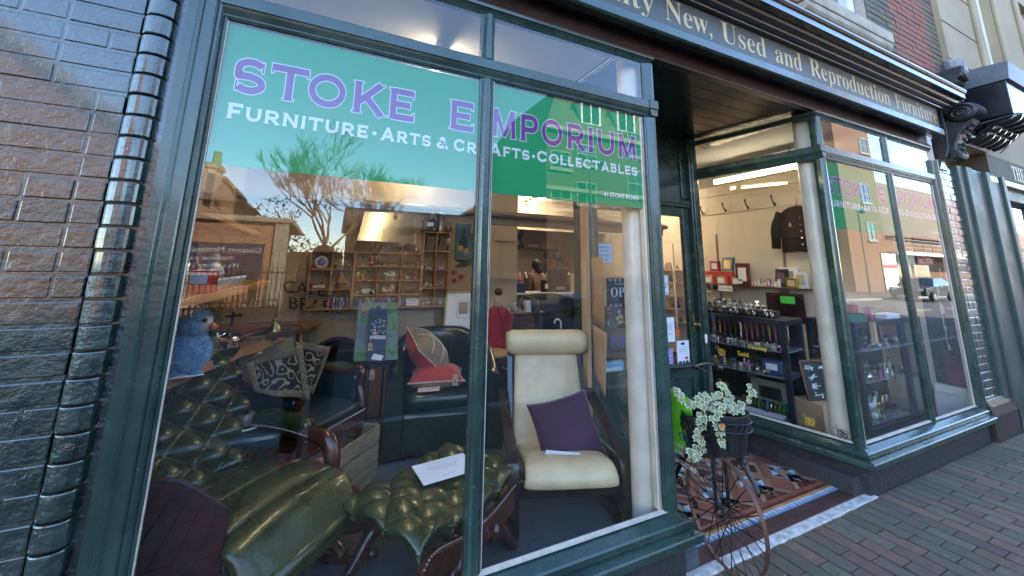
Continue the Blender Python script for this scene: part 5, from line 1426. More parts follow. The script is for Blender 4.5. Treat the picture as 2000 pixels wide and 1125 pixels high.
# ------------------------------------------------------------------ matching footstool
def make_stool():
    O = (.66, .50, FZ); T = frame(O, (-.55, .84))
    # local x = long axis (towards lower right of the photograph), y = across
    T = Matrix(((.83, -.55, 0, O[0]), (.50, .84, 0, O[1]), (0, 0, 1, O[2]), (0, 0, 0, 1)))
    t = thing('footstool', 'buttoned green leather footstool on a carved mahogany frame', 'footstool', O)
    def top(u, v):
        x = lerp(-.40, .345, u); y = lerp(-.25, .25, v); z = .255+.085*((2*u-1)**2)-.07*abs(2*u-1)**6+.03*(1-(2*v-1)**2)
        return V(x, y, z), V(0, 0, 1)
    m = MB(T); tuft(top, 121, 81, .038, 4.0, 2.5, m, .6); m.build('cushion', LEAFG, t, smooth=True, solid=-.06)
    m = MB(T); buttons(top, 4.0, 2.5, .009, m); m.build('buttons', LEAFG, t, smooth=True)
    for sy in (-1, 1):
        y = sy*.262
        m = MB(T); prof = []
        N_ = 20
        for i in range(N_+1):
            s_ = i/N_; x = lerp(-.42, .365, s_); prof.append((x, .26+.085*((2*s_-1)**2)-.075*abs(2*s_-1)**8))
        for i in range(N_, -1, -1):
            s_ = i/N_; x = lerp(-.42, .365, s_); q = abs(2*s_-1); prof.append((x, .165+.02*q+.06*q**6 if q < .98 else .26))
        m.prism(prof, lambda u, v: (u, y-.018, v), lambda u, v: (u, y+.018, v)); m.build('side_rail', WOODM, t, recalc=True, bevel=.005)
        m = MB(T)
        for k in range(60):
            s_ = k/59; m.ball((lerp(-.41, .355, s_), y+sy*.019, .267+.085*((2*s_-1)**2)-.075*abs(2*s_-1)**8), .004, 6, 4)
        m.build('nail_heads', NAIL, t, smooth=True)
        m = MB(T)
        pts = []
        for i in range(30):
            a = i*.45; r_ = .03*(1-i/34); pts.append((.02+r_*cos(a), y+sy*.021, .205+r_*sin(a)))
        m.tube(pts, .004, 5); m.build('rosette', WOODM, t, smooth=True)
        for sx in (-1, 1):
            m = MB(T); pts = bez([(sx*.10-.02, y, .18), (sx*.18-.02, y, .15), (sx*.25-.02, y, .08), (sx*.32-.02, y, .015)], 7); m.tube(pts, [.045-.02*i/(len(pts)-1) for i in range(len(pts))], 8); m.build('leg', WOODM, t, smooth=True)
    m = MB(T); m.tube([(0, -.26, .15), (0, .26, .15)], .016, 8); m.build('stretcher', WOODM, t, smooth=True)
    p = T @ V(.045, .02, .40)
    sheet('notice_sheet', 'typed white sheet of paper lying on the green footstool', 'paper', p, (.97, .10, .012), (.0, .98, .03), .30, .20, PAPER,
          [('Handmade rocking chair and stool', 0, .065, .011), ('upholstered in green leather by a local', 0, .035, .011), ('craftsman and in very good condition', 0, .02, .011), ('both pieces to be sold together', 0, .005, .011), ('£450', 0, -.02, .013), ('please ask inside', 0, -.06, .011)])
make_stool()

# ------------------------------------------------------------------ dark green tub chair
def make_tub():
    O = (1.03, 1.86, FZ-.004); T = frame(O, (-.16, -1)); T3 = T.to_3x3()
    t = thing('tub_chair', 'dark green leather tub chair with rounded back by the wall shelf', 'tub chair', O)
    m = MB(T); nu, nv = 56, 20
    def fn(u, v):
        a = lerp(-1, 1, u); s_ = abs(a)
        # plan: U shape, outer
        if s_ < .55:
            th_ = a/.55*pi/2; px, py = .40*sin(th_), -.02-.36*cos(th_)
            nx, ny = sin(th_), -cos(th_)
        else:
            k = (s_-.55)/.45; px, py = math.copysign(.40, a), -.02+k*.38; nx, ny = math.copysign(1, a), 0
        top = lerp(.885, .60, max(0, min(1, (s_-.18)/.62))**1.2)
        # cross section loop
        b = v*2*pi; tk = .065
        ca, sa = cos(b), sin(b)
        zz = lerp(.03, top, (sa+1)/2) if False else None
        k4 = v*4
        if k4 < 1: off, z = tk, lerp(.03, top-.06, k4)
        elif k4 < 2:
            q = (k4-1)*pi; off, z = tk*cos(q), top-.06+.06*sin(q)
        elif k4 < 3: off, z = -tk, lerp(top-.06, .05, k4-2)
        else: off, z = lerp(-tk, tk, k4-3), lerp(.05, .03, k4-3)
        return V(px+nx*off, py+ny*off, z)
    m.grid(fn, nu, nv+13, cv=True)
    for s_ in (0, 1):
        ring = [fn(s_, j/(nv+13)) for j in range(nv+13)]
        m.add(ring, [tuple(range(nv+13))])
    m.build('tub_back', TUBG, t, smooth=True, merge=.0003, angle=50)
    m = MB(T); m.box(-.33, .33, .18, .345, .04, .33); m.build('front_panel', TUBG, t, bevel=.02, seg=3)
    m = MB(T)
    def sq(u, v):
        a, b = 2*u-1, 2*v-1; return V(a*.325, .05+b*.32, .0)
    for zt3, zb3 in ((.485, .335),):
        def f2(u, v):
            th_ = 2*pi*u; ph = lerp(-pi/2, pi/2, v); ca, sa = cos(th_), sin(th_); cp_ = cos(ph)**.35 if cos(ph) > 0 else 0
            return V(math.copysign(abs(ca)**.3, ca)*.33*cp_, .03+math.copysign(abs(sa)**.3, sa)*.325*cp_, .41+math.copysign(abs(sin(ph))**.6, sin(ph))*.078)
        m.grid(f2, 48, 19, cu=True)
    m.build('seat_cushion', TUBG, t, smooth=True, merge=.0003)
    m = MB(T)
    for k in range(5): x = -.2+.1*k; m.tube([(x, -.298+.03*abs(k-2), .52), (x, -.306+.03*abs(k-2), .80)], .004, 5)
    m.build('back_seams', TUBG, t, smooth=True)
    for sx in (-1, 1):
        for y in (.28, -.3):
            m = MB(T); m.lathe([(.022, -.0), (.026, .04)], (sx*.3*(.7 if y < 0 else 1), y, 0), 10); m.build('foot', WOODB, t)
    RED = mat('coral_red_cloth', (0.42, 0.055, 0.05), .85, var=.12, scale=40, bump=.3, bscale=120, sheen=.3)
    PLA = mat('tweed_check', (0.26, 0.19, 0.12), .9, var=.2, scale=40, bump=.3, bscale=120)
    PLC = mat('cream_check_line', (0.52, 0.45, 0.36), .9, var=.1, scale=40)
    def two(name, label, p, ux, uy, w, h, th_):
        p = Vector(p); ux = Vector(ux).normalized(); uy = Vector(uy).normalized(); uz = ux.cross(uy).normalized()
        o = thing(name, label, 'cushion', p)
        a = MB(); cushion_grid(a, p, ux, uy, uz, w, h, th_); n_ = len(a.f)//2
        f1 = MB(); f1.v = a.v; f1.f = a.f[:n_]; f1.m = [0]*n_; f1.c = [None]*n_; f1.build('front_cover', RED, o, smooth=True)
        f2 = MB(); f2.v = a.v; f2.f = a.f[n_:]; f2.m = [0]*n_; f2.c = [None]*n_; f2.build('check_cover', PLA, o, smooth=True)
        pip = MB(); pts = []
        for k in range(48):
            q = k/48*4; e = int(q); f_ = q-e
            a_, b_ = [(lerp(-1, 1, f_), -1), (1, lerp(-1, 1, f_)), (lerp(1, -1, f_), 1), (-1, lerp(1, -1, f_))][e]
            pin = 1-.10*(1-abs(b_)**2)*abs(a_)**3, 1-.10*(1-abs(a_)**2)*abs(b_)**3
            pts.append(p+ux*(a_*w/2*pin[0])+uy*(b_*h/2*pin[1]))
        pip.tube(pts, .006, 5, closed=True); pip.build('piping', PLC, o, smooth=True)
        ln = MB()
        for c_ in (-.45, .1):
            for ax in (0, 1):
                q = []
                for k in range(15):
                    s_ = lerp(-.93, .93, k/14); a_, b_ = (c_, s_) if ax else (s_, c_)
                    e = max(0, (1-abs(a_)**2.4))*max(0, (1-abs(b_)**2.4)); q.append(p+ux*(a_*w/2)+uy*(b_*h/2)-uz*(th_/2*e**.55+.002))
                ln.tube(q, .0075, 4)
        ln.build('check_lines', PLC, o, smooth=True)
    c1 = T @ V(.06, .10, .545)
    two('red_cushion', 'red cushion lying flat on the dark green tub chair seat', c1, T3 @ V(-1, .12, .03), T3 @ V(-.1, -1, -.0), .45, .40, .19)
    c2 = T @ V(.14, .02, .715)
    two('red_cushion', 'red and tweed check cushion balanced on edge in the tub chair', c2, V(.72, .05, -.69), V(.12, -.80, -.35), .40, .37, .27)
    price_tag(T @ V(-.07, .30, .60), T3 @ V(0, 1, .2), .085, 'buff tag tied to the flat red cushion in the tub chair')
    sheet('price_note', 'pink handwritten note on the tub chair seat', 'paper', T @ V(.14, .30, .498), T3 @ V(-1, .1, .04), T3 @ V(0, -1, .12), .17, .075, mat('pink_paper', (.75, .55, .55), .8), [('Tub chair £95', 0, -.01, .022)])
make_tub()

# ------------------------------------------------------------------ teal carver, throw, crate, cup
def make_carver():
    O = (-.03, 1.47, FZ-.002); T = frame(O, (.76, -.65)); T3 = T.to_3x3()
    t = thing('carver_chair', 'dark teal leather carver chair with carved mahogany arms, crate beneath it', 'armchair', O)
    m = MB(T); m.grid(lambda u, v: V(lerp(-.27, .27, u), lerp(-.25, .25, v), .44+.045*(1-(2*u-1)**4)*(1-(2*v-1)**4)), 21, 21); m.build('seat', TEAL, t, smooth=True, solid=-.05)
    m = MB(T); m.box(-.29, .29, .235, .275, .355, .445); m.box(-.29, -.255, -.27, .234, .36, .44); m.box(.255, .29, -.27, .234, .36, .44); m.build('seat_rail', WOODM, t, bevel=.008)
    m = MB(T)
    for k in range(34): m.ball((lerp(-.28, .28, k/33), .278, .44), .005, 6, 4)
    m.build('nail_heads', NAIL, t)
    m = MB(T)
    def bk(u, v): return V(lerp(-.25, .25, u), -.26-.10*v+.025*(1-(2*u-1)**2)*(1-(2*v-1)**2)*1.0, lerp(.50, .93, v))
    m.grid(bk, 19, 19); m.build('backrest', TEAL, t, smooth=True, solid=-.04)
    m = MB(T); m.tube(bez([(-.28, -.37, .96), (-.15, -.375, .985), (0, -.375, .99), (.15, -.375, .985), (.28, -.37, .96)], 5), .024, 8); m.build('top_rail', WOODM, t, smooth=True)
    for sx in (-1, 1):
        m = MB(T); m.tube([(sx*.275, -.26, .02), (sx*.275, -.26, .45), (sx*.275, -.37, .97)], .022, 8); m.build('rear_leg', WOODM, t, smooth=True)
        m = MB(T); m.lathe([(.014, 0), (.02, .02), (.014, .05), (.022, .12), (.026, .22), (.018, .28), (.028, .30), (.02, .32), (.03, .355), (.03, .36)], (sx*.27, .25, 0), 12); m.build('front_leg', WOODM, t, smooth=True)
        m = MB(T); pts = bez([(sx*.285, .245, .45), (sx*.29, .23, .52), (sx*.29, .20, .60), (sx*.29, .225, .67), (sx*.29, .20, .705), (sx*.29, .15, .70)], 6); m.tube(pts, [.030]*10+[.026]*(len(pts)-10), 8)
        pts = bez([(sx*.29, .20, .69), (sx*.29, .05, .675), (sx*.285, -.15, .69), (sx*.275, -.31, .72)], 6); m.tube(pts, .024, 8); m.build('arm', WOODM, t, smooth=True)
        m = MB(T); m.grid(lambda u, v: V(sx*.285+.012*sx*sin(pi*u), lerp(-.28, .18, u), lerp(.46, .66, v)), 9, 7); m.build('arm_panel', TEAL, t, smooth=True, solid=.03)
    # patterned throw over the near arm
    THR = bpy.data.materials.new('black_gold_brocade'); THR.use_nodes = True
    nt = THR.node_tree; n = nt.nodes; L = nt.links; P_ = n['Principled BSDF']; P_.inputs['Roughness'].default_value = .8
    tc = n.new('ShaderNodeTexCoord'); mp = n.new('ShaderNodeMapping'); mp.inputs['Scale'].default_value = (15, 15, 15); L.new(tc.outputs['Object'], mp.inputs[0])
    nz = n.new('ShaderNodeTexNoise'); nz.inputs['Scale'].default_value = .8; nz.inputs['Detail'].default_value = 2; L.new(mp.outputs[0], nz.inputs[0])
    wv = n.new('ShaderNodeTexVoronoi'); wv.feature = 'SMOOTH_F1'; wv.inputs['Scale'].default_value = 1.0; L.new(mp.outputs[0], wv.inputs[0])
    ad = n.new('ShaderNodeMath'); ad.operation = 'ADD'; L.new(nz.outputs[0], ad.inputs[0]); L.new(wv.outputs[0], ad.inputs[1])
    mu = n.new('ShaderNodeMath'); mu.operation = 'MULTIPLY'; mu.inputs[1].default_value = 26; L.new(ad.outputs[0], mu.inputs[0])
    sn = n.new('ShaderNodeMath'); sn.operation = 'SINE'; L.new(mu.outputs[0], sn.inputs[0])
    cr = n.new('ShaderNodeValToRGB'); cr.color_ramp.elements[0].position = .45; cr.color_ramp.elements[0].color = (.006, .006, .009, 1); cr.color_ramp.elements[1].position = .75; cr.color_ramp.elements[1].color = (.30, .21, .11, 1); L.new(sn.outputs[0], cr.inputs[0]); L.new(cr.outputs[0], P_.inputs['Base Color'])
    BORD = mat('brocade_border', (.015, .013, .012), .8, var=.9, scale=170, var2=(.30, .22, .12), detail=1)
    def quad(name, label, px, Y):
        P4 = [at(x, y, yy) for (x, y), yy in zip(px, Y)]
        t = thing(name, label, 'throw', (P4[0]+P4[2])/2, 'brocade throws over the carver chair')
        m = MB(); b = MB()
        def q(u, v): return P4[0].lerp(P4[1], u).lerp(P4[3].lerp(P4[2], u), v)+V(0, .02*sin(u*6+v*3), 0)
        m.grid(lambda u, v: q(.13+.74*u, .15+.70*v), 15, 12); m.build('centre', THR, t, smooth=True, solid=.012)
        b.grid(lambda u, v: q(.13*u, v), 4, 12); b.grid(lambda u, v: q(.87+.13*u, v), 4, 12); b.grid(lambda u, v: q(.13+.74*u, .15*v), 14, 4); b.grid(lambda u, v: q(.13+.74*u, .85+.15*v), 14, 4); b.build('border', BORD, t, smooth=True, solid=.014)
    quad('brocade_throw', 'black and gold brocade throw hanging over the near arm of the carver chair', [(477, 712), (588, 672), (606, 782), (497, 765)], [1.02, 1.05, 1.0, .99])
    quad('brocade_throw', 'second black and gold brocade fold behind, nearer the round sign', [(575, 668), (644, 676), (612, 772), (585, 760)], [1.10, 1.12, 1.08, 1.07])
    # crate
    O2 = (.16, 1.33, FZ); T2 = frame(O2, (.76, -.65))
    c = thing('wooden_crate', 'slatted pine crate standing under the front of the carver chair', 'crate', O2)
    CRW = mat('rough_crate_pine', (0.30, 0.215, 0.12), .8, var=.4, scale=7, stretch=(1, 1, 4), bump=.2)
    for s_ in (-1, 1):
        m = MB(T2)
        for k in range(3): m.box(-.30, .30, s_*.15-.007, s_*.15+.007, .0+k*.115, .105+k*.115)
        m.build('side_slats', CRW, c, bevel=.003)
        m = MB(T2)
        for k in range(3): m.box(s_*.292-.007, s_*.292+.007, -.142, .142, .0+k*.115, .105+k*.115)
        m.build('end_slats', CRW, c, bevel=.003)
        for s2 in (-1, 1): m = MB(T2); m.box(s_*.27-.02, s_*.27+.012, s2*.13-.012, s2*.13+.012, 0, .345); m.build('corner_post', CRW, c)
    m = MB(T2); m.box(-.29, .29, -.14, .14, .005, .02); m.build('base', CRW, c)
    # stand with cup
    O3 = (-.33, 1.12, FZ); 
    s = thing('leather_stool', 'dark blue leather stool carrying a cup behind the rocking chair', 'stool', O3)
    m = MB(); m.box(O3[0]-.2, O3[0]+.2, O3[1]-.18, O3[1]+.18, .55, .64); m.build('seat', TEAL, s, bevel=.03, seg=3)
    for sx in (-1, 1):
        for sy in (-1, 1): m = MB(); m.tube([(O3[0]+sx*.16, O3[1]+sy*.14, FZ), (O3[0]+sx*.16, O3[1]+sy*.14, .55)], .018, 8); m.build('leg', WOODM, s)
    cp_ = at(486, 815, 1.05)
    k = thing('cup_and_saucer', 'olive grey cup on white lined saucers on the dark leather stool', 'cup', (cp_.x, cp_.y, .64))
    OL = mat('olive_china', (.16, .14, .09), .3, coat=.4)
    x, y, z = cp_.x-.015, cp_.y, .64
    m = MB(); m.lathe([(.03, z), (.075, z+.012), (.078, z+.016), (.03, z+.008)], (x, y, 0), 24); m.build('saucer', CHINA, k, smooth=True)
    m = MB(); m.lathe([(.025, z+.017), (.034, z+.025), (.038, z+.085), (.035, z+.085), (.03, z+.03), (0, z+.026)], (x, y, 0), 24); m.build('cup', OL, k, smooth=True)
    m = MB(); m.tube([(x+.036+.022*sin(a), y, z+.055+.022*cos(a)) for a in [i*pi/8 for i in range(9)]], .005, 6); m.build('handle', OL, k, smooth=True)
make_carver()

# ------------------------------------------------------------------ black stand, two paintings on it, pub sign
def make_stand():
    x, y = .47, 1.86; z0 = FZ-.004; zt3 = .76
    t = thing('plant_stand', 'black metal six-sided stand holding two painted panels', 'stand', (x, y, z0))
    m = MB(); m.lathe([(.15, zt3-.02), (.155, zt3-.02), (.155, zt3), (0, zt3)], (x, y, 0), 6); m.build('top', WOODB, t)
    for k in range(6):
        a = k*pi/3; m = MB(); m.bar((x+.145*cos(a), y+.145*sin(a), z0), (x+.145*cos(a), y+.145*sin(a), zt3-.02), .016); m.build('leg', DKMET, t)
    m = MB()
    for k in range(6):
        a, b = k*pi/3, (k+1)*pi/3; m.bar((x+.145*cos(a), y+.145*sin(a), z0+.03), (x+.145*cos(b), y+.145*sin(b), z0+.03), .014)
    m.build('base_ring', DKMET, t)
    # landscape canvas
    P4 = [at(701, 592, 1.88), at(777, 590, 1.88), at(777, 702, 1.80), at(690, 706, 1.80)]
    c = sum((p for p in P4), V(0, 0, 0))/4
    LS = bpy.data.materials.new('landscape_paint'); LS.use_nodes = True; nt = LS.node_tree; n = nt.nodes; L = nt.links
    tc = n.new('ShaderNodeTexCoord'); nz = n.new('ShaderNodeTexNoise'); nz.inputs['Scale'].default_value = 7; nz.inputs['Detail'].default_value = 3; nz.inputs['Distortion'].default_value = 1.2; L.new(tc.outputs['Object'], nz.inputs[0])
    cr = n.new('ShaderNodeValToRGB'); E_ = cr.color_ramp.elements; E_[0].position = .30; E_[0].color = (.045, .09, .05, 1); E_[1].position = .72; E_[1].color = (.25, .27, .22, 1)
    e = E_.new(.42); e.color = (.09, .22, .05, 1); e = E_.new(.52); e.color = (.16, .21, .20, 1); e = E_.new(.62); e.color = (.12, .11, .15, 1)
    L.new(nz.outputs[0], cr.inputs[0]); L.new(cr.outputs[0], n['Principled BSDF'].inputs['Base Color']); n['Principled BSDF'].inputs['Roughness'].default_value = .5
    t = thing('landscape_canvas', 'unframed canvas of green hills leaning on the black stand', 'painting', c)
    m = MB(); m.add(P4+[p+V(0, .025, 0) for p in P4], [(3, 2, 1, 0), (4, 5, 6, 7), (0, 1, 5, 4), (1, 2, 6, 5), (2, 3, 7, 6), (3, 0, 4, 7)]); m.build('canvas', LS, t, recalc=True)
    # lighthouse board
    NAVY = mat('navy_board_paint', (.010, .028, .085), .5, var=.4, scale=9)
    a, b = at(722, 700, 1.74), at(757, 612, 1.78)
    t = thing('lighthouse_board', 'narrow navy board painted with a lighthouse and clouds, scalloped top', 'painted board', (a+b)/2)
    p0 = at(719, 706, 1.74); p1 = at(752, 706, 1.74); ux = (p1-p0); w = ux.length; ux.normalize(); up = (at(723, 612, 1.80)-p0); h = up.length; up.normalize(); n_ = ux.cross(up)
    F = lambda u, v, d=0: p0+ux*(u*w)+up*(v*h)+n_*d
    top = [(1.05, .97)]+[(1.0-.02+.0*k, 1) for k in range(1)]
    sc_ = []
    for k, cx_ in enumerate((.86, .5, .14)):
        for j in range(9):
            a_ = R(-20+220*j/8); sc_.append((cx_+.17*cos(a_), 1.06+.06*(k == 1)+.06*sin(a_)))
    m = MB(); m.prism([(0, 0), (1, 0), (1.05, .97)]+sc_+[(-.05, .97)], lambda u, v: F(u, v, -.006), lambda u, v: F(u, v, .006)); m.build('board', NAVY, t, recalc=True)
    m = MB(); rr = random.Random(4)
    for k in range(26): u, v = rr.uniform(.08, .92), rr.uniform(.56, .90); p = F(u, v, .0065); m.ball(p, .012*rr.uniform(.5, 1), 8, 5, (1, .1, .7))
    m.build('clouds', mat('cloud_paint', (.28, .36, .46), .6), t, smooth=True)
    m = MB(); m.prism([(.02, .46), (.98, .46), (.98, .54), (.7, .53), (.4, .55), (.02, .52)], lambda u, v: F(u, v, .0062), lambda u, v: F(u, v, .0085)); m.build('shore', mat('shore_white', (.5, .5, .48), .6), t)
    m = MB(); m.prism([(.25, .5), (.38, .5), (.35, .72), (.28, .72)], lambda u, v: F(u, v, .0088), lambda u, v: F(u, v, .011)); lh = m.build('lighthouse', CHINA, t)
    m = MB()
    for k in (.53, .60, .67): m.prism([(.25, k), (.375, k), (.37, k+.03), (.255, k+.03)], lambda u, v: F(u, v, .0112), lambda u, v: F(u, v, .012))
    m.build('stripes', mat('lh_red', (.4, .04, .03), .6), lh)
    m = MB(); m.prism([(.15, .05), (.75, .02), (.9, .12), (.3, .16)], lambda u, v: F(u, v, .0062), lambda u, v: F(u, v, .009)); m.build('boat', CHINA, t)
    price_tag(F(.05, .38, .02), n_, .06, 'buff tag on the left of the navy lighthouse board', rot=.1)
    price_tag(at(709, 600, 1.85), (-.2, -1, 0), .07, 'buff tag stuck to the corner of the landscape canvas', rot=.5)
    price_tag(at(727, 722, 1.70), (-.2, -1, 0), .075, 'buff tag hanging from the top of the black stand')
    # round pub sign
    c = at(655, 712, 2.25); r_ = .235
    t = thing('oval_sign', 'round olive green painted sign with black rim lettered WARRENTAL', 'sign', (c.x, c.y, c.z))
    m = MB(); m.lathe([(0, 0), (r_, 0), (r_, .02), (r_-.03, .02), (r_-.03, .012), (0, .012)], (0, 0, 0), 40, 'y')
    rot = Matrix.Rotation(R(180), 4, 'Z'); T = Matrix.Translation(c) @ rot
    m = MB(T); m.lathe([(0, -.012), (r_, -.012), (r_, .012), (r_-.028, .012), (r_-.03, .004), (0, .004)], (0, 0, 0), 40, 'y'); m.build('rim', mat('sign_black', (.012, .014, .02), .5), t, smooth=False)
    m = MB(); m.lathe([(0, 0), (r_-.031, 0)], (c.x, c.y-.0046, c.z), 40, 'y'); m.build('face', mat('sign_olive', (.21, .22, .10), .6, var=.2, scale=8), t)
    m = MB(); txt = 'WARRENTAL'
    for k, ch in enumerate(txt):
        a = R(148-116*k/8); q = V(c.x+(r_-.085)*cos(a), c.y-.006, c.z+(r_-.085)*sin(a)); ux = V(sin(a), 0, -cos(a)); uy = V(cos(a), 0, sin(a))
        text_mb(m, mathbold(ch), q-ux*.018, ux, uy, .055, depth=.0015)
    m.build('lettering', INK, t)
    m = MB(); m.prism([(-.15, -.1), (.16, -.1), (.15, .0), (.05, .03), (-.1, .02)], lambda u, v: (c.x+u, c.y-.006, c.z+v), lambda u, v: (c.x+u, c.y-.0055, c.z+v)); m.build('painted_field', mat('sign_green', (.10, .16, .03), .6), t)
make_stand()
# ------------------------------------------------------------------ pigeon-hole wall shelf and what stands in it
YS = 2.615; YF = 2.52
SX0, SX1, SX2, SX3 = -.125, .275, .95, 1.235
Z0, ZT, ZR = 1.115, 1.665, 1.905
shelf = thing('wall_shelf', 'orange pine pigeon hole wall shelf full of small wares', 'shelf', (.55, YS, Z0))
def boards(xs, zs, name):
    m = MB(); t = .006
    for z in zs: m.box(xs[0]-t, xs[-1]+t, YF, YS, z-t, z+t)
    m.build(name+'_boards', WOODO, shelf, bevel=.001)
    m = MB()
    for x in xs: m.box(x-t, x+t, YF+.002, YS, zs[0]+t, zs[-1]-t)
    m.build(name+'_dividers', WOODO, shelf)
zl = [Z0, 1.30, 1.49, ZT]; zm = [Z0, 1.245, 1.385, 1.525, ZT]; zr_ = [Z0, 1.305, 1.50, 1.70, ZR]
xsl = [SX0, SX0+.19, SX1-.013]; xsm = [SX1, SX1+.225, SX1+.45, SX2-.013]; xsr = [SX2, SX2+.142, SX3]
boards(xsl, zl, 'left'); boards(xsm, zm, 'middle'); boards(xsr, zr_, 'right')
DVC = [mat('case_%s' % n_, c, .35) for n_, c in (('white', (.6, .6, .58)), ('black', (.02, .02, .025)), ('red', (.35, .03, .03)), ('blue', (.03, .07, .28)), ('navy', (.02, .03, .10)), ('grey', (.2, .2, .21)), ('cream', (.45, .4, .3)), ('green', (.05, .16, .08)), ('purple', (.15, .05, .2)))]
rb = random.Random(31)
def dvds(x0, x1, z, grp, n_max=99):
    x = x0; k = 0
    while x < x1-.012 and k < n_max:
        w = .0145; h = .098+.0*rb.random()
        mm = rb.choice(DVC); nm = mm.name.split('_')[1]
        lab = {'Z': ''}
        o = thing('dvd_case', '%s plastic disc case standing in the bottom row of the pine wall shelf' % nm, 'disc case', (x+w/2, YF+.03, z), grp)
        m = MB(); m.box(x, x+w-.001, YF+.012, YF+.075, z, z+h); m.build('case', mm, o)
        m = MB(); m.box(x+.002, x+w-.003, YF+.0112, YF+.0118, z+.02, z+h*rb.uniform(.6, .9)); m.build('spine_label', rb.choice(DVC), o)
        x += w+rb.uniform(0, .001); k += 1
G = 'disc cases in the bottom row of the wall shelf'
dvds(xsl[1]+.012, xsl[2]-.012, Z0+.0062, G); dvds(xsm[0]+.012, xsm[1]-.01, Z0+.0062, G); dvds(xsm[1]+.01, xsm[2]-.01, Z0+.0062, G); dvds(xsm[2]+.01, xsm[2]+.06, Z0+.0062, G)
sheet('shelf_note', 'white card reading Mixed toys in the bottom row of the wall shelf', 'card', (xsm[2]+.145, YF+.02, Z0+.05), (1, 0, 0), (0, .2, 1), .13, .072, PAPER, [('Model toys', 0, .012, .022, INK), ('£1 or 6 for £5', 0, -.016, .018, INK)])
COLS = [mat('toy_%s' % n_, c, .35, coat=.3) for n_, c in (('red', (.45, .03, .025)), ('teal', (.02, .22, .22)), ('orange', (.55, .18, .02)), ('silver', (.5, .5, .52)), ('black', (.015, .015, .018)), ('pink', (.5, .12, .25)), ('violet', (.12, .05, .3)), ('green', (.05, .25, .06)), ('cream', (.55, .47, .36)), ('brown', (.16, .07, .03)))]
CELLO = glass_mat('cellophane', 2.2, (.96, .96, .96))
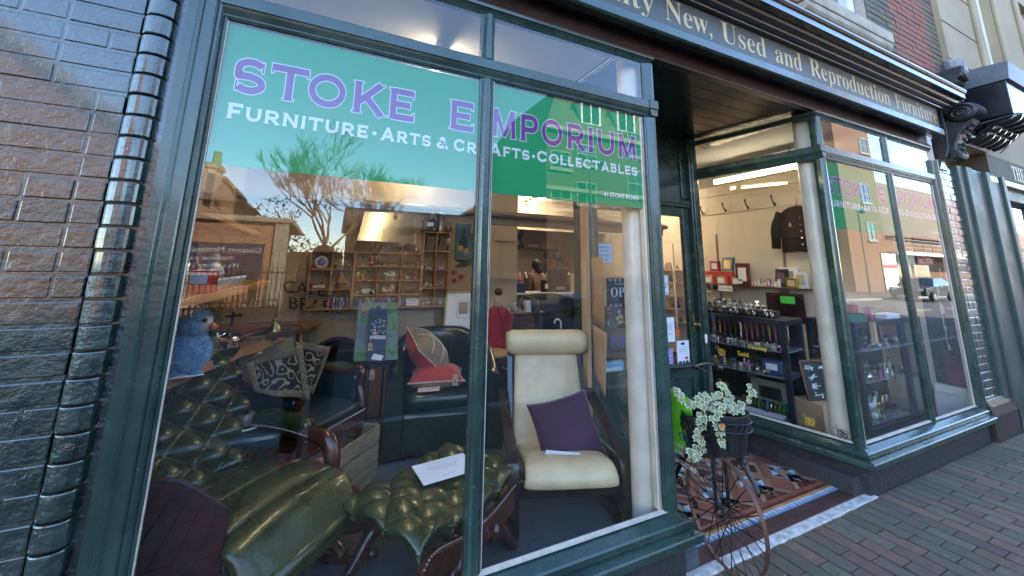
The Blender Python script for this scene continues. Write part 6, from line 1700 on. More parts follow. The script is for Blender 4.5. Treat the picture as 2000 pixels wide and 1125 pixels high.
def ornament(name, label, p, kind, c1, c2=None, s=.05, grp=None):
    p = Vector(p); t = thing(name, label, 'ornament', p, grp); c2 = c2 or c1
    T = Matrix.Translation(p)
    if kind == 'car':
        m = MB(T); m.profx([], 0, 0) if False else None
        pr = [(-1, .12), (-1, .42), (-.55, .5), (-.3, .82), (.4, .82), (.65, .5), (1, .42), (1, .12)]
        m.prism(pr, lambda u, v: (u*s, -s*.38, v*s*.8), lambda u, v: (u*s, s*.38, v*s*.8)); m.build('body', c1, t, recalc=True, bevel=.003)
        for x in (-.6, .6):
            for y in (-.38, .38): w = MB(T); w.lathe([(0, -.06*s), (.19*s, -.06*s), (.19*s, .06*s), (0, .06*s)], (x*s, y*s, .19*s), 12, 'y'); w.build('wheel', DKMET, t)
    elif kind == 'bag':
        m = MB(T); rr = random.Random(int(p.x*1e4)+int(p.z*1e3))
        for k in range(9):
            q = (rr.uniform(-.75, .75)*s, rr.uniform(-.2, .2)*s, rr.uniform(.12, .8)*s); m.ball(q, s*rr.uniform(.16, .3), 7, 5, (1, .8, rr.uniform(.4, 1)))
        m.build('contents', c1, t)
        m = MB(T)
        for k in range(5):
            q = (rr.uniform(-.7, .7)*s, rr.uniform(-.35, -.1)*s, rr.uniform(.2, .9)*s); m.ball(q, s*rr.uniform(.14, .24), 7, 5)
        m.build('bright_pieces', c2, t)
        m = MB(T)
        m.grid(lambda u, v: V(cos(2*pi*u)*s*(1.0-.15*v)*(1+.12*mnoise.noise(V(u*9, v*4, p.x))), sin(2*pi*u)*s*.5, v*s*1.15*(1+.1*mnoise.noise(V(u*7, 3, p.z)))), 18, 6, cu=True); m.build('bag', CELLO, t)
    elif kind == 'vase':
        m = MB(T); m.lathe([(.32*s, 0), (.34*s, .04*s), (.55*s, .5*s), (.5*s, .9*s), (.22*s, 1.3*s), (.2*s, 1.6*s), (.3*s, 1.75*s), (.26*s, 1.75*s), (.15*s, 1.55*s)], (0, 0, 0), 18); m.build('body', c1, t, smooth=True)
        m = MB(T); m.lathe([(.555*s, .48*s), (.56*s, .55*s), (.545*s, .62*s)], (0, 0, 0), 18); m.build('band', c2, t)
    elif kind == 'tin':
        m = MB(T); m.box(-s, s, -s*.35, s*.35, 0, s*.62); m.build('box', c1, t, bevel=.002); m = MB(T); m.box(-s*.7, s*.7, -s*.352, -s*.351, s*.15, s*.48); m.build('label', c2, t)
    elif kind == 'figure':
        m = MB(T); m.lathe([(.32*s, 0), (.34*s, .08*s), (.30*s, .5*s), (.36*s, .85*s), (.2*s, 1.05*s), (.1*s, 1.12*s), (0, 1.12*s)], (0, 0, 0), 14); m.build('body', c1, t, smooth=True)
        m = MB(T); m.ball((0, 0, 1.28*s), .22*s, 12, 8); h_ = m.build('head', c2, t, smooth=True)
        for sx in (-1, 1): m = MB(T); m.tube([(sx*.3*s, 0, .85*s), (sx*.42*s, -.12*s, .6*s), (sx*.2*s, -.28*s, .5*s)], .09*s, 6); m.build('arm', c1, t, smooth=True)
    elif kind == 'plates':
        for k in range(5): m = MB(T); m.lathe([(0, k*.011), (s*.9, k*.011), (s, k*.011+.008), (s*.9, k*.011+.004), (0, k*.011+.003)], (0, 0, 0), 18); m.build('plate', c1, t, smooth=False)
    elif kind == 'spoons':
        for k in range(3):
            m = MB(T); x = (k-1)*.016; m.tube([(x, 0, .0), (x*.7, .0, -.07), (x*1.2, 0, -.11)], .0035, 5); m.ball((x*1.3, 0, -.13), .014, 10, 6, (.8, .3, 1.5)); m.build('spoon', c1, t, smooth=True)
    elif kind == 'cards':
        for k in range(9):
            m = MB(T); x = (k-4)*.011; m.obox((x, 0, s*.85), (.0012, 0, 0), (0, .05, 0), (s*.22+.002*k, 0, s*.85)); m.build('card', c1 if k % 3 else c2, t)
    elif kind == 'eye':
        m = MB(T); m.lathe([(0, -.03), (s*.75, -.03), (s*.8, 0), (0, 0)], (0, 0, s*.85), 20, 'y'); m.build('disc', c1, t); m = MB(T); m.lathe([(s*.2, -.034), (s*.45, -.034), (s*.5, -.031)], (0, 0, s*.85), 18, 'y'); m.build('iris', c2, t)
        m = MB(T); m.box(-s, s, -.02, .02, 0, .012); m.build('foot', COLS[0], t)
    return t
yo = YF+.045
cx = lambda xs, i: (xs[i]+xs[i+1])/2
C = {c.name.split('_')[1]: c for c in COLS}
ornament('eye_ornament', 'blue eye ornament on red foot in the top left pigeon hole', (cx(xsl, 0), yo, zl[2]+.0065), 'eye', C['silver'], C['violet'], .075)
ornament('dark_bowl', 'dark jar in the second pigeon hole of the top row', (cx(xsl, 1), yo, zl[2]+.0065), 'tin', C['black'], C['brown'], .07)
ornament('wooden_box', 'brown box standing in the leftmost middle pigeon hole', (cx(xsl, 0), yo, zl[1]+.0065), 'tin', C['brown'], C['cream'], .075)
ornament('terracotta_pot', 'terracotta pot in the second pigeon hole of the middle row', (cx(xsl, 1), yo, zl[1]+.0065), 'vase', mat('clay_pot', (.42, .22, .10), .8), C['brown'], .085)
ornament('saucer_stack', 'stack of wooden saucers in the bottom left pigeon hole', (cx(xsl, 0), yo, Z0+.0065), 'plates', WOODL, None, .05)
ornament('red_vase', 'small red glass vase in the upper row over the toy car', (cx(xsm, 0)+.05, yo, zm[3]+.0065), 'vase', C['red'], C['silver'], .055)
ornament('spoon_bunch', 'bunch of plated spoons hanging from the shelf top', (xsm[1]-.02, YF-.01, zm[4]-.01), 'spoons', PEWT)
ornament('carriage_clock', 'small brass figure in the left of the third row down', (cx(xsm, 0)-.03, yo, zm[2]+.0065), 'figure', BRASS, BRASS, .06)
ornament('toy_bag', 'bag of green and red toys in the centre of the wall shelf', (cx(xsm, 1), yo, zm[2]+.0065), 'bag', C['silver'], C['green'], .085)
ornament('toy_bag', 'bag of red toys right of the green toy bag', (cx(xsm, 2), yo, zm[2]+.0065), 'bag', C['red'], C['silver'], .075)
ornament('toy_car', 'silver and black model car on the shelf above the disc cases', (cx(xsm, 0)+.01, yo, zm[1]+.0065), 'car', C['silver'], None, .085)
ornament('toy_bag', 'bag of orange toys below the green toy bag', (cx(xsm, 1), yo, zm[1]+.0065), 'bag', C['orange'], C['silver'], .088)
ornament('toy_snake', 'dark tin beside the bag of orange toys', (cx(xsm, 2), yo, zm[1]+.0065), 'tin', C['brown'], C['black'], .08)
ornament('lantern_ornament', 'blue and gold lantern ornament at the left of the middle block', (xsm[0]+.035, yo, zm[2]+.0065), 'figure', BRASS, C['teal'], .075)
ornament('card_bundle', 'bundle of old cards in the top left hole of the tall block', (cx(xsr, 0), yo, zr_[3]+.0065), 'cards', C['cream'], C['brown'], .085)
ornament('card_bundle', 'bundle of old cards in the top right hole of the tall block', (cx(xsr, 1), yo, zr_[3]+.0065), 'cards', C['cream'], C['black'], .08)
ornament('blue_tin', 'blue toy tin in the tall block of the wall shelf', (cx(xsr, 0), yo, zr_[2]+.0065), 'tin', mat('toy_royal', (.03, .06, .35), .3), C['silver'], .048)
ornament('purple_tin', 'magenta toy tin right of the blue one', (cx(xsr, 1), yo, zr_[2]+.0065), 'tin', mat('toy_magenta', (.32, .03, .32), .3), C['silver'], .046)
ornament('toy_bag', 'bag of white toys in the left of the tall block', (cx(xsr, 0), yo, zr_[1]+.0065), 'bag', C['cream'], C['silver'], .06)
ornament('toy_bag', 'bag of mixed toys in the right of the tall block', (cx(xsr, 1), yo, zr_[1]+.0065), 'bag', C['pink'], C['silver'], .055)
ornament('toy_bag', 'bag of silver toys bottom left of the tall block', (cx(xsr, 0), yo, Z0+.0065), 'bag', C['silver'], C['silver'], .06)
ornament('toy_bag', 'bag of metal toys bottom right of the tall block', (cx(xsr, 1), yo, Z0+.0065), 'bag', C['teal'], C['silver'], .055)
# on top
zt = ZT+.0065
c = at(757, 450, 2.50)
mi = thing('tray_mirror', 'tilted metal tray mirror standing on the pine wall shelf reflecting a strip light', 'mirror', (c.x, 2.5, zt))
A4 = [at(697, 470, 2.44), at(811, 476, 2.44), at(810, 417, 2.53), at(712, 412, 2.53)]
m = MB(); nn = (A4[1]-A4[0]).cross(A4[3]-A4[0]).normalized()
if nn.y > 0: nn = -nn
m.add(A4+[p-nn*.012 for p in A4], [(0, 1, 2, 3), (7, 6, 5, 4), (0, 4, 5, 1), (1, 5, 6, 2), (2, 6, 7, 3), (3, 7, 4, 0)]); m.build('tray', mat('brushed_steel', (.30, .27, .22), .16, metal=1, var=.06), mi, recalc=True)
m = MB(); m.tube([p+nn*.003 for p in A4], .007, 6, closed=True); m.build('rim', PEWT, mi, smooth=True)
c = at(838, 459, 2.55)
mt = thing('field_meter', 'black boxed electric meter with a white dial on top of the shelf', 'meter', (c.x, 2.56, ZR))
z = ZR+.0065
m = MB(); m.box(c.x-.075, c.x+.075, 2.53, 2.62, z, z+.125); m.build('case', WOODB, mt, bevel=.006)
m = MB(); m.box(c.x-.03, c.x+.04, 2.527, 2.5295, z+.06, z+.105); m.build('dial', PAPER, mt)
m = MB(); m.lathe([(0, -.012), (.014, -.012), (.014, 0), (0, 0)], (c.x+.045, 2.529, z+.03), 14, 'y'); m.build('knob', BRASS, mt)
m = MB()
for dx in (-.05, .05): m.lathe([(.007, z+.125), (.012, z+.15), (0, z+.152)], (c.x+dx, 2.57, 0), 10)
m.build('terminal', DKMET, mt)
c = at(861, 455, 2.55)
sv = thing('shell_vase', 'tall dull brass shell case vase flared at the top on the shelf', 'vase', (c.x, 2.57, ZR)); m = MB(); m.lathe([(.042, z), (.042, z+.02), (.038, z+.03), (.040, z+.20), (.055, z+.235), (.05, z+.235), (.03, z+.2)], (c.x, 2.575, 0), 20); m.build('body', PEWT, sv, smooth=True); m = MB(); m.lathe([(.0425, z+.03), (.0425, z+.04)], (c.x, 2.575, 0), 20); m.build('band', BRASS, sv)
c = at(875, 455, 2.55); ornament('small_vase', 'small dark vase right of the shell case vase', (c.x+.01, 2.57, z), 'vase', C['brown'], C['black'], .07)
c = at(783, 492, 2.55); cz = zt
cpot = thing('coffee_pot', 'ornate silver coffee pot with black handle on the shelf', 'coffee pot', (c.x, 2.56, zt))
x, y = c.x, 2.56
m = MB(); m.lathe([(.035, cz), (.038, cz+.01), (.016, cz+.02), (.018, cz+.03), (.045, cz+.06), (.055, cz+.10), (.048, cz+.13), (.052, cz+.15), (.046, cz+.155)], (x, y, 0), 12); m.build('body', SILV, cpot, smooth=True)
m = MB(); m.lathe([(.046, cz+.156), (.03, cz+.18), (.008, cz+.19), (.012, cz+.205), (0, cz+.215)], (x, y, 0), 12); m.build('lid', SILV, cpot, smooth=True)
m = MB(); m.tube(bez([(x-.045, y, cz+.075), (x-.075, y, cz+.09), (x-.09, y, cz+.13), (x-.11, y, cz+.165)], 5), [.013]*5+[.009]*10+[.006], 8); m.build('spout', SILV, cpot, smooth=True)
m = MB(); m.tube(bez([(x+.048, y, cz+.145), (x+.09, y, cz+.18), (x+.115, y, cz+.14), (x+.08, y, cz+.09), (x+.05, y, cz+.085)], 5), .008, 8); m.build('handle', DKMET, cpot, smooth=True)
c = at(760, 488, 2.53); t = thing('enamel_dish', 'round pale blue enamel lid standing on the shelf', 'lid', (c.x, 2.53, zt)); m = MB(); m.lathe([(0, -.012), (.03, -.010), (.041, 0), (0, 0)], (c.x-.02, 2.535, zt+.041), 20, 'y'); m.build('lid', mat('pale_blue_enamel', (.16, .30, .34), .3), t, smooth=True); m = MB(); m.ball((c.x-.02, 2.52, zt+.041), .007, 8, 6); m.build('knob', PEWT, t)
c = at(733, 485, 2.55); ornament('ledger', 'dark box standing left of the blue lid', (c.x, 2.56, zt), 'tin', C['black'], C['brown'], .055)
c = at(813, 490, 2.55); ornament('pewter_vase', 'slim pewter vase right of the coffee pot', (c.x, 2.56, zt), 'vase', PEWT, PEWT, .05)
for (px, py), lab in (((845, 413), 'buff tag high on the shell case vase'), ((775, 415), 'buff tag on the tray mirror'), ((793, 490), 'buff tag on the coffee pot foot'), ((877, 465), 'buff tag on the tall block of the shelf'), ((648, 560), 'buff tag hanging above the left disc cases'), ((595, 517), 'buff tag at the left end of the wall shelf')):
    price_tag(at(px, py, 2.5), (-.3, -1, 0), .075, lab, rot=rb.uniform(-.3, .3))
# still life, cherries on sacking, framed print
c0 = at(892, 440, 2.58); c1 = at(938, 505, 2.58)
sl_ = thing('still_life_painting', 'still life painting of a dark bottle and lemons on the partition', 'painting', ((c0.x+c1.x)/2, 2.6, (c0.z+c1.z)/2))
xa, xb, za, zb = c0.x, c0.x+.30, c1.z-.02, c0.z+.02
m = MB(); m.box(xa, xb, 2.585, 2.615, za, zb); m.build('canvas', mat('teal_canvas', (.06, .12, .11), .6, var=.4, scale=8), sl_)
m = MB(); bx_ = xa+.09; m.lathe([(0, 0)], (0, 0, 0)) if False else None
m.prism([(-.045, .05), (.045, .05), (.05, .16), (.015, .24), (.015, .33), (-.015, .33), (-.015, .24), (-.05, .16)], lambda u, v: (bx_+u, 2.584, za+.06+v*.9), lambda u, v: (bx_+u, 2.5825, za+.06+v*.9)); m.build('painted_bottle', mat('bottle_dark', (.012, .022, .022), .5), sl_, recalc=True)
for dx, dz in ((.06, .13), (.13, .10)): m = MB(); m.lathe([(0, -.0025), (.035, -.0015), (.036, 0)], (xa+dx, 2.5835, za+dz), 18, 'y'); m.build('painted_lemon', mat('lemon_paint', (.42, .26, .06), .6, var=.3, scale=20), sl_)
m = MB(); m.prism([(0, 0), (.18, -.03), (.22, .02), (.05, .06)], lambda u, v: (xa+.07+u, 2.5842, za+.05+v), lambda u, v: (xa+.07+u, 2.5835, za+.05+v)); m.build('painted_plate', mat('plate_paint', (.10, .16, .18), .6), sl_, recalc=True)
price_tag((xa+.2, 2.575, zb-.01), (-.2, -1, 0), .09, 'pinkish buff tag on the still life painting')
ck = thing('cherry_sack', 'brown coffee sack printed with green leaves and red coffee cherries', 'sack', (1.5, 2.6, 1.4))
m = MB(); m.grid(lambda u, v: V(lerp(1.26, 1.73, u), 2.612-.008*mnoise.noise(V(u*4, v*4, 2)), lerp(1.05, 1.95, v)), 10, 14); m.build('cloth', BURL, ck, solid=.004)
p_ = at(886, 500, 2.6)
m = MB()
for (px, py) in ((886, 532), (887, 548), (901, 541)): q = at(px, py, 2.6); m.lathe([(0, -.002), (.026, -.001), (.028, 0)], (q.x, 2.603, q.z), 16, 'y')
m.build('printed_cherries', mat('cherry_print', (.30, .03, .025), .8), ck)
m = MB()
for pts in ([(888, 520), (905, 508), (922, 515), (908, 522)], [(890, 512), (900, 498), (918, 494), (908, 508)], [(893, 528), (897, 548), (896, 548), (890, 520)]): m.prism([(at(px, py, 2.6).x, at(px, py, 2.6).z) for px, py in pts], lambda u, v: (u, 2.6022, v), lambda u, v: (u, 2.6012, v))
m.build('printed_leaves', mat('leaf_print', (.05, .075, .03), .9), ck, recalc=True)
A = at(872, 572, 2.50); B = at(866, 652, 2.40)
fp = thing('framed_print', 'gilt framed print with wide white mount leaning below the shelf', 'framed print', (1.33, 2.45, .95))
P4 = [at(866, 652, 2.40), at(866, 652, 2.40)+V(.43, 0, 0), at(873, 571, 2.52)+V(.42, 0, 0), at(873, 571, 2.52)]
def q4(P, u, v): return P[0].lerp(P[1], u).lerp(P[3].lerp(P[2], u), v)
m = MB(); m.add([q4(P4, *k) for k in ((.03, .03), (.97, .03), (.97, .97), (.03, .97))], [(0, 1, 2, 3)]); m.build('mount', PAPER, fp, solid=.006)
m = MB(); 
for a, b in ((0, 1), (1, 2), (2, 3), (3, 0)): m.bar(P4[a], P4[b], .022, .02, up=(0, -1, .2))
m.build('frame', mat('gilt_frame', (.40, .27, .09), .35, metal=.7, var=.3), fp, bevel=.004)
nv = V(0, -.012, -.002)
m = MB(); 
for a, b in (((.30, .36), (.62, .36)), ((.62, .36), (.62, .80)), ((.62, .80), (.30, .80)), ((.30, .80), (.30, .36))): m.bar(q4(P4, *a)+nv, q4(P4, *b)+nv, .003, .002, up=(0, -1, 0))
m.add([q4(P4, *k)+nv for k in ((.345, .47), (.575, .47), (.575, .75), (.345, .75))], [(0, 1, 2, 3)]); m.build('print', INK, fp)
m = MB(); m.add([q4(P4, *k)+nv*1.1 for k in ((.355, .48), (.565, .48), (.565, .74), (.355, .74))], [(0, 1, 2, 3)]); m.build('picture', mat('ochre_print', (.42, .24, .06), .7, var=.6, scale=30, var2=(.2, .22, .22)), fp)
# sacks with printing
def sack(label, P, mm, lines, col=INK):
    t = thing('coffee_sack', label, 'sack', P[0], 'printed coffee sacks on the partition')
    m = MB(); m.grid(lambda u, v: q4(P, u, v)+V(0, -.006*mnoise.noise(V(u*5, v*5, P[0].x)), 0), 12, 12); m.build('cloth', mm, t, solid=.004)
    for txt, u, v, s_, c_ in lines:
        m = MB(); text_mb(m, txt, q4(P, u, v)+V(0, -.012, 0), (P[1]-P[0]), (P[3]-P[0]), s_, depth=.001); m.build('printing', c_, t)
    return t
GRNP = mat('green_print', (.03, .12, .05), .9)
BLP = mat('faded_black_print', (.035, .03, .028), .9)
sack('pale coffee sack with green and black printing beside the tub chair', [at(770, 780, 2.56), at(862, 780, 2.56), at(846, 607, 2.575), at(772, 607, 2.575)], BURLP, [('Ogroso', .02, .53, .085, BLP), ('Bourbon', .02, .42, .085, BLP), ('Clamero', .02, .66, .065, GRNP)])
sack('brown sack lettered CAFE BR at the left end of the shelf', [at(540, 680, 2.59), at(690, 690, 2.59), at(690, 490, 2.61), at(545, 470, 2.61)], BURLD, [('CAFÉ', .06, .52, .16, BLP), ('BRASIL', .13, .37, .16, BLP)])
sack('sack with an oval stamp reading EXCELSO behind the shelf', [V(.30, 2.612, 1.12), V(.93, 2.612, 1.12), V(.93, 2.616, 1.70), V(.30, 2.616, 1.70)], BURL, [('EXCELSO', .36, .68, .09, BLP), ('70 Kg', .42, .25, .1, BLP)])
# ------------------------------------------------------------------ left-hand wooden shelves along the side wall
sidesh = thing('side_shelves', 'rough pine shelves along the left side wall of the window', 'shelves', (-.72, 1.0, 1.1))
m = MB(); m.add([(-.98, .05, 1.375), (-.455, .05, 1.375), (-.36, 1.95, 1.375), (-.98, 1.95, 1.375), (-.98, .05, 1.412), (-.455, .05, 1.412), (-.36, 1.95, 1.412), (-.98, 1.95, 1.412)], [(0, 3, 2, 1), (4, 5, 6, 7), (0, 1, 5, 4), (1, 2, 6, 5), (2, 3, 7, 6), (3, 0, 4, 7)]); m.build('upper_plank', WOODS, sidesh, bevel=.004)
m = MB(); m.box(-.98, -.48, .05, 1.95, 1.74, 1.775); m.build('top_plank', WOODS, sidesh, bevel=.004)
for y in (1.0, 1.92): m = MB(); m.box(-.95, -.90, y-.02, y+.02, .4, 1.374); m.build('upright', WOODS, sidesh)
m = MB(); m.box(-.985, -.965, .05, 1.95, 1.15, 2.15); m.build('back_boards', WOODBK, sidesh)
tb = thing('display_table', 'low display table covered in crumpled brown kraft paper at the left', 'table', (-.7, .6, FZ))
m = MB()
ed = [(-.605, .64), (-.52, .96), (-.41, 1.25), (-.27, 1.65), (-.08, 2.2), (.02, 2.58)]
def tt(u, v):
    k = v*(len(ed)-1); i = min(int(k), len(ed)-2); e = Vector(ed[i]).lerp(Vector(ed[i+1]), k-i)
    return V(lerp(-.96, e.x, u), e.y, .998+.012*mnoise.noise(V(u*5, v*9, 1.0))-(.03 if u > .985 else 0))
m.grid(tt, 22, 30); m.build('paper_cover', KRAFT, tb, smooth=False, solid=-.02)
for x, y in ((-.9, .75), (-.9, 2.4), (-.65, .72), (-.15, 2.4)): m = MB(); m.box(x-.02, x+.02, y-.02, y+.02, FZ, .965); m.build('leg', WOODD, tb)
# wine box fronts
for k, (y0, y1, z0, z1, txt, lab) in enumerate(((.35, .85, 1.78, 2.08, 'BORDEAUX', 'wooden wine case with stamp on the top plank'), (.9, 1.45, 1.45, 1.72, '1978', 'wine box end stamped 1978 on the middle plank'), (1.0, 1.6, 1.78, 2.05, 'HILL', 'second wooden case further back on the top plank'))):
    t = thing('wine_box', lab, 'wooden box', (-.8, y0, z0))
    m = MB(); m.box(-.96, -.62, y0, y1, z0, z1); m.build('box', WOODBK, t, bevel=.004)
    m = MB(); text_mb(m, txt, (-.6195, y0+.06, z0+.08), (0, 1, 0), (0, 0, 1), .09, depth=.001); m.build('stamp', BLP, t)
# things on the upper plank
def solid(name, label, cat, mb, mm, loc=None, **kw):
    o = mb.build(name, mm, None, **kw); return tag(o, label, cat)
p = at(421, 553, .42); zz = 1.413
t = thing('red_tin', 'bright red tin box on the upper pine plank', 'tin', (p.x, .45, zz)); m = MB(); m.box(-.57, -.43, .36, .50, zz, zz+.095); m.build('tin', mat('bright_red_tin', (.42, .015, .015), .35), t, bevel=.006); m = MB(); m.box(-.56, -.44, .355, .3595, zz+.04, zz+.08); m.build('label', C['silver'], t)
m = MB(); m.ball((-.429, .43, zz+.05), .016, 8, 6, (.1, 1, 1)); m.build('clasp', PEWT, t)
for k in range(5):
    x, y = -.455+.008*k, .62+.11*k
    t = thing('white_bowl', 'small white china bowl, one of a row on the upper plank', 'bowl', (x, y, zz), 'white bowls on the upper plank')
    m = MB(); m.lathe([(.022, zz), (.025, zz+.01), (.045, zz+.04), (.05, zz+.06), (.046, zz+.06), (.04, zz+.04), (0, zz+.012)], (x-.03, y, 0), 18); m.build('bowl', CHINA, t, smooth=True); m = MB(); m.lathe([(.0495, zz+.058), (.051, zz+.061)], (x-.03, y, 0), 18); m.build('rim', BRASS, t)
ornament('china_figure', 'pale china figure behind the row of bowls', (-.55, .95, zz), 'figure', CHINA, C['cream'], .12)
t = thing('steel_jug', 'polished steel jug at the front end of the upper plank', 'jug', (-.50, .22, zz)); m = MB(); m.lathe([(.04, zz), (.05, zz+.03), (.045, zz+.10), (.03, zz+.14), (.038, zz+.17), (.034, zz+.17), (.02, zz+.13)], (-.52, .24, 0), 18); m.build('body', SILV, t, smooth=True); m = MB(); m.tube(bez([(-.50, .2, zz+.15), (-.47, .17, zz+.13), (-.47, .17, zz+.07), (-.49, .20, zz+.04)], 5), .006, 6); m.build('handle', SILV, t, smooth=True)
for k, (y, s_, lab, c_) in enumerate(((.3, .075, 'dark pot at the near end of the top plank', C['black']), (1.7, .07, 'brown jar at the far end of the upper plank', C['brown']))): ornament('pot', lab, (-.62, y, 1.776 if k == 0 else zz), 'vase', c_, C['brown'], s_)
# lower table: plush bird, twigs, ducks, small stand, card
BLUEF = mat('blue_plush_fur', (.06, .22, .52), .95, var=.7, scale=26, sheen=.8, bump=1.0, bscale=120, var2=(.28, .50, .72))
WHF = mat('white_plush_fur', (.6, .6, .6), .95, var=.2, scale=60, sheen=.5, bump=.8, bscale=140)
b = at(352, 712, .17)
pl = thing('plush_bird', 'fluffy blue plush bird with orange beak on the kraft paper table', 'soft toy', (b.x, .17, 1.145))
def fuzzy(name, c_, r_, sq, mm):
    m = MB(); m.grid(lambda u, v: V(*c_)+V(cos(2*pi*u)*sin(pi*v)*sq[0], sin(2*pi*u)*sin(pi*v)*sq[1], -cos(pi*v)*sq[2])*r_*(1+.05*mnoise.noise(V(cos(2*pi*u)*6, sin(2*pi*u)*6, v*14))+.03*rb.uniform(-1, 1)), 48, 30, cu=True); return m.build(name, mm, pl, smooth=True)
bx, by = -.445, .17
fuzzy('body', (bx, by, 1.145+.075), .072, (1, .9, 1.08), BLUEF); fuzzy('head', (bx+.004, by, 1.145+.180), .060, (1, 1, .95), BLUEF)
fuzzy('face', (bx+.040, by-.018, 1.145+.178), .036, (.75, .9, 1.0), WHF)
m = MB(); m.lathe([(.016, 0), (.013, .012), (.004, .026), (0, .027)], (0, 0, 0), 12, 'x'); bk = MB(Matrix.Translation((bx+.066, by-.028, 1.145+.168))); bk.lathe([(.017, 0), (.014, .012), (.005, .024), (0, .026)], (0, 0, 0), 12, 'x'); bk.build('beak', mat('orange_felt', (.55, .16, .03), .8), pl, smooth=True)
m = MB(); m.ball((bx+.05, by-.048, 1.145+.195), .008, 10, 6); m.build('eye', INK, pl, smooth=True)
m = MB()
for dx in (-.03, .045): m.ball((bx+dx, by-.04, 1.151), .022, 10, 6, (1.2, 1, .45))
m.build('feet', mat('blue_felt', (.06, .25, .42), .9), pl, smooth=True)
q = at(352, 728, .12); sheet('blank_card', 'white card under the blue plush bird', 'card', (-.425, .10, 1.15), (1, .3, 0), (-.3, 1, 0), .11, .06, PAPER)
tw_ = thing('twig_bundle', 'sheaf of dry brown twigs under the upper plank', 'dried twigs', (-.55, .75, 1.15))
m = MB()
for k in range(70):
    a = V(-.62+rb.uniform(-.08, .1), .45+rb.uniform(0, .55), 1.15); m.tube([a, a+V(rb.uniform(-.05, .08), rb.uniform(-.1, .1), .11), a+V(rb.uniform(-.06, .12), rb.uniform(-.16, .16), .205)], .0035, 4)
m.build('twigs', mat('dry_twig', (.20, .13, .07), .9, var=.4), tw_)
m = MB(); m.tube([(-.60, .5, 1.2), (-.6, .75, 1.225), (-.6, 1.0, 1.2)], .012, 6); m.build('binding', KRAFT, tw_)
for k, (px, py, s_) in enumerate(((402, 640, .05), (428, 648, .046), (455, 655, .04), (408, 662, .042))):
    q = atz(px, py, 1.17); t = thing('silver_duck', 'silver plated duck ornament, %s on the kraft paper' % ('largest of the four', 'second of the four', 'farthest of the four', 'nearest of the four')[k], 'ornament', (q.x, q.y, 1.148), 'silver ducks on the kraft paper')
    m = MB(); m.ball((q.x, q.y, 1.145+s_*.75), s_, 14, 9, (1.4, .8, .72)); m.build('body', SILV, t, smooth=True)
    m = MB(); m.tube(bez([(q.x-s_*1.0, q.y, 1.15+s_*.8), (q.x-s_*1.3, q.y, 1.15+s_*1.5), (q.x-s_*1.5, q.y, 1.15+s_*1.7), (q.x-s_*1.9, q.y, 1.15+s_*1.55)], 4), [s_*.3]*6+[s_*.22]*6+[s_*.1], 8); m.build('head', SILV, t, smooth=True)
q = atz(468, 632, 1.145); t = thing('black_tap_stand', 'thin black stand with arms on the kraft paper table', 'stand', (q.x, q.y, 1.145)); x, y = q.x, q.y
m = MB(); m.tube([(x, y, 1.14), (x, y, 1.27)], .008, 8); m.lathe([(.03, 1.14), (.03, 1.15), (.008, 1.155)], (x, y, 0), 14); m.build('stem', DKMET, t); m = MB(); m.tube([(x-.035, y, 1.245), (x+.035, y, 1.25)], .007, 6); m.ball((x+.04, y, 1.25), .01, 8, 6); m.build('arm', DKMET, t); m = MB(); m.lathe([(.0, 1.268), (.014, 1.275), (.01, 1.29), (0, 1.292)], (x, y, 0), 10); m.build('finial', BRASS, t)
for k in range(12):
    q = (rb.uniform(-.8, -.42+.03*k), .25+.085*k); ornament('dark_carving', 'small dark metal or carved piece scattered on the kraft paper', (q[0], q[1], 1.147), ('vase', 'figure', 'tin')[k % 3], rb.choice([C['black'], C['brown'], PEWT, BRASS]), C['brown'], rb.uniform(.04, .075), 'dark pieces on the kraft paper')
sh_ = thing('paper_strips', 'torn kraft paper strips at the corner of the display table', 'paper', at(560, 640, 1.2))
m = MB()
for k in range(5): a = at(520+k*15, 645-k*3, 1.12); m.add([a, a+V(.12, .05, .0), a+V(.13, .02, .03), a+V(.02, -.02, .025)], [(0, 1, 2, 3)])
m.build('strips', KRAFT, sh_, solid=.002)
m = MB()
for k in range(3800):
    big = k % 2; cc, rr_ = ((bx, by, 1.22), V(.072, .065, .078)) if big else ((bx+.004, by, 1.325), V(.060, .060, .057))
    d = V(rb.gauss(0, 1), rb.gauss(0, 1), rb.gauss(0, 1)).normalized(); p = V(*cc)+V(d.x*rr_.x, d.y*rr_.y, d.z*rr_.z)
    if not big and d.x > .35 and abs(d.z+.1) < .55: continue
    t1 = d.orthogonal().normalized()*.0022; e = p+(d+V(0, 0, -.5)+V(rb.uniform(-.5, .5), rb.uniform(-.5, .5), rb.uniform(-.5, .5))).normalized()*rb.uniform(.006, .013); m.add([p+t1, p-t1, e], [(0, 1, 2)])
m.build('fur_tufts', BLUEF, pl)
for o in list(COL.objects):
    if o.parent is None and o.name.split('.')[0] in ('plush_bird', 'blank_card', 'twig_bundle', 'silver_duck', 'black_tap_stand', 'paper_strips', 'dark_carving'):
        o.location += V(-.125, .64 if o.location.y < 1.1 else .5, -.137); o.scale = (1.3, 1.3, 1.3)
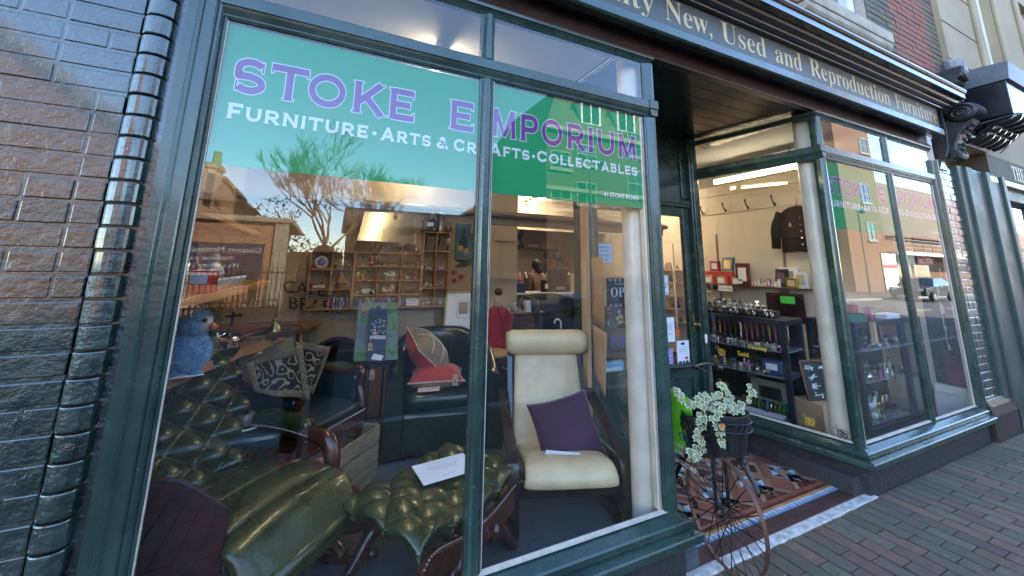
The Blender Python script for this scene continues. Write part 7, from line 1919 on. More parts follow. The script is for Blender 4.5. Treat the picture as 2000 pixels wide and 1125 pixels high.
# ------------------------------------------------------------------ maroon chair with frayed shawl at the near left
mc = thing('maroon_armchair', 'dark maroon velvet armchair with a frayed white fringe at the near left corner', 'armchair', (-.36, .26, FZ))
MAR = mat('maroon_velvet', (.026, .005, .006), .9, var=.6, scale=6, bump=.2, spec=.2)
m = MB()
def mback(u, v):
    x = lerp(-.52, -.245, u); e = (2*u-1); top = .80-.20*max(0, u-.25)**1.5-.02*abs(e)
    return V(x, .17+.05*v-.03*(1-e*e), lerp(FZ+.03, top, v))
m.grid(mback, 20, 22); m.build('backrest', MAR, mc, smooth=True, solid=-.045)
m = MB(); m.box(-.52, -.255, .20, .42, FZ+.03, .36); m.build('seat', MAR, mc, bevel=.02, seg=3)
m = MB(); pts = [mback(u/12, 1)+V(0, -.008, .004) for u in range(13)]+[mback(1, 1-k/8*.7)+V(.006, -.006, 0) for k in range(1, 9)]; m.tube(pts, .010, 7); m.build('piping', mat('maroon_piping', (.02, .006, .008), .6), mc, smooth=True)
m = MB()
for k in range(130):
    s_ = rb.random()**.7; p = mback(1.0, lerp(.86, .30, s_))+V(.008+rb.uniform(-.025, .008), -.02, 0)
    m.tube([p, p+V(rb.uniform(-.012, .014), -.004, -.022), p+V(rb.uniform(-.014, .02), -.006, -.05-rb.uniform(0, .03))], .0008, 3)
m.build('fringe', mat('white_fringe', (.42, .43, .46), .9), mc)
# ------------------------------------------------------------------ notices on the door and lobby glass
YD = DY-.008
dn = lambda x, z: V(x, YD, z)
NAVI = mat('notice_navy', (.02, .04, .12), .6)
sheet('opening_hours_sign', 'pale blue OPENING HOURS paper stuck inside the door glass', 'notice', dn(2.245, 1.68), (1, 0, 0), (0, 0, 1), .175, .165, mat('pale_blue_paper', (.42, .58, .74), .7), [('OPENING', 0, .042, .03, NAVI), ('HOURS', 0, .008, .03, NAVI), ('MON-SAT', 0, -.028, .03, NAVI), ('9am-4pm', 0, -.065, .027, NAVI)])
BLKS = mat('slate_black', (.015, .015, .017), .7)
o = sheet('open_sign', 'black hanging OPEN sign with white scrollwork on the door glass', 'sign', dn(2.46, 1.335), (1, 0, 0), (0, 0, 1), .40, .25, BLKS, [(mathbold('OPEN'), 0, -.035, .115, WHITEV), ("COME IN WE'RE", 0, .065, .03, WHITEV)])
m = MB()
for sx in (-1, 1):
    for sz in (-1, 1):
        for k in range(3):
            c_ = dn(2.46+sx*(.05+.055*k), 1.335+sz*.105); pts = [c_+V(.018*(1-i/14)*cos(i*.7)*sx, -.003, .015*(1-i/14)*sin(i*.7)*sz) for i in range(12)]; m.tube(pts, .0025, 4)
m.build('scrollwork', WHITEV, o)
m = MB(); m.tube([dn(2.30, 1.46), dn(2.46, 1.60), dn(2.62, 1.46)], .002, 4); m.build('cord', STRING, o)
o = sheet('thank_you_poster', 'brown poster of coloured hearts thanking the NHS on the door glass', 'poster', dn(2.43, .99), (1, 0, 0), (0, 0, 1), .44, .46, mat('clear_brown_poster', (.075, .05, .035), .6), [('Thank you to our', 0, .0, .055, INK), ('NHS', 0, -.12, .15, mat('nhs_blue', (.05, .06, .40), .6)), ('and all key workers', 0, -.19, .03, INK)])
HC = [mat('heart_%s' % n_, c, .6) for n_, c in (('pink', (.6, .25, .4)), ('yellow', (.6, .5, .08)), ('mint', (.15, .42, .36)), ('lilac', (.4, .3, .55)))]
hb = [MB() for _ in HC]
for k in range(22):
    u, v = rb.uniform(-.19, .19), rb.uniform(.07, .21); c_ = dn(2.43+u, .99+v)
    hb[k % 4].prism([(0, -.016), (.016, .004), (.012, .014), (.004, .014), (0, .008), (-.004, .014), (-.012, .014), (-.016, .004)], lambda a, b: c_+V(a, -.0015, b), lambda a, b: c_+V(a, -.0008, b))
for m, h in zip(hb, HC): m.build('hearts', h, o, recalc=True)
sheet('deliveries_sign', 'blue DELIVERIES sticker low on the door glass', 'sticker', dn(2.30, .735), (1, .0, 0), (0, 0, 1), .24, .12, mat('sky_blue_sticker', (.10, .36, .55), .5), [('DELIVERIES', 0, .012, .042, WHITEV), ((.2, .03), 0, -.032, 0, WHITEV), ('ring the bell for assistance', 0, -.037, .012, INK)])
sheet('covid_notice', 'white A4 notice on the right of the door glass beside an orange sticker', 'notice', dn(2.975, .99), (1, 0, 0), (0, 0, 1), .15, .22, PAPER, [((.10, .004), 0, .05, 0), ((.09, .004), 0, .03, 0), ((.10, .004), 0, .015, 0), ((.08, .004), 0, 0, 0), ((.07, .004), 0, -.04, 0)])
sheet('orange_sticker', 'small orange square sticker on the door glass', 'sticker', dn(3.085, .96), (1, 0, 0), (0, 0, 1), .055, .05, mat('orange_sticker_mat', (.75, .10, .01), .6))
sheet('leaflet', 'white leaflet with red badge at the bottom right of the door glass', 'notice', dn(3.145, .775), (1, .0, 0), (.03, 0, 1), .16, .215, PAPER, [((.05, .02), 0, .08, 0, INK), ((.10, .003), 0, .05, 0), ((.11, .003), 0, .03, 0), ((.10, .003), 0, .012, 0), ((.04, .022), .04, -.05, 0, MATS['sign_red']), ((.035, .025), -.045, -.085, 0, INK), ((.025, .025), 0, -.085, 0, INK), ((.035, .025), .045, -.085, 0, INK)])
sheet('cash_sign', 'lilac CASH notice at the foot of the door glass', 'notice', dn(2.95, .745), (1, 0, 0), (0, 0, 1), .12, .155, mat('lilac_paper', (.32, .22, .55), .7), [('CASH', 0, .035, .034, WHITEV), ((.09, .008), 0, .015, 0, WHITEV), ('DOOR', 0, -.03, .028, WHITEV), ('THIS IN', 0, -.06, .02, WHITEV)])
sheet('bordered_sign', 'white bordered sign hanging on the door glass above the notices', 'sign', dn(2.95, 1.40), (1, 0, 0), (0, 0, 1), .11, .18, PAPER, [((.09, .005), 0, .075, 0, NAVI), ((.09, .005), 0, -.075, 0, NAVI), ((.005, .15), .043, 0, 0, NAVI), ('U', .0, -.03, .08, INK)])
# post and cardboard at the inside end of the left lobby glass
m = MB(); 
for s_, w in ((1.0, .04),):
    p = Vector(LB[1])+sdirL*.965; m.obox((p.x-.045, p.y, 1.47), (.02, .004, 0), (-.006, .03, 0), (0, 0, 1.40))
tag(m.build('pine_post', WOODL, None, bevel=.004), 'pale pine upright at the inner end of the left lobby window', 'post')
for k, (z0, z1, u0, u1, lab) in enumerate(((1.13, 1.63, .70, .90, 'upper sheet of tan cardboard taped inside the left lobby window'), (.66, 1.115, .67, .90, 'lower bowed sheet of tan cardboard inside the left lobby window'))):
    a = Vector(LB[1])+sdirL*u0; b = Vector(LB[1])+sdirL*u1
    t = thing('cardboard_sheet', lab, 'cardboard', (a.x, a.y, z0), 'cardboard sheets in the lobby window')
    m = MB(); m.grid(lambda u, v: V(lerp(b.x, a.x, u)-.02-.03*(k)*sin(u*1.5)*(1-v), lerp(b.y, a.y, u), lerp(z0+(.10*(1-u) if k else -.02*u), z1-.03*u*k, v)), 8, 8); m.build('sheet', CARD, t, smooth=True, solid=.004)
# ------------------------------------------------------------------ deep shop seen through the left bay
rm = thing('red_jacket_form', 'dress form wearing a red jacket behind the round wooden table', 'dress form', (1.80, 2.42, FZ))
RJ = mat('red_wool', (.36, .010, .018), .85, var=.15, scale=30, sheen=.3, bump=.2, bscale=120)
m = MB()
prof = [(.15, .62), (.155, .72), (.15, .82), (.165, .93), (.175, 1.0), (.15, 1.05), (.09, 1.09), (.055, 1.11)]
vs = []
m.grid(lambda u, v: (lambda r_: V(1.80+cos(2*pi*u)*r_[0]*1.05, 2.42+sin(2*pi*u)*r_[0]*.62, r_[1]))(tuple(lerp(prof[min(int(v*7), 6)][i], prof[min(int(v*7)+1, 7)][i], v*7-min(int(v*7), 6)) for i in (0, 1))), 32, 22, cu=True); m.build('jacket', RJ, rm, smooth=True)
m = MB(); m.prism([(-.05, 1.10), (.0, .80), (.02, .80), (.09, 1.06), (.05, 1.09), (.01, .92), (-.03, 1.09)], lambda u, v: (1.80+u, 2.42-.118+.1*max(0, v-1), v), lambda u, v: (1.80+u, 2.42-.100+.1*max(0, v-1), v)); m.build('lapel', mat('dark_red_wool', (.24, .006, .012), .9), rm, recalc=True)
m = MB(); m.lathe([(.052, 1.10), (.045, 1.18), (.040, 1.22), (0, 1.225)], (1.79, 2.42, 0), 16); m.build('neck', mat('linen_form', (.45, .34, .24), .8), rm, smooth=True)
m = MB(); m.ball((1.80, 2.42, 1.27), .05, 12, 8, (1, 1, .9)); m.build('finial', WOODD, rm, smooth=True)
m = MB(); m.lathe([(.03, FZ), (.02, FZ+.3), (.02, .63)], (1.8, 2.42, 0), 10); m.build('stand', WOODD, rm)
rt = thing('round_table', 'round pine topped side table with carved stem left of the cream chair', 'table', (1.60, 2.15, FZ))
m = MB(); m.lathe([(.20, .67), (.21, .68), (.21, .695), (0, .70)], (1.60, 2.15, 0), 28); m.build('top', WOODL, rt); m = MB(); m.lathe([(.03, FZ), (.05, .2), (.02, .3), (.035, .45), (.02, .55), (.06, .66)], (1.60, 2.15, 0), 14); m.build('stem', WOODD, rt, smooth=True)
for k in range(3): a = k*2.1; m = MB(); m.tube([(1.6, 2.15, .2), (1.6+.15*cos(a), 2.15+.15*sin(a), .14), (1.6+.2*cos(a), 2.15+.2*sin(a), FZ+.01)], .018, 6); m.build('foot', WOODD, rt)
cd = thing('chest_of_drawers', 'dark oak chest of drawers with glass decanters on top', 'chest', (2.35, 3.2, FZ))
m = MB(); m.box(1.98, 2.72, 3.02, 3.5, FZ, .93); m.box(1.95, 2.75, 3.0, 3.5, .931, .955); m.build('carcass', WOODD, cd, bevel=.006)
for z in (.70, .45, .2):
    for x0, x1 in ((2.0, 2.34), (2.36, 2.70)): m = MB(); m.box(x0, x1, 3.005, 3.019, z, z+.2); dr = m.build('drawer', WOODD, cd, bevel=.006); m = MB(); m.tube([((x0+x1)/2-.05, 2.995, z+.11), ((x0+x1)/2, 2.985, z+.09), ((x0+x1)/2+.05, 2.995, z+.11)], .006, 6); m.build('handle', BRASS, dr)
GLD = mat('cut_glass', (.8, .8, .78), .05, spec=.9); GLD.node_tree.nodes['Principled BSDF'].inputs['Transmission Weight'].default_value = .7
for k, (x, s_) in enumerate(((2.12, .05), (2.24, .045), (2.34, .055))):
    t = thing('decanter', ('stoppered glass decanter with a tag, left on the chest', 'small glass bowl with lid in the middle of the chest', 'wide glass decanter right on the chest')[k], 'decanter', (x, 3.12, .956), 'decanters on the chest')
    m = MB(); m.lathe([(s_, .956), (s_*1.1, .99), (s_*.9, 1.02), (s_*.3, 1.06), (s_*.35, 1.08)], (x, 3.12, 0), 16); m.build('body', GLD, t, smooth=True); m = MB(); m.ball((x, 3.12, 1.10), s_*.35, 10, 6); m.build('stopper', GLD, t, smooth=True)
sheet('open_album', 'open white booklet standing on the chest of drawers', 'booklet', (2.58, 3.08, 1.03), (1, .2, 0), (0, .2, 1), .26, .15, PAPER, [((.03, .13), -.11, 0, 0, CARD), ((.03, .13), .11, 0, 0, CARD)])
wc = thing('wing_chair', 'dark blue wing armchair with a black cushion and walking cane beside the chest', 'armchair', (2.95, 3.0, FZ))
WB = mat('dark_blue_cloth', (.014, .020, .027), .75, var=.3, scale=9, bump=.2)
m = MB(); m.grid(lambda u, v: V(lerp(2.62, 3.32, u), 3.25-.06*sin(pi*u)*-1+.1*v, lerp(.4, 1.17-.06*(2*u-1)**4, v)), 14, 10); m.build('backrest', WB, wc, smooth=True, solid=.1)
for sx, x in ((-1, 2.62), (1, 3.32)): m = MB(); m.prism([(3.35, 1.15), (3.05, 1.13), (2.98, .95), (3.0, .72), (2.75, .66), (2.72, .15), (3.35, .15)], lambda u, v: (x-.05, u, v), lambda u, v: (x+.05, u, v)); m.build('wing', WB, wc, recalc=True, bevel=.03, seg=3)
m = MB(); m.box(2.68, 3.26, 2.75, 3.24, .2, .52); m.build('seat', WB, wc, bevel=.04, seg=3)
bc = thing('black_cushion', 'square black cushion standing on the wing armchair', 'cushion', (3.05, 3.1, .7)); m = MB(); cushion_grid(m, (3.08, 3.08, .74), (1, 0, 0), (0, .25, 1), (0, -1, .25), .42, .40, .14, 12, 12); m.build('cover', mat('black_cloth', (.008, .007, .012), .9), bc, smooth=True)
cn = thing('walking_cane', 'white banded walking cane with crook handle against the wing armchair', 'walking cane', (2.78, 2.72, FZ)); m = MB(); m.tube([(2.80, 2.72, FZ), (2.80, 2.70, .78)], .009, 8); m.build('shaft', WOODB, cn, smooth=True); m = MB(); m.tube(bez([(2.80, 2.70, .78), (2.80, 2.70, .86), (2.76, 2.70, .90), (2.71, 2.70, .88), (2.71, 2.70, .85)], 5), .011, 8); m.build('crook', CHINA, cn, smooth=True)
sheet('chair_note', 'white note on the wing armchair seat', 'paper', (3.0, 2.83, .53), (1, .1, 0), (0, 1, 0), .2, .1, PAPER)
# counter unit with stock
ct = thing('counter_unit', 'low white counter unit across the back of the shop', 'counter', (3.3, 4.3, FZ))
m = MB(); m.box(2.35, 4.75, 4.2, 4.6, 1.09, 1.125); m.box(2.35, 4.75, 4.22, 4.6, .70, .73)
for x in (2.35, 3.13, 3.18, 3.95, 4.7): m.box(x, x+.05, 4.21, 4.6, FZ, 1.089)
m.build('frame', WHITEP, ct, bevel=.003); m = MB(); m.box(2.36, 4.74, 4.58, 4.62, FZ, 1.08); m.build('back', WOODD, ct)
def carton(name, label, x0, x1, y, d, z0, z1, mm, band=None):
    t = thing(name, label, 'box', ((x0+x1)/2, y, z0)); m = MB(); m.box(x0, x1, y, y+d, z0, z1); m.build('box', mm, t, bevel=.004)
    m = MB(); m.box(lerp(x0, x1, .25), lerp(x0, x1, .75), y-.001, y-.0002, lerp(z0, z1, .3), lerp(z0, z1, .7)); m.build('label', band or PAPER, t)
zc = 1.1255
carton('white_box', 'small white box at the left end of the counter', 2.66, 2.78, 4.22, .15, zc, zc+.17, PAPER, CARD)
carton('navy_box', 'navy document box beside the small white box', 2.80, 3.08, 4.22, .2, zc, zc+.16, NAVI, NAVI)
carton('tape_recorder', 'black case lying on the counter below the man', 3.60, 3.98, 4.25, .2, zc, zc+.14, INK, GREYL); carton('black_case', 'upright black case on top of the flat one', 3.60, 3.96, 4.3, .12, zc+.141, zc+.40, mat('case_black', (.02, .022, .025), .5), INK)
carton('red_box', 'red and white packet at the right end of the counter', 4.22, 4.42, 4.24, .1, zc, zc+.24, MATS['sign_red'], PAPER); carton('cream_box', 'cream patterned boxes stacked beside the red packet', 4.0, 4.16, 4.25, .14, zc, zc+.3, mat('cream_card', (.42, .36, .22), .7), CARD); carton('maroon_tin', 'maroon tin with a round white label on the counter', 3.44, 3.56, 4.25, .1, zc, zc+.2, MAR, PAPER)
vf = thing('flower_vase', 'yellow flowers in a glass before a dark panel on the counter', 'flowers', (2.42, 4.3, zc)); m = MB(); m.lathe([(.04, zc), (.045, zc+.14)], (2.45, 4.3, 0), 12); m.build('vase', GLD, vf); m = MB()
for k in range(9): q = V(2.45+rb.uniform(-.1, .1), 4.3+rb.uniform(-.05, .05), zc+.22+rb.uniform(0, .12)); m.ball(q, .035, 8, 6)
m.build('flowers', mat('yellow_petal', (.55, .42, .10), .7), vf); m = MB(); m.box(2.40, 2.64, 4.37, 4.39, zc, zc+.40); m.build('panel', INK, vf)
carton('switch_box', 'white electric cupboard on the chimney breast wall', 2.42, 2.80, 4.0, .049, 1.95, 2.25, WALLP, WALLP)
# crowded bottles
for k in range(34):
    x, y = rb.uniform(2.9, 4.9), rb.uniform(5.2, 5.5); s_ = rb.uniform(.08, .16)
    t = thing('glass_ware', 'small bottle or glass crowded on the rear table', 'glassware', (x, y, 1.2), 'bottles and glasses on the rear table'); m = MB(); m.lathe([(s_*.3, 1.201), (s_*.32, 1.2+s_), (s_*.12, 1.2+s_*1.3), (s_*.12, 1.2+s_*1.7)], (x, y, 0), 9); m.build('bottle', rb.choice([GLD, CHINA, BRASS, C['pink'], C['cream'], PEWT]), t, smooth=True)
rt2 = thing('rear_table', 'long dark table crowded with glass behind the counter', 'table', (4, 5.3, FZ)); m = MB(); m.box(2.85, 5.0, 5.1, 5.6, 1.16, 1.2); m.build('top', WOODD, rt2)
for x in (2.9, 4.9): m = MB(); m.box(x, x+.05, 5.15, 5.55, FZ, 1.159); m.build('leg', WOODD, rt2)
bs = thing('rear_shelf', 'brown wall shelf high in the back room', 'shelf', (4.3, 7.2, 2.0)); m = MB(); m.box(3.75, 5.5, 7.05, 7.39, 1.98, 2.01); m.build('plank', WOODD, bs)
for x in (3.9, 5.3): m = MB(); m.prism([(7.39, 1.75), (7.39, 1.979), (7.12, 1.979)], lambda u, v: (x, u, v), lambda u, v: (x+.03, u, v)); m.build('bracket', DKMET, bs, recalc=True)
for k, (x0, x1, z0, z1, mm, lab) in enumerate(((3.85, 4.15, 2.011, 2.28, CARD, 'cardboard carton at the left of the rear shelf'), (3.87, 4.12, 2.281, 2.5, PAPER, 'white carton stacked on the left cardboard one'), (4.17, 4.45, 2.011, 2.30, mat('dark_green_crate', (.01, .07, .03), .5), 'green crate lower on the rear shelf'), (4.16, 4.48, 2.301, 2.56, MATS['dark_green_crate'], 'green crate stacked on top of the other green crate'), (4.5, 5.05, 2.011, 2.16, CARD, 'long flat carton on the rear shelf'))): carton('storage_box', lab, x0, x1, 7.08, .28, z0, z1, mm)
wr = thing('dried_wreath', 'wreath of dried grass on the wall behind the man', 'wreath', (6.0, 7.3, 1.6)); m = MB()
for k in range(160): a = rb.uniform(0, 6.28); q = V(5.55+.26*cos(a), 7.25, 1.55+.30*sin(a)); m.tube([q, q+V(rb.uniform(-.12, .12), -.05, rb.uniform(-.05, .16))], .010, 3)
m.build('grass', mat('dried_straw', (.36, .22, .10), .9), wr); m = MB(); m.tube([(5.55+.26*cos(a), 7.29, 1.55+.30*sin(a)) for a in [i*pi/12 for i in range(24)]], .03, 6, closed=True); m.build('ring', WOODD, wr)
# the two people in the back room
SKIN = mat('skin', (.36, .20, .14), .6, var=.08); HAIR = mat('dark_hair', (.010, .008, .007), .5, var=.4, scale=40); DCOAT = mat('charcoal_coat', (.022, .022, .024), .85, var=.2); TANC = mat('tan_top', (.22, .13, .09), .8)
def skin_body(name, parent, verts, edges, radii, mm, sub=2):
    me = bpy.data.meshes.new(name); off = wloc(parent); me.from_pydata([tuple(Vector(v)-off) for v in verts], edges, [])
    o = bpy.data.objects.new(name, me); COL.objects.link(o); o.parent = parent; me.materials.append(mm)
    sk = o.modifiers.new('skin', 'SKIN'); sk.use_smooth_shade = True
    for sv_, r_ in zip(me.skin_vertices[0].data, radii): sv_.radius = r_ if isinstance(r_, tuple) else (r_, r_)
    me.skin_vertices[0].data[0].use_root = True
    sb = o.modifiers.new('sub', 'SUBSURF'); sb.levels = sub; sb.render_levels = sub; return o
def person(label, x, y, yaw_, coat, hair, legs, h=1.72, bun=False, arms='down', shoes=None):
    t = thing('person', label, 'person', (x, y, FZ if y > 0 else 0)); z = FZ if y > 0 else 0.0; k = h/1.72
    ca, sa = cos(yaw_), sin(yaw_)
    P = lambda a, b, c: V(x+(a*ca-b*sa)*k, y+(a*sa+b*ca)*k, z+c*k)       # a = their left-right, b = forward, c = up
    hips, chest, neck = P(0, 0, .95), P(0, .01, 1.28), P(0, .0, 1.46)
    vs = [hips, P(0, .01, 1.10), chest, neck, P(0, .02, 1.55)]; es = [(0, 1), (1, 2), (2, 3), (3, 4)]; rs_ = [(.155, .11), (.14, .105), (.17, .12), (.07, .06), (.055, .055)]
    for s_ in (-1, 1):
        b = len(vs)
        if arms == 'photo': A = [P(s_*.17, .0, 1.40), P(s_*.23, .10, 1.17), P(s_*.10, .30, 1.38), P(s_*.075, .335, 1.43)]
        else: A = [P(s_*.18, .0, 1.40), P(s_*.23, .02, 1.14), P(s_*.20, .13, .95), P(s_*.19, .17, .90)]
        vs += A; es += [(2, b), (b, b+1), (b+1, b+2), (b+2, b+3)]; rs_ += [.065, .052, .042, .035]
        b = len(vs); Lg = [P(s_*.09, .0, .90), P(s_*.10, .03+(.06 if s_ > 0 else -.02), .50), P(s_*.105, .0+(.07 if s_ > 0 else -.07), .10)]
        vs += Lg; es += [(0, b), (b, b+1), (b+1, b+2)]; rs_ += [.095, .066, .046]
    skin_body('body', t, vs, es, rs_, coat)
    hd = skin_body('head', t, [P(0, .005, 1.50), P(0, .03, 1.58), P(0, .025, 1.655), P(0, .06, 1.58)], [(0, 1), (1, 2), (1, 3)], [.05, (.072, .085), (.07, .085), (.045, .05)], SKIN)
    m = MB(); m.tube([P(0, .105, 1.62), P(0, .135, 1.595), P(0, .115, 1.582)], [.008, .014, .008], 6); m.build('nose', SKIN, hd, smooth=True)
    for s_ in (-1, 1):
        m = MB(); m.ball(P(s_*.032, .104, 1.628), .011, 8, 6); m.build('eye', INK, hd); m = MB(); m.ball(P(s_*.083, .02, 1.61), .02, 8, 6, (.4, .8, 1.2)); m.build('ear', SKIN, hd, smooth=True)
    m = MB(); m.obox(P(0, .112, 1.552), (P(1, 0, 0)-P(0, 0, 0))*.024, (P(0, 1, 0)-P(0, 0, 0))*.004, V(0, 0, .005)); m.build('mouth', MAR, hd)
    m = MB(); c_ = P(0, -.006, 1.655); m.grid(lambda u, v: c_+V(cos(2*pi*u)*sin(pi*v)*.098, sin(2*pi*u)*sin(pi*v)*.104, cos(pi*v)*.092+(-.03 if v > .5 else 0))*k*(1+.05*mnoise.noise(V(u*20, v*12, x))), 30, 16, cu=True)
    if bun: m.ball(P(0, -.10, 1.50), .05, 12, 8); m.ball(P(0, -.05, 1.54), .075, 12, 8)
    hr = m.build('hair', hair, t, smooth=True)
    m = MB()
    for s_ in (-1, 1):
        e = (A if s_ > 0 else [P(-.17, 0, 1.4), P(-.23, .1, 1.17), P(-.10, .30, 1.38), P(-.075, .335, 1.43)])[-1] if arms == 'photo' else P(s_*.19, .17, .90)
        d = V(0, 0, 1) if arms == 'photo' else V(0, 0, -1); f_ = (P(0, 1, 0)-P(0, 0, 0)).normalized(); r_ = (P(1, 0, 0)-P(0, 0, 0)).normalized()
        hm = MB(); hm.tube([e, e+d*.04, e+d*.085], [.026, .036, .034], 10)
        for j in range(4): q = e+d*.085+r_*(-.027+.018*j); hm.tube([q, q+d*(.035+.006*(j in (1, 2)))+f_*.012, q+d*.055+f_*.035], [.0092, .0085, .0075], 6)
        q = e+d*.03-r_*s_*.03; hm.tube([q, q-r_*s_*.025+d*.03+f_*.01, q-r_*s_*.03+d*.055+f_*.02], [.011, .010, .008], 6)
        hm.build('hand', SKIN, t, smooth=True)
    if legs:
        b = MB()
        for s_ in (-1, 1):
            d0 = (.06 if s_ > 0 else -.02); b.tube([P(s_*.09, 0, .94), P(s_*.10, .03+d0, .50), P(s_*.105, (.07 if s_ > 0 else -.07), .09)], [.108, .080, .062], 12)
        b.build('trousers', legs, t, smooth=True)
    if shoes:
        for s_ in (-1, 1):
            o_ = .07 if s_ > 0 else -.07; a_ = s_*.25
            q = P(s_*.105, o_, 0); F_ = (P(sin(a_)*.6, cos(a_), 0)-P(0, 0, 0)).normalized(); W = V(-F_.y, F_.x, 0)
            sh_ = MB(); pr = [(-.09, .03, .095), (-.06, .036, .10), (.0, .04, .10), (.06, .044, .075), (.13, .046, .055), (.18, .036, .04), (.20, .012, .03)]
            rings = [[q+F_*f_+W*(w*cos(t_))+V(0, 0, .022+max(0, sin(t_))*hh*.9) for t_ in [2*pi*j/14 for j in range(14)]] for f_, w, hh in pr]
            sh_.add([v for r_ in rings for v in r_], [(i*14+j, i*14+(j+1) % 14, (i+1)*14+(j+1) % 14, (i+1)*14+j) for i in range(6) for j in range(14)]+[tuple(range(13, -1, -1)), tuple(84+j for j in range(14))]); so_ = sh_.build('shoe', shoes, t, smooth=True, recalc=True)
            sl_2 = MB(); sl_2.prism([(-.10, -.034), (-.06, -.042), (.06, -.048), (.14, -.05), (.2, -.03), (.215, 0), (.2, .03), (.14, .05), (.06, .048), (-.06, .042), (-.10, .034)], lambda u, v: q+F_*u+W*v+V(0, 0, .001), lambda u, v: q+F_*u+W*v+V(0, 0, .026)); sl_2.build('sole', WHITEP, so_, recalc=True)
            lc = MB()
            for j in range(5): lc.tube([q+F_*(.03+.022*j)+W*.022+V(0, 0, .108-.009*j), q+F_*(.036+.022*j)-W*.022+V(0, 0, .108-.009*j)], .004, 4)
            lc.build('laces', WHITEP, so_)
    return t
person('person with dark hair in a low bun and tan top facing away behind the counter', 3.72, 5.0, .3, TANC, HAIR, DCOAT, 1.60, bun=True)
person('person in a charcoal coat with short dark hair in the back room by the wreath', 4.72, 5.35+.45, -.9, DCOAT, HAIR, DCOAT, 1.80)
person('person holding up a phone in black clothes and coral trainers, reflected in the glass', -.02, -2.06, 0.0, mat('black_jacket', (.012, .012, .014), .85, var=.3), HAIR, mat('black_leggings', (.008, .008, .010), .8), 1.68, arms='photo', shoes=mat('coral_trainers', (.80, .07, .13), .6, var=.15, scale=30))
ph = thing('phone', 'black phone held up by the reflected person', 'phone', (0, -1.76, 1.5)); m = MB(); m.box(-.035, .035, -1.735, -1.727, 1.455, 1.53); m.build('body', WOODB, ph, bevel=.003); m = MB(); m.lathe([(0, -.0015), (.006, -.0015), (.006, 0), (0, 0)], (-.02, -1.7265, 1.518), 12, 'y'); m.build('lens', DKGL, ph)
# ------------------------------------------------------------------ right bay: rail, hooks, coat, shelf, cabinets
XW = 5.9
rl = thing('coat_rail', 'cream painted coat rail with black hooks along the right hand wall', 'coat rail', (XW, 1.9, 2.5))
m = MB(); m.box(XW-.02, XW, .9, 3.3, 2.47, 2.64); m.build('board', WALLP, rl, bevel=.004)
for y in (2.9, 2.48, 2.10, 1.70, 1.30):
    m = MB(); m.tube(bez([(XW-.02, y, 2.52), (XW-.06, y, 2.53), (XW-.09, y, 2.57), (XW-.10, y, 2.62)], 4), .010, 6); m.ball((XW-.10, y, 2.625), .016, 8, 6); m.tube([(XW-.02, y, 2.50), (XW-.05, y, 2.49), (XW-.06, y, 2.515)], .009, 6); m.build('hook', DKMET, rl, smooth=True)
m = MB(); m.profx([], 0, 0) if False else None
m.box(XW-.035, XW, .9, 3.4, 2.78, 2.80); m.build('cornice_strip', WALLP, rl)
jk = thing('black_jacket', 'black jacket with pale buttons hanging from the last coat hook', 'jacket', (XW-.1, 1.37, 2.4))
JB = mat('black_wool', (.006, .006, .008), .95, var=.3, scale=30, bump=.2, spec=.15)
m = MB(); c_ = 1.38
def jf(u, v):
    w = lerp(.10, .26, min(1, v*5)**.6) if v < .2 else lerp(.26, .25, (v-.2)/.8); a = 2*pi*u
    return V(XW-.09+sin(a)*.055*(1 if v > .05 else .6), c_+cos(a)*w*(1+.03*mnoise.noise(V(v*6, u*9, 1))), 2.43-v*.62+.01*sin(u*12)*v)
m.grid(jf, 30, 20, cu=True); m.build('body', JB, jk, smooth=True, solid=.006)
for s_ in (-1, 1): m = MB(); m.tube(bez([(XW-.1, c_+s_*.22, 2.37), (XW-.12, c_+s_*.29, 2.15), (XW-.13, c_+s_*.31, 1.86)], 6), [.055]*4+[.062]*5+[.055]*4, 10); m.build('sleeve', JB, jk, smooth=True)
m = MB()
for k in range(5): m.ball((XW-.15, c_-.05, 2.26-.09*k), .010, 8, 6)
m.build('buttons', SILV, jk); m = MB(); m.tube(bez([(XW-.09, c_, 2.56), (XW-.09, c_, 2.46), (XW-.09, c_, 2.43)], 4), .004, 5); m.tube([(XW-.09, c_-.18, 2.39), (XW-.09, c_, 2.44), (XW-.09, c_+.18, 2.39)], .012, 6); m.build('hanger', WOODD, jk)
price_tag((XW-.155, c_+.08, 2.2), (-1, -.3, 0), .05, 'white swing tag on the black jacket')
wsf = thing('wall_shelf', 'dark edged wall shelf of cards and gift boxes on the right hand wall', 'shelf', (XW, 2.1, 1.32)); m = MB(); m.box(XW-.22, XW, 1.36, 3.15, 1.305, 1.325); m.build('plank', WOODD, wsf)
for y in (2.72, 1.67): m = MB(); m.box(XW-.012, XW, y-.014, y+.014, 1.0, 2.14); m.box(XW-.2, XW-.013, y-.006, y+.006, 1.25, 1.304); m.build('bracket_rail', PEWT, wsf)
sheet('handmade_sign', 'small card reading Handmade locally hanging from the wall shelf', 'card', (XW-.222, 2.47, 1.27), (0, -1, 0), (0, 0, 1), .24, .085, PAPER, [('Handmade locally', 0, -.01, .028, INK)])
REDG = mat('red_gift_glitter', (.45, .012, .018), .35, var=.8, scale=60, var2=(.6, .1, .08))
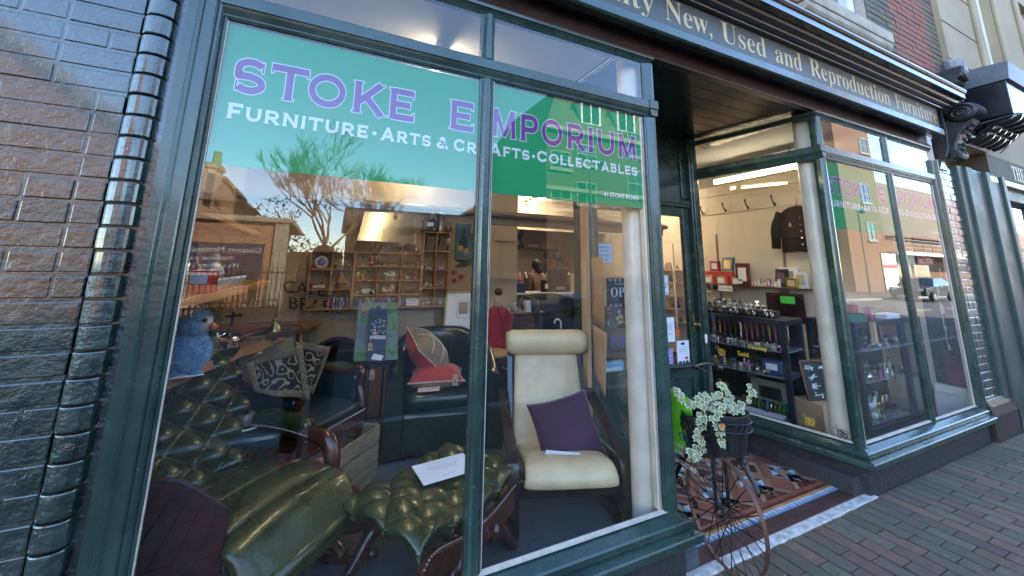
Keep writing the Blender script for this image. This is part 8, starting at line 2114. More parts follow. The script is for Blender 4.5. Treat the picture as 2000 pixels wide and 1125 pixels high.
def gift(y, z, w, h, mm, lab, nm='gift_box', lm=None, d=.05, x=XW-.16, tilt=.0):
    t = thing(nm, lab, 'gift', (x, y, z), 'cards and gifts on the right wall shelf'); m = MB(); m.obox((x+tilt*h/2, y, z+h/2), (d/2, 0, 0), (0, w/2, 0), (tilt*h/2, 0, h/2)); m.build('box', mm, t, bevel=.003)
    m = MB(); m.obox((x-d/2-.001+tilt*h/2, y, z+h/2), (.0006, 0, 0), (0, w*.32, 0), (tilt*h*.3, 0, h*.3)); m.build('front', lm or PAPER, t)
zs = 1.3255
gift(2.80, zs, .17, .13, CARD, 'tan gift box at the far end of the wall shelf'); gift(2.56, zs, .16, .13, CARD, 'floral card under the red glitter frame'); gift(2.62, zs+.14, .52, .06, REDG, 'red glitter bar across the gift boxes', lm=REDG)
for y in (2.68, 2.46, 2.39): gift(y, zs, .05, .139, REDG, 'red glitter upright beside the tan gift boxes', lm=REDG)
gift(2.66, zs+.205, .16, .16, mat('crimson_gift', (.4, .02, .06), .3), 'crimson gift in cellophane on the red bar'); gift(2.45, zs+.205, .18, .22, mat('blue_book_cover', (.06, .11, .18), .5), 'blue patterned book leaning on the red bar', 'book', BRASS, tilt=.25); gift(2.20, zs, .20, .33, mat('plum_wrap', (.14, .02, .04), .25), 'plum wrapped gift in cellophane'); gift(2.28, zs, .24, .12, mat('cream_card', (.42, .36, .22), .7), 'cream floral box on the wall shelf')
for k in range(9): gift(2.05-.047*k, zs, .04, .05+.03*(k % 3), rb.choice([C['cream'], C['pink'], PAPER, CARD]), 'small trinket box in the middle of the wall shelf', 'trinket_box', d=.04, x=XW-.17)
gift(1.66, zs+.01, .15, .24, WOODB, 'tarot card frame on a small easel', 'tarot_card', mat('plum_card', (.12, .05, .12), .5), tilt=.2); gift(1.60, zs, .24, .28, PAPER, 'large white card at the back of the shelf', 'card', C['cream'], x=XW-.05); gift(1.52, zs, .14, .13, mat('gold_foil', (.6, .40, .08), .25, metal=.7), 'gold foil box near the end of the wall shelf', lm=C['cream']); gift(1.43, zs, .16, .22, PAPER, 'pale folder card at the end of the wall shelf', 'card', C['cream'], x=XW-.10)
ACR = glass_mat('cabinet_glass', 1.2)
BLKC = mat('navy_black_cabinet', (.012, .016, .026), .3, var=.2)
def cabinet(label, O, ux, L_, Dp, z0, z1, shelves):
    """ux: along the front, depth to its left"""
    ux = Vector((ux[0], ux[1], 0)).normalized(); uy = Vector((-ux.y, ux.x, 0)); O = Vector((O[0], O[1], 0)); t = thing('display_cabinet', label, 'display cabinet', (O.x, O.y, z0), 'black glass display cabinets')
    Pt = lambda a, b, z: O+ux*a+uy*b+V(0, 0, z)
    def bxx(m, a0, a1, b0, b1, za, zb): m.obox(Pt((a0+a1)/2, (b0+b1)/2, (za+zb)/2), ux*(a1-a0)/2, uy*(b1-b0)/2, V(0, 0, (zb-za)/2))
    for a in (0, L_-.05):
        for b in (0, Dp-.04): m = MB(); bxx(m, a, a+.05, b, b+.04, z0, z1-.05); m.build('corner_post', BLKC, t, bevel=.003)
    m = MB(); bxx(m, 0, L_, 0, Dp, z1-.05, z1); m.build('top', BLKC, t, bevel=.004); m = MB(); bxx(m, 0, L_, 0, Dp, z0-.0, z0+.06); m.build('base', BLKC, t, bevel=.004)
    for z in shelves: m = MB(); bxx(m, .01, L_-.01, .02, Dp-.02, z-.004, z+.004); m.build('glass_shelf', GLD, t)
    m = MB(); bxx(m, .05, L_-.05, .012, .016, z0+.06, z1-.05); m.build('front_glass', ACR, t)
    m = MB(); bxx(m, .05, L_-.05, Dp-.03, Dp-.022, z0+.06, z1-.05); m.build('back_panel', BLKC, t)
    return t, Pt
c1, P1 = cabinet('black glass cabinet of watches and jewellery beside the lobby window', (3.72, 1.50), (.2046, -.979), .92, .46, .12, 1.09, (.80, .57, .20))
FACE = [mat('dial_%s' % n_, c, .3) for n_, c in (('white', (.6, .6, .58)), ('black', (.02, .02, .02)), ('blue', (.04, .09, .25)))]
def watch(q, f, mm, fm, s_=.022):
    t = thing('wrist_watch', 'wrist watch on its stand among the rows on the cabinet top', 'watch', q, 'wrist watches on the cabinet top'); f = Vector(f).normalized(); r_ = f.cross(V(0, 0, 1)).normalized(); c_ = q+V(0, 0, s_*2.0)
    m = MB(); m.tube([c_+f*(s_*1.05*cos(a))+V(0, 0, s_*1.25*sin(a)) for a in [i*pi/6 for i in range(12)]], s_*.32, 6, closed=True); m.build('strap', mm, t, smooth=True)
    n_ = (f*.5+V(0, 0, .85)).normalized(); k_ = c_+n_*s_*1.3; u_ = n_.cross(r_); m = MB(); m.add([k_+n_*d+(r_*cos(a)+u_*sin(a))*s_*.75 for d in (-.006, .005) for a in [i*pi/6 for i in range(12)]], [tuple(range(12))[::-1], tuple(range(12, 24))]+[(i, (i+1) % 12, 12+(i+1) % 12, 12+i) for i in range(12)]); b_ = m.build('case', SILV, t)
    m = MB(); m.add([k_+n_*.0056+(r_*cos(a)+u_*sin(a))*s_*.6 for a in [i*pi/6 for i in range(12)]], [tuple(range(12))]); m.build('dial', fm, b_)
nf = P1(0, -1, 0)-P1(0, 0, 0)
for row, (b_, n_) in enumerate(((.07, 15), (.17, 13), (.28, 11))):
    for k in range(n_): watch(P1(lerp(.05, .80-.1*row, k/(n_-1)), b_+rb.uniform(-.01, .01), 1.0915+.03*row), nf, rb.choice([SILV, SILV, WOODB, BRASS, WOODB]), rb.choice(FACE), .024)
for a_, b0, b1, z_ in ((.42, .12, .22, 1.09), (.4, .23, .33, 1.09)): m = MB(); m.obox(P1(a_, (b0+b1)/2, z_+(.015 if b0 < .2 else .03)), (P1(1, 0, 0)-P1(0, 0, 0))*.38, (P1(0, 1, 0)-P1(0, 0, 0))*(b1-b0)/2, V(0, 0, .014 if b0 < .2 else .029)); tag(m.build('watch_riser', BLKC), 'black step riser holding a row of watches' if b0 < .2 else 'taller black step riser holding the back row of watches', 'riser')
t = thing('bracelet_stand', 'pine stand of bracelets at the far end of the cabinet top', 'stand', P1(.10, .2, 1.09)); q = P1(.10, .2, 1.16)
m = MB(); m.box(q.x-.015, q.x+.015, q.y-.015, q.y+.015, 1.09, 1.36); m.build('post', WOODL, t)
for z in (1.2, 1.3): m = MB(); m.tube([q+V(-.06, 0, z-1.16), q+V(.06, 0, z-1.16)], .02, 8); m.build('arm', WOODL, t); m = MB(); m.tube([(q.x+.04, q.y+.03*cos(a), z+.034*sin(a)) for a in [i*pi/6 for i in range(12)]], .005, 5, closed=True); m.build('bracelet', BRASS, t)
jw = [SILV, PEWT, BRASS, CHINA, C['pink'], C['teal'], C['black'], C['silver'], C['cream']]
def jewels(Pt, a0, a1, b0, b1, z, n_, label, grp, s0=.012, s1=.03, tall=1.2):
    for k in range(n_):
        q = Pt(rb.uniform(a0, a1), rb.uniform(b0, b1), z); s_ = rb.uniform(s0, s1); mm = rb.choice(jw); t = thing('trinket', label, 'trinket', q, grp); kd = k % 4
        m = MB()
        if kd == 0: m.lathe([(s_*.6, q.z), (s_*.7, q.z+s_*.3), (s_*.25, q.z+s_*tall), (s_*.5, q.z+s_*tall*1.6), (0, q.z+s_*tall*1.7)], (q.x, q.y, 0), 9)
        elif kd == 1: m.ball(q+V(0, 0, s_), s_, 9, 6)
        elif kd == 2: m.tube([q+V(s_*cos(a), s_*.2*sin(a), s_+s_*sin(a)) for a in [i*pi/6 for i in range(12)]], s_*.22, 5, closed=True)
        else: m.box(q.x-s_*.8, q.x+s_*.8, q.y-s_*.5, q.y+s_*.5, q.z, q.z+s_*tall)
        m.build('piece', mm, t, smooth=kd != 3)
G2 = 'trinkets on the glass shelves of the lobby side cabinet'
jewels(P1, .06, .86, .05, .3, .8045, 95, 'small bright trinket on a glass shelf of the watch cabinet', G2, .010, .024)
jewels(P1, .06, .86, .06, .38, .5745, 40, 'small bright trinket on a glass shelf of the watch cabinet', G2, .015, .03); jewels(P1, .06, .86, .06, .38, .2045, 10, 'small bright trinket on a glass shelf of the watch cabinet', G2)
for k in range(14):
    q = P1(.10+.055*k, .34, 1.03); t = thing('hanging_necklace', 'necklace hanging inside the top of the watch cabinet', 'necklace', q, 'necklaces in the watch cabinet'); m = MB(); m.tube(bez([q+V(-.015, 0, 0), q+V(-.01, -.01, -.1), q+V(0, -.01, -.15-.05*rb.random()), q+V(.01, -.01, -.1), q+V(.015, 0, 0)], 4), .0035, 4); m.build('chain', rb.choice([BRASS, SILV, C['pink'], C['brown']]), t); m = MB(); m.ball(q+V(0, -.01, -.18), .009, 7, 5); m.build('pendant', rb.choice([SILV, C['teal'], C['red']]), t)
def block(name, label, cat, q, sz, mm, fm=None, ux=(1, 0, 0)):
    ux = Vector(ux).normalized(); uy = V(-ux.y, ux.x, 0); t = thing(name, label, cat, q); m = MB(); m.obox(q+V(0, 0, sz[2]/2), ux*sz[0]/2, uy*sz[1]/2, V(0, 0, sz[2]/2)); m.build('body', mm, t, bevel=.006)
    m = MB(); m.obox(q+V(0, 0, sz[2]*.55)-uy*(sz[1]/2+.001), ux*sz[0]*.3, uy*.0006, V(0, 0, sz[2]*.22)); m.build('front', fm or PAPER, t); return t
u1 = P1(1, 0, 0)-P1(0, 0, 0)
block('blue_box', 'blue box with white label on the middle shelf of the watch cabinet', 'box', P1(.74, .15, .5745), (.16, .12, .13), mat('box_blue', (.02, .05, .14), .5), None, u1); block('framed_picture', 'grey framed picture at the foot of the watch cabinet', 'picture', P1(.62, .32, .2045), (.34, .02, .26), mat('grey_frame', (.30, .28, .25), .6), mat('dark_picture', (.03, .035, .03), .4), u1)
t = thing('bangle_roll', 'row of coloured bangles on a roll at the foot of the watch cabinet', 'bangles', P1(.6, .16, .2))
for k in range(12): m = MB(); q = P1(.42+.036*k, .2, .255); m.tube([q+u1*0+(P1(0, 1, 0)-P1(0, 0, 0))*(.038*cos(a))+V(0, 0, .038*sin(a)) for a in [i*pi/7 for i in range(14)]], .013, 6, closed=True); m.build('bangle', rb.choice([C['black'], SILV, C['green'], C['teal'], C['brown']]), t, smooth=True)
block('white_tray', 'white tray of bracelets at the foot of the watch cabinet', 'tray', P1(.6, .08, .2045), (.42, .10, .02), PAPER, None, u1)
block('maroon_case', 'maroon leather case standing by the wall behind the watch cabinet', 'case', V(5.5, 1.50, .9), (.42, .06, .36), MAR, MAR, (.2, -1, 0))
t = block('star_card', 'bright green star shaped price card on the maroon case', 'card', V(5.42, 1.42, 1.14), (.16, .004, .09), mat('neon_green_card', (.08, .60, .05), .6), mat('neon_green_card', (0, 0, 0)), (.2, -1, 0))
cb2, P2 = cabinet('long black glass cabinet across the front of the right bay', (4.47, .31), (1, 0), .92, .42, .12, 1.09, (.82, .55, .20)); jewels(P2, .06, .85, .04, .36, .8245, 30, 'china or metal trinket on a shelf of the front cabinet', 'trinkets in the front cabinets', .018, .04, 1.5); jewels(P2, .06, .85, .04, .36, .5545, 30, 'china or metal trinket on a shelf of the front cabinet', 'trinkets in the front cabinets', .018, .04, 1.5); jewels(P2, .06, .85, .04, .3, .2045, 16, 'china or metal trinket on a shelf of the front cabinet', 'trinkets in the front cabinets', .03, .055, 1.8)
cb3, P3 = cabinet('narrow black glass cabinet against the party wall', (5.42, .33), (1, 0), .42, .4, .12, 1.09, (.82, .55, .20)); jewels(P3, .05, .36, .04, .3, .8245, 10, 'china or metal trinket on a shelf of the front cabinet', 'trinkets in the front cabinets', .018, .035, 1.5); jewels(P3, .05, .36, .04, .3, .5545, 9, 'china or metal trinket on a shelf of the front cabinet', 'trinkets in the front cabinets', .018, .035, 1.5)
for k, (a_, lab) in enumerate(((.22, 'white china horse at the left of the front cabinet floor'), (.36, 'white china horse right of the first'), (.50, 'brass horse at the right of the front cabinet floor'))):
    q = P2(a_, .12, .2045); t = thing('horse_figure', lab, 'figurine', q, 'horse figures in the front cabinet'); mm = CHINA if k < 2 else BRASS; m = MB(); m.tube(bez([q+V(-.06, 0, .09), q+V(-.03, 0, .1), q+V(.02, 0, .095), q+V(.05, 0, .12), q+V(.075, 0, .16), q+V(.10, 0, .15)], 4), [.02, .03, .034, .034, .034, .032, .03, .03, .028, .027, .026, .024, .02, .018, .016, .016, .016, .016, .014, .012, .009], 9); m.build('body', mm, t, smooth=True)
    for dx in (-.05, -.04, .035, .05): m = MB(); m.tube([q+V(dx, .01 if dx in (-.05, .05) else -.01, .09), q+V(dx*1.1, 0, .045), q+V(dx, .01 if dx in (-.05, .05) else -.01, .0)], [.012, .007, .007], 6); m.build('leg', mm, t, smooth=True)
    m = MB(); m.tube([q+V(-.065, 0, .1), q+V(-.09, 0, .08), q+V(-.09, 0, .03)], .007, 5); m.build('tail', mm, t)
t = thing('toy_car_box', 'green toy box lettered CORGI upside down on the front cabinet', 'box', P2(.12, .1, 1.09)); m = MB(); q = P2(.06, .10, 1.0905); m.box(q.x-.08, q.x+.22, .33, .5, q.z, q.z+.06); m.build('box', mat('corgi_green', (.01, .17, .10), .4), t); m = MB(); text_mb(m, 'CORGI', (q.x+.19, .3295, q.z+.045), (-1, 0, 0), (0, 0, -1), .035, depth=-.0008); m.build('lettering', WHITEV, t)
t = thing('pine_block', 'pale pine block hanging over the edge of the front cabinet', 'block', P2(.26, -.02, 1.0)); m = MB(); m.box(4.72, 4.755, .27, .305, .90, 1.09); m.build('block', WOODL, t)
t = thing('toy_crane', 'red toy crane with white jib on the front cabinet', 'toy', P2(.35, .2, 1.09)); m = MB(); m.box(4.70, 4.92, .42, .54, 1.091, 1.15); m.box(4.76, 4.86, .43, .53, 1.151, 1.23); m.build('body', mat('dark_red_toy', (.25, .01, .02), .4), t, bevel=.01); m = MB(); m.tube([(4.98, .45, 1.14), (4.72, .45, 1.33), (4.60, .45, 1.42)], .007, 5); m.build('jib', CHINA, t)
for k in range(16):
    x = 5.0+.05*k; t = thing('cellophane_bag', 'small cellophane bag of sweets standing along the front cabinet top', 'bag', (x, .5, 1.09), 'cellophane bags on the front cabinet'); m = MB(); m.grid(lambda u, v: V(x+.02*cos(6.28*u)*(1-.5*v), .48+.015*sin(6.28*u), 1.091+v*.10*(1+.1*sin(k*3+u*9))), 9, 5, cu=True); m.build('bag', CELLO, t); m = MB(); m.ball((x, .48, 1.11), .016, 7, 5); m.build('sweets', rb.choice([C['pink'], C['cream'], C['red'], C['silver']]), t)
block('doll_figure', 'pink doll figure beside the cellophane bags', 'doll', V(4.98, .40, 1.09), (.05, .05, .12), C['pink'], C['cream']); block('white_tray', 'long white tray behind the mullion on the front cabinet', 'tray', V(5.28, .38, 1.09), (.26, .1, .05), PAPER, PAPER)
kb = thing('knot_board', 'framed dark board of white rope knots propped on a tan box', 'framed board', (4.02, .56, .44)); k0 = V(4.00, .52, .425); ku = V(.32, -.08, 0); kv = V(.02, .06, .31); kn = ku.cross(kv).normalized(); kp = lambda u, v, d=0: k0+ku*u+kv*v+kn*d
m = MB(); m.add([kp(0, 0), kp(1, 0), kp(1, 1), kp(0, 1)], [(0, 1, 2, 3)]); m.build('board', mat('slate_green', (.014, .022, .022), .6), kb, solid=-.01)
m = MB()
for a, b in (((0, 0), (1, 0)), ((1, 0), (1, 1)), ((1, 1), (0, 1)), ((0, 1), (0, 0))): m.bar(kp(*a, .004), kp(*b, .004), .022, .02, up=kn)
m.build('frame', WOODM, kb, bevel=.004)
for i, (u, v) in enumerate(((.25, .82), (.7, .82), (.3, .58), (.32, .34), (.35, .12), (.78, .3))): m = MB(); pts = [kp(u+.11*sin(a*(2 if i % 2 else 1)+i), v+.07*cos(a*(3 if i % 3 == 0 else 1)), .008+.004*sin(a*2)) for a in [j*2*pi/20 for j in range(20)]]; m.tube(pts, .0045, 5, closed=True); m.tube([kp(u-.15, v-.02, .008), kp(u+.17, v+.01, .008)], .0045, 5); m.build('rope_knot', CHINA, kb, smooth=True)
block('tan_box', 'plain tan cardboard box in the corner of the right bay window', 'box', V(4.17, .48, .12), (.38, .28, .30), CARD, CARD, (1, -.24, 0))
t = thing('black_boa', 'black feather boa hanging at the right end of the window', 'boa', (5.84, .1, 1.0)); m = MB(); pts = [V(5.80-.015*sin(k*.5), .09+.01*cos(k), 1.50-.032*k) for k in range(26)]; m.tube(pts, [.028+.016*abs(sin(k*1.7)) for k in range(26)], 8)
for k in range(260): q = rb.choice(pts); d = V(rb.uniform(-1, 1), rb.uniform(-1, 1), rb.uniform(-1, .4)).normalized()*rb.uniform(.03, .065); m.add([q, q+d+V(.006, 0, .006), q+d*1.1], [(0, 1, 2)])
m.build('feathers', mat('black_feather', (.012, .012, .012), .8), t); m = MB(); m.tube([(5.80, .09, 1.52), (5.88, .12, 1.60)], .005, 5); m.build('string', STRING, t)
t = thing('white_surround', 'white fireplace surround panel standing against the party wall', 'fire surround', (5.86, .4, .12)); m = MB(); m.box(5.845, 5.89, .05, .16, .78, 1.45); m.box(5.80, 5.89, .05, .30, .36, .44); m.box(5.83, 5.89, .05, .32, .12, .359); m.build('panel', WHITEP, t, bevel=.004); m = MB(); m.box(5.83, 5.892, .065, .20, .45, .77); m.build('red_slate', mat('red_slate_panel', (.12, .035, .03), .8, var=.3), t)
# shelves of ornaments deep behind the door
ds = thing('ornament_shelves', 'pale shelves of ornaments on the party wall seen through the door', 'shelves', (5.8, 3.6, .5)); m = MB(); m.box(5.60, 5.63, 3.38, 3.41, .3, 2.0); m.build('upright', WALLP, ds)
for z in (.62, .85, 1.08, 1.30, 1.52): m = MB(); m.box(5.58, 5.89, 3.41, 4.4, z, z+.02); m.build('shelf', WOODL, ds)
for k in range(40):
    z = rb.choice((.64, .87, 1.10, 1.32, 1.54)); y = rb.uniform(3.45, 4.3); s_ = rb.uniform(.05, .09); t = thing('shelf_ornament', 'brown or grey ornament on the pale shelves behind the door', 'ornament', (5.68, y, z), 'ornaments behind the door'); m = MB(); x = rb.uniform(5.63, 5.8); m.lathe([(s_*.4, z+.0005), (s_*.6, z+s_*.6), (s_*.3, z+s_*1.3), (s_*.35, z+s_*1.6), (0, z+s_*1.7)], (x, y, 0), 10); m.build('body', rb.choice([C['brown'], C['cream'], WOODL, C['black'], PEWT, WOODD]), t, smooth=True)
# bee stickers and honey lettering on the lobby-side glass
sR = sdirR; nR = V(-sdirR.y, sdirR.x, 0)
def onR(u, z, d=.006): p = Vector(RB[1])+Vector((sR.x, sR.y))*u; return V(p.x, p.y, z)+V(-sdirR.y, sdirR.x, 0)*d
YV = mat('yellow_vinyl', (.62, .42, .02), .5)
t_dir = (onR(0, 0)-onR(1, 0))
for u, z, mm, lab in ((.94, .79, YV, 'upper yellow bee sticker'), (.94, .50, YV, 'yellow bee sticker below the first'), (.30, .385, YV, 'yellow bee sticker low at the middle of the side glass'), (.10, .36, INK, 'black bee sticker over the white iron column'), (.62, .40, INK, 'black bee sticker low on the dark side glass'), (.70, .64, INK, 'black bee sticker half way up the side glass')):
    c_ = onR(u, z, .0075); o = thing('bee_sticker', lab, 'sticker', c_, 'bee stickers on the lobby side glass'); e1 = t_dir.normalized(); m = MB()
    el = lambda cx_, cz, rx, rz, rot: [c_+e1*(cx_+rx*cos(a)*cos(rot)-rz*sin(a)*sin(rot))+V(0, 0, cz+rx*cos(a)*sin(rot)+rz*sin(a)*cos(rot)) for a in [i*pi/8 for i in range(16)]]
    m.tube(el(0, 0, .034, .018, -.7), .0025, 4, closed=True); m.tube(el(.012, .018, .024, .012, -.1), .002, 4, closed=True); m.tube(el(-.016, -.004, .012, .026, -.2), .002, 4, closed=True)
    for k in (-.4, 0, .4): a = c_+e1*(.026*k+.01)+V(0, 0, -.022*k-.012); m.tube([a+V(0, 0, .018)+e1*.008, a-e1*.012], .003, 4)
    m.tube([c_-e1*.022+V(0, 0, .03), c_-e1*.03+V(0, 0, .05), c_-e1*.04+V(0, 0, .052)], .0018, 4); m.tube([c_-e1*.03+V(0, 0, .028), c_-e1*.05+V(0, 0, .034)], .0018, 4); m.build('outline', mm, o)
o = thing('honey_lettering', 'black and yellow lettering Gosport Honey Sold Here on the side glass', 'lettering', onR(.7, .87))
for txt, u, z, mm in (('Gosport', .90, .875, INK), ('Honey', .70, .865, YV), ('Sold', .80, .79, YV), ('Here', .66, .79, INK)): m = MB(); text_mb(m, txt, onR(u, z, .0075), t_dir, (0, 0, 1), .055, depth=.0006, font_off=.01); m.build('word', mm, o)
# ------------------------------------------------------------------ penny-farthing planter with ivy in the lobby mouth
IRON = mat('black_wrought_iron', (.012, .011, .011), .35, metal=.4, var=.5, scale=20, bump=.3)
RUST = mat('rusty_rim_iron', (.02, .014, .012), .6, var=.8, scale=5, bump=.3, var2=(.16, .065, .03), detail=8)
WC = V(2.06, -.06, .275); WR = .272; wd = V(cos(R(80)), sin(R(80)), 0); wnm = V(-wd.y, wd.x, 0)
pf = thing('bicycle_planter', 'black wrought iron penny farthing planter with one big wheel in the lobby mouth', 'planter', (WC.x, WC.y, 0))
wp = lambda a, r_, d=0: WC+wd*(r_*cos(a))+V(0, 0, r_*sin(a))+wnm*d
m = MB(); N_ = 56; vs = []; 
for i in range(N_):
    a = 2*pi*i/N_
    for r_, d in ((WR-.006, -.010), (WR, -.012), (WR, .012), (WR-.006, .010)): vs.append(wp(a, r_, d))
m.add(vs, [(i*4+j, i*4+(j+1) % 4, ((i+1) % N_)*4+(j+1) % 4, ((i+1) % N_)*4+j) for i in range(N_) for j in range(4)]); wh = m.build('big_wheel', RUST, pf, recalc=True)
for i in range(30):
    a = 2*pi*i/30; s_ = 1 if i % 2 else -1; m = MB(); m.tube(bez([wp(a, WR-.006), wp(a+.10*s_, .14, .012*s_), wp(a+.5*s_, .05, .022*s_), wp(a+1.2*s_, .022, .024*s_)], 5), .0026, 5); m.build('spoke', IRON, wh, smooth=True)
m = MB(); m.tube([WC-wnm*.045, WC+wnm*.045], .014, 10); m.tube([WC-wnm*.02, WC+wnm*.02], .024, 12); m.build('hub', RUST, wh, smooth=True)
top = WC+V(0, 0, .36)+wd*.02
for s_ in (-1, 1): m = MB(); m.tube(bez([WC+wnm*.04*s_, WC+wnm*.04*s_+V(0, 0, .2), WC+wnm*.035*s_+V(0, 0, .33), top+V(0, 0, .10)], 5), .009, 8); m.build('fork', IRON, pf, smooth=True)
m = MB(); m.tube([top+V(0, 0, .05), top+V(0, 0, .37)], .011, 8); m.build('steering_post', IRON, pf, smooth=True)
hb_ = top+V(0, .12, .335); m = MB(); m.tube(bez([hb_-V(.33, .0, .03), hb_-V(.2, -.02, 0), hb_, hb_+V(.16, .02, 0), hb_+V(.24, 0, -.03)], 5), .008, 8); m.tube([top+V(0, 0, .33), hb_], .009, 6); m.build('handlebar', IRON, pf, smooth=True)
for d in (-.30, .21): m = MB(); m.tube([hb_+V(d, 0, -.02), hb_+V(d+.05, 0, -.03)], .016, 10); m.build('grip', IRON, pf)
# mudguard-like back strip, small wheel behind with scrolls
m = MB(); back = bez([top+V(0, 0, .06), WC+wd*.16+V(0, 0, .30), WC+wd*.30+V(0, 0, .12), WC+wd*.42+V(0, 0, -.06), WC+wd*.52+V(0, 0, -.14)], 8); m.tube(back, .012, 8); m.build('backbone', IRON, pf, smooth=True)
c2 = WC+wd*.52; c2.z = .125
m = MB(); m.tube([c2+wd*(.12*cos(a))+V(0, 0, .12*sin(a)) for a in [i*2*pi/28 for i in range(28)]], .007, 6, closed=True); w2 = m.build('small_wheel', IRON, pf, smooth=True)
for i in range(8): a = i*pi/4; m = MB(); m.tube([c2, c2+wd*(.118*cos(a))+V(0, 0, .118*sin(a))], .003, 5); m.build('spoke', IRON, w2)
for k, (t_, zz_, r_) in enumerate(((.30, .10, .035), (.34, -.02, .03), (.25, .20, .03), (.22, -.08, .028), (-.16, .30, .03))):
    m = MB(); q = WC+wd*t_+V(0, 0, zz_); pts = [q+wd*(r_*(1-i/26)*cos(i*.42))+V(0, 0, r_*(1-i/26)*sin(i*.42)) for i in range(24)]; m.tube(pts, .005, 5); m.build('scroll', IRON, pf, smooth=True)
for s_ in (-1, 1): m = MB(); m.tube([WC+wd*.28+V(0, 0, .06+.08*s_), WC+wd*.40+V(0, 0, .04*s_), WC+wd*.46+V(0, 0, -.02)], .004, 5); m.build('stay', IRON, pf)
m = MB(); q = WC+wnm*.0; m.tube(bez([WC+wd*-.05+V(0, 0, .35), WC+wd*-.15+V(0, 0, .31), WC+wd*-.235+V(0, 0, .22), WC+wd*-.245+V(0, 0, .19)], 5), [.013]*8+[.011]*5+[.008]*3, 8); m.build('brake_bar', IRON, pf, smooth=True)
POTM = mat('black_plastic_pot', (.015, .015, .017), .45, bump=.1)
pots = []
for nm, px, py, Y, lab in (('flower_pot', 1420, 838, -.16, 'black pot in a wire basket ring at the front of the planter'), ('flower_pot', 1374, 842, -.02, 'black pot half hidden under trailing ivy behind the other')):
    c_ = at(px, py, Y); t = thing(nm, lab, 'pot', (c_.x, c_.y, c_.z-.1), 'pots on the bicycle planter'); z = c_.z-.105
    m = MB(); m.lathe([(.078, z), (.085, z+.02), (.104, z+.155), (.112, z+.17), (.113, z+.20), (.104, z+.20), (.10, z+.165), (0, z+.16)], (c_.x, c_.y, 0), 28); m.build('pot', POTM, t, smooth=True, angle=40)
    for zz_ in (.125, .165): m = MB(); m.tube([(c_.x+(.116)*cos(a), c_.y+.116*sin(a), z+zz_) for a in [i*2*pi/32 for i in range(32)]], .0045, 6, closed=True); m.build('basket_ring', IRON, t, smooth=True)
    m = MB()
    for i in range(22):
        for s_ in (1, -1): a = 2*pi*i/22; m.tube([(c_.x+.115*cos(a), c_.y+.115*sin(a), z+.125), (c_.x+.115*cos(a+s_*.28), c_.y+.115*sin(a+s_*.28), z+.165)], .002, 4)
    for i in range(10): a = 2*pi*i/10; m.tube([(c_.x+.114*cos(a), c_.y+.114*sin(a), z+.125), (c_.x+.098*cos(a), c_.y+.098*sin(a), z+.04), (c_.x+.05*cos(a), c_.y+.05*sin(a), z-.015)], .0028, 4)
    m.build('basket_lattice', IRON, t); m = MB(); m.lathe([(0, z+.178), (.099, z+.178)], (c_.x, c_.y, 0), 20); m.build('soil', mat('potting_soil', (.03, .02, .015), .95, bump=.6), t); pots.append((c_, z))
# ivy
ri = random.Random(12)
IVG = mat('ivy_green', (.075, .115, .045), .5, var=.45, scale=60); IVC = mat('ivy_cream_edge', (.50, .48, .26), .5, var=.15, scale=50); IVG2 = mat('ivy_grey_green', (.17, .21, .13), .5, var=.3, scale=70); STM = mat('ivy_stem', (.13, .075, .04), .8)
iv = thing('variegated_ivy', 'variegated cream and green ivy trailing from the pots of the bicycle planter', 'ivy', pots[0][0])
LOB = [(0, -.42), (.30, -.50), (.62, -.22), (.40, .02), (.66, .34), (.24, .30), (0, .82), (-.24, .30), (-.66, .34), (-.40, .02), (-.62, -.22), (-.30, -.50)]
def leaf(mb, p, nrm, upv, s_):
    nrm = Vector(nrm).normalized(); upv = Vector(upv); upv = (upv-nrm*upv.dot(nrm)).normalized(); x = upv.cross(nrm)
    cup = ri.uniform(.05, .22)
    P = lambda u, v, sc: p+x*(u*sc*s_)+upv*(v*sc*s_)-nrm*(cup*s_*((u*sc)**2*1.2+(v*sc)**2*.5))
    o = [P(u, v, 1) for u, v in LOB]; i_ = [P(u*.72, v*.76, 1)+nrm*.0004 for u, v in LOB]; g_ = [P(u*.36, v*.5, 1)+nrm*.0006 for u, v in LOB]; n_ = len(LOB)
    mb.cur = 1; mb.add(o+i_, [(k, (k+1) % n_, n_+(k+1) % n_, n_+k) for k in range(n_)]); mb.cur = 2; mb.add(i_+g_, [(k, (k+1) % n_, n_+(k+1) % n_, n_+k) for k in range(n_)]); mb.cur = 0; mb.add(g_+[P(0, 0, 1)+nrm*.0006], [(k, (k+1) % n_, n_) for k in range(n_)])
lm = MB(); sm = MB()
view = (CAMP-pots[0][0]).normalized()
def trail(pxs, Y0, Y1, n_, s_=.029, sp=.016):
    pts = [at(px, py, lerp(Y0, Y1, i/(len(pxs)-1))) for i, (px, py) in enumerate(pxs)]; c_ = bez(pts, 8); sm.tube(c_, .0018, 4)
    for k in range(n_):
        q = c_[min(len(c_)-1, int((k+ri.random())/n_*len(c_)))]; d = V(ri.uniform(-1, 1), ri.uniform(-1, 1), ri.uniform(-1, 1))*sp
        nn = view*1.0+V(ri.uniform(-.7, .7), ri.uniform(-.6, .3), ri.uniform(-.2, .9)); up = V(ri.uniform(-.8, .8), 0, -1+ri.uniform(-.4, .6)); sm.tube([q, q+d], .001, 3); leaf(lm, q+d, nn, up, s_*ri.uniform(.5, 1.3))
trail([(1430, 800), (1400, 770), (1375, 778), (1350, 790), (1330, 772), (1318, 765)], -.14, .0, 30)
trail([(1420, 800), (1425, 778), (1415, 760), (1405, 752)], -.14, -.12, 15, .028); trail([(1440, 800), (1462, 785), (1470, 768), (1464, 750)], -.18, -.22, 9, .032, .010)
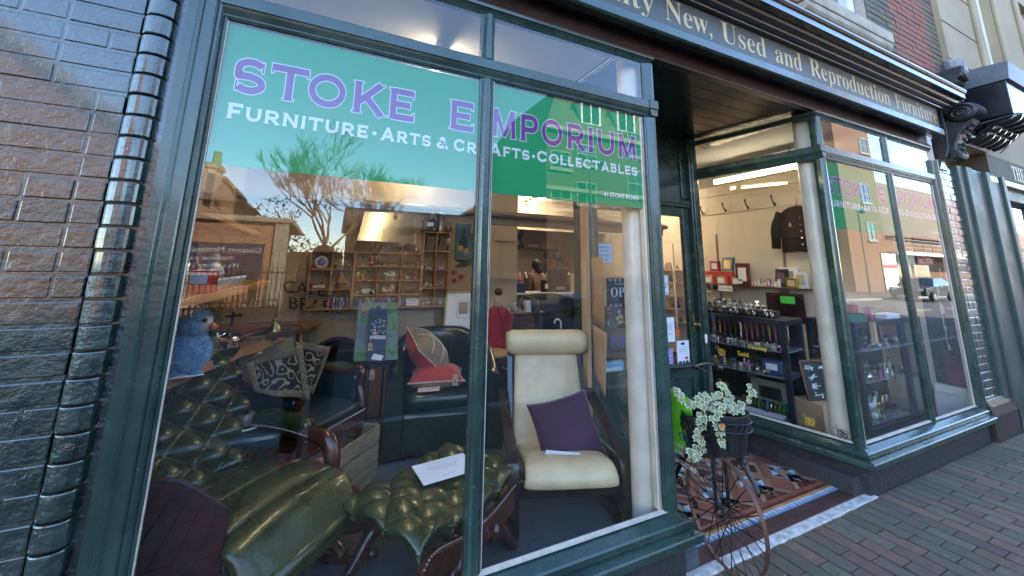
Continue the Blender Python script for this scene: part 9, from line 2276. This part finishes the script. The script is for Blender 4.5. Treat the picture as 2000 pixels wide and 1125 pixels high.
trail([(1390, 800), (1372, 815), (1365, 835), (1362, 850), (1372, 868), (1358, 890)], -.12, -.10, 24); trail([(1400, 805), (1402, 830), (1406, 850), (1412, 868), (1430, 858), (1432, 866)], -.20, -.2, 20, .028); trail([(1445, 802), (1432, 798), (1412, 796), (1395, 792)], -.2, -.18, 28, .027, .022)
trail([(1370, 880), (1355, 885), (1350, 895)], -.08, -.06, 8, .034); trail([(1385, 775), (1365, 790), (1380, 805), (1400, 790)], -.1, -.1, 26, .027, .028)
lm.build('leaves', [IVG2, IVC, IVG], iv, smooth=False); sm.build('stems', STM, iv, smooth=True)
# lime sign plate hung behind the front wheel
sg = thing('lime_sign', 'lime green plate lettered STOKE EMPORIUM hung in the bicycle planter', 'sign', at(1330, 830, .06))
LIME = mat('lime_green_plate', (.10, .42, .012), .45)
S4 = [at(1296, 905, .16), at(1362, 850, .0), at(1346, 778, .02), at(1296, 752, .16)]
m = MB(); nn = (S4[1]-S4[0]).cross(S4[3]-S4[0]).normalized(); m.add(S4, [(0, 1, 2, 3)]); m.build('plate', LIME, sg, solid=-.006)
su = S4[2]-S4[3]; sv2 = (S4[3]-S4[0]).normalized()
m = MB(); text_mb(m, mathbold('STOKE'), q4(S4, .02, .64)+nn*.002, su, sv2, .070, width=.20, depth=.001); m.build('lettering', NAVI, sg); m = MB(); text_mb(m, mathbold('EMPORIUM'), q4(S4, .02, .42)+nn*.002, su, sv2, .060, width=.23, depth=.001); m.build('lettering', NAVI, sg)
m = MB(); text_mb(m, '41 Stoke Road', q4(S4, .08, .29)+nn*.002, su, sv2, .036, width=.17, depth=.001); text_mb(m, 'Gosport', q4(S4, .10, .19)+nn*.002, su, sv2, .03, depth=.001); text_mb(m, 'ANTIQUES & COLLECTABLES', q4(S4, .08, .09)+nn*.002, su, sv2, .03, width=.17, depth=.001); m.build('small_lettering', WHITEV, sg)
lf = thing('fallen_leaf', 'single orange dead leaf caught in the ivy', 'leaf', at(1410, 833, -.24)); m = MB(); q = at(1410, 833, -.25); m.add([q+V(-.02, 0, -.008), q+V(.0, -.01, -.014), q+V(.028, 0, .0), q+V(.004, .0, .016)], [(0, 1, 2, 3)]); m.build('blade', mat('orange_dead_leaf', (.42, .14, .03), .7), lf, solid=.0008)
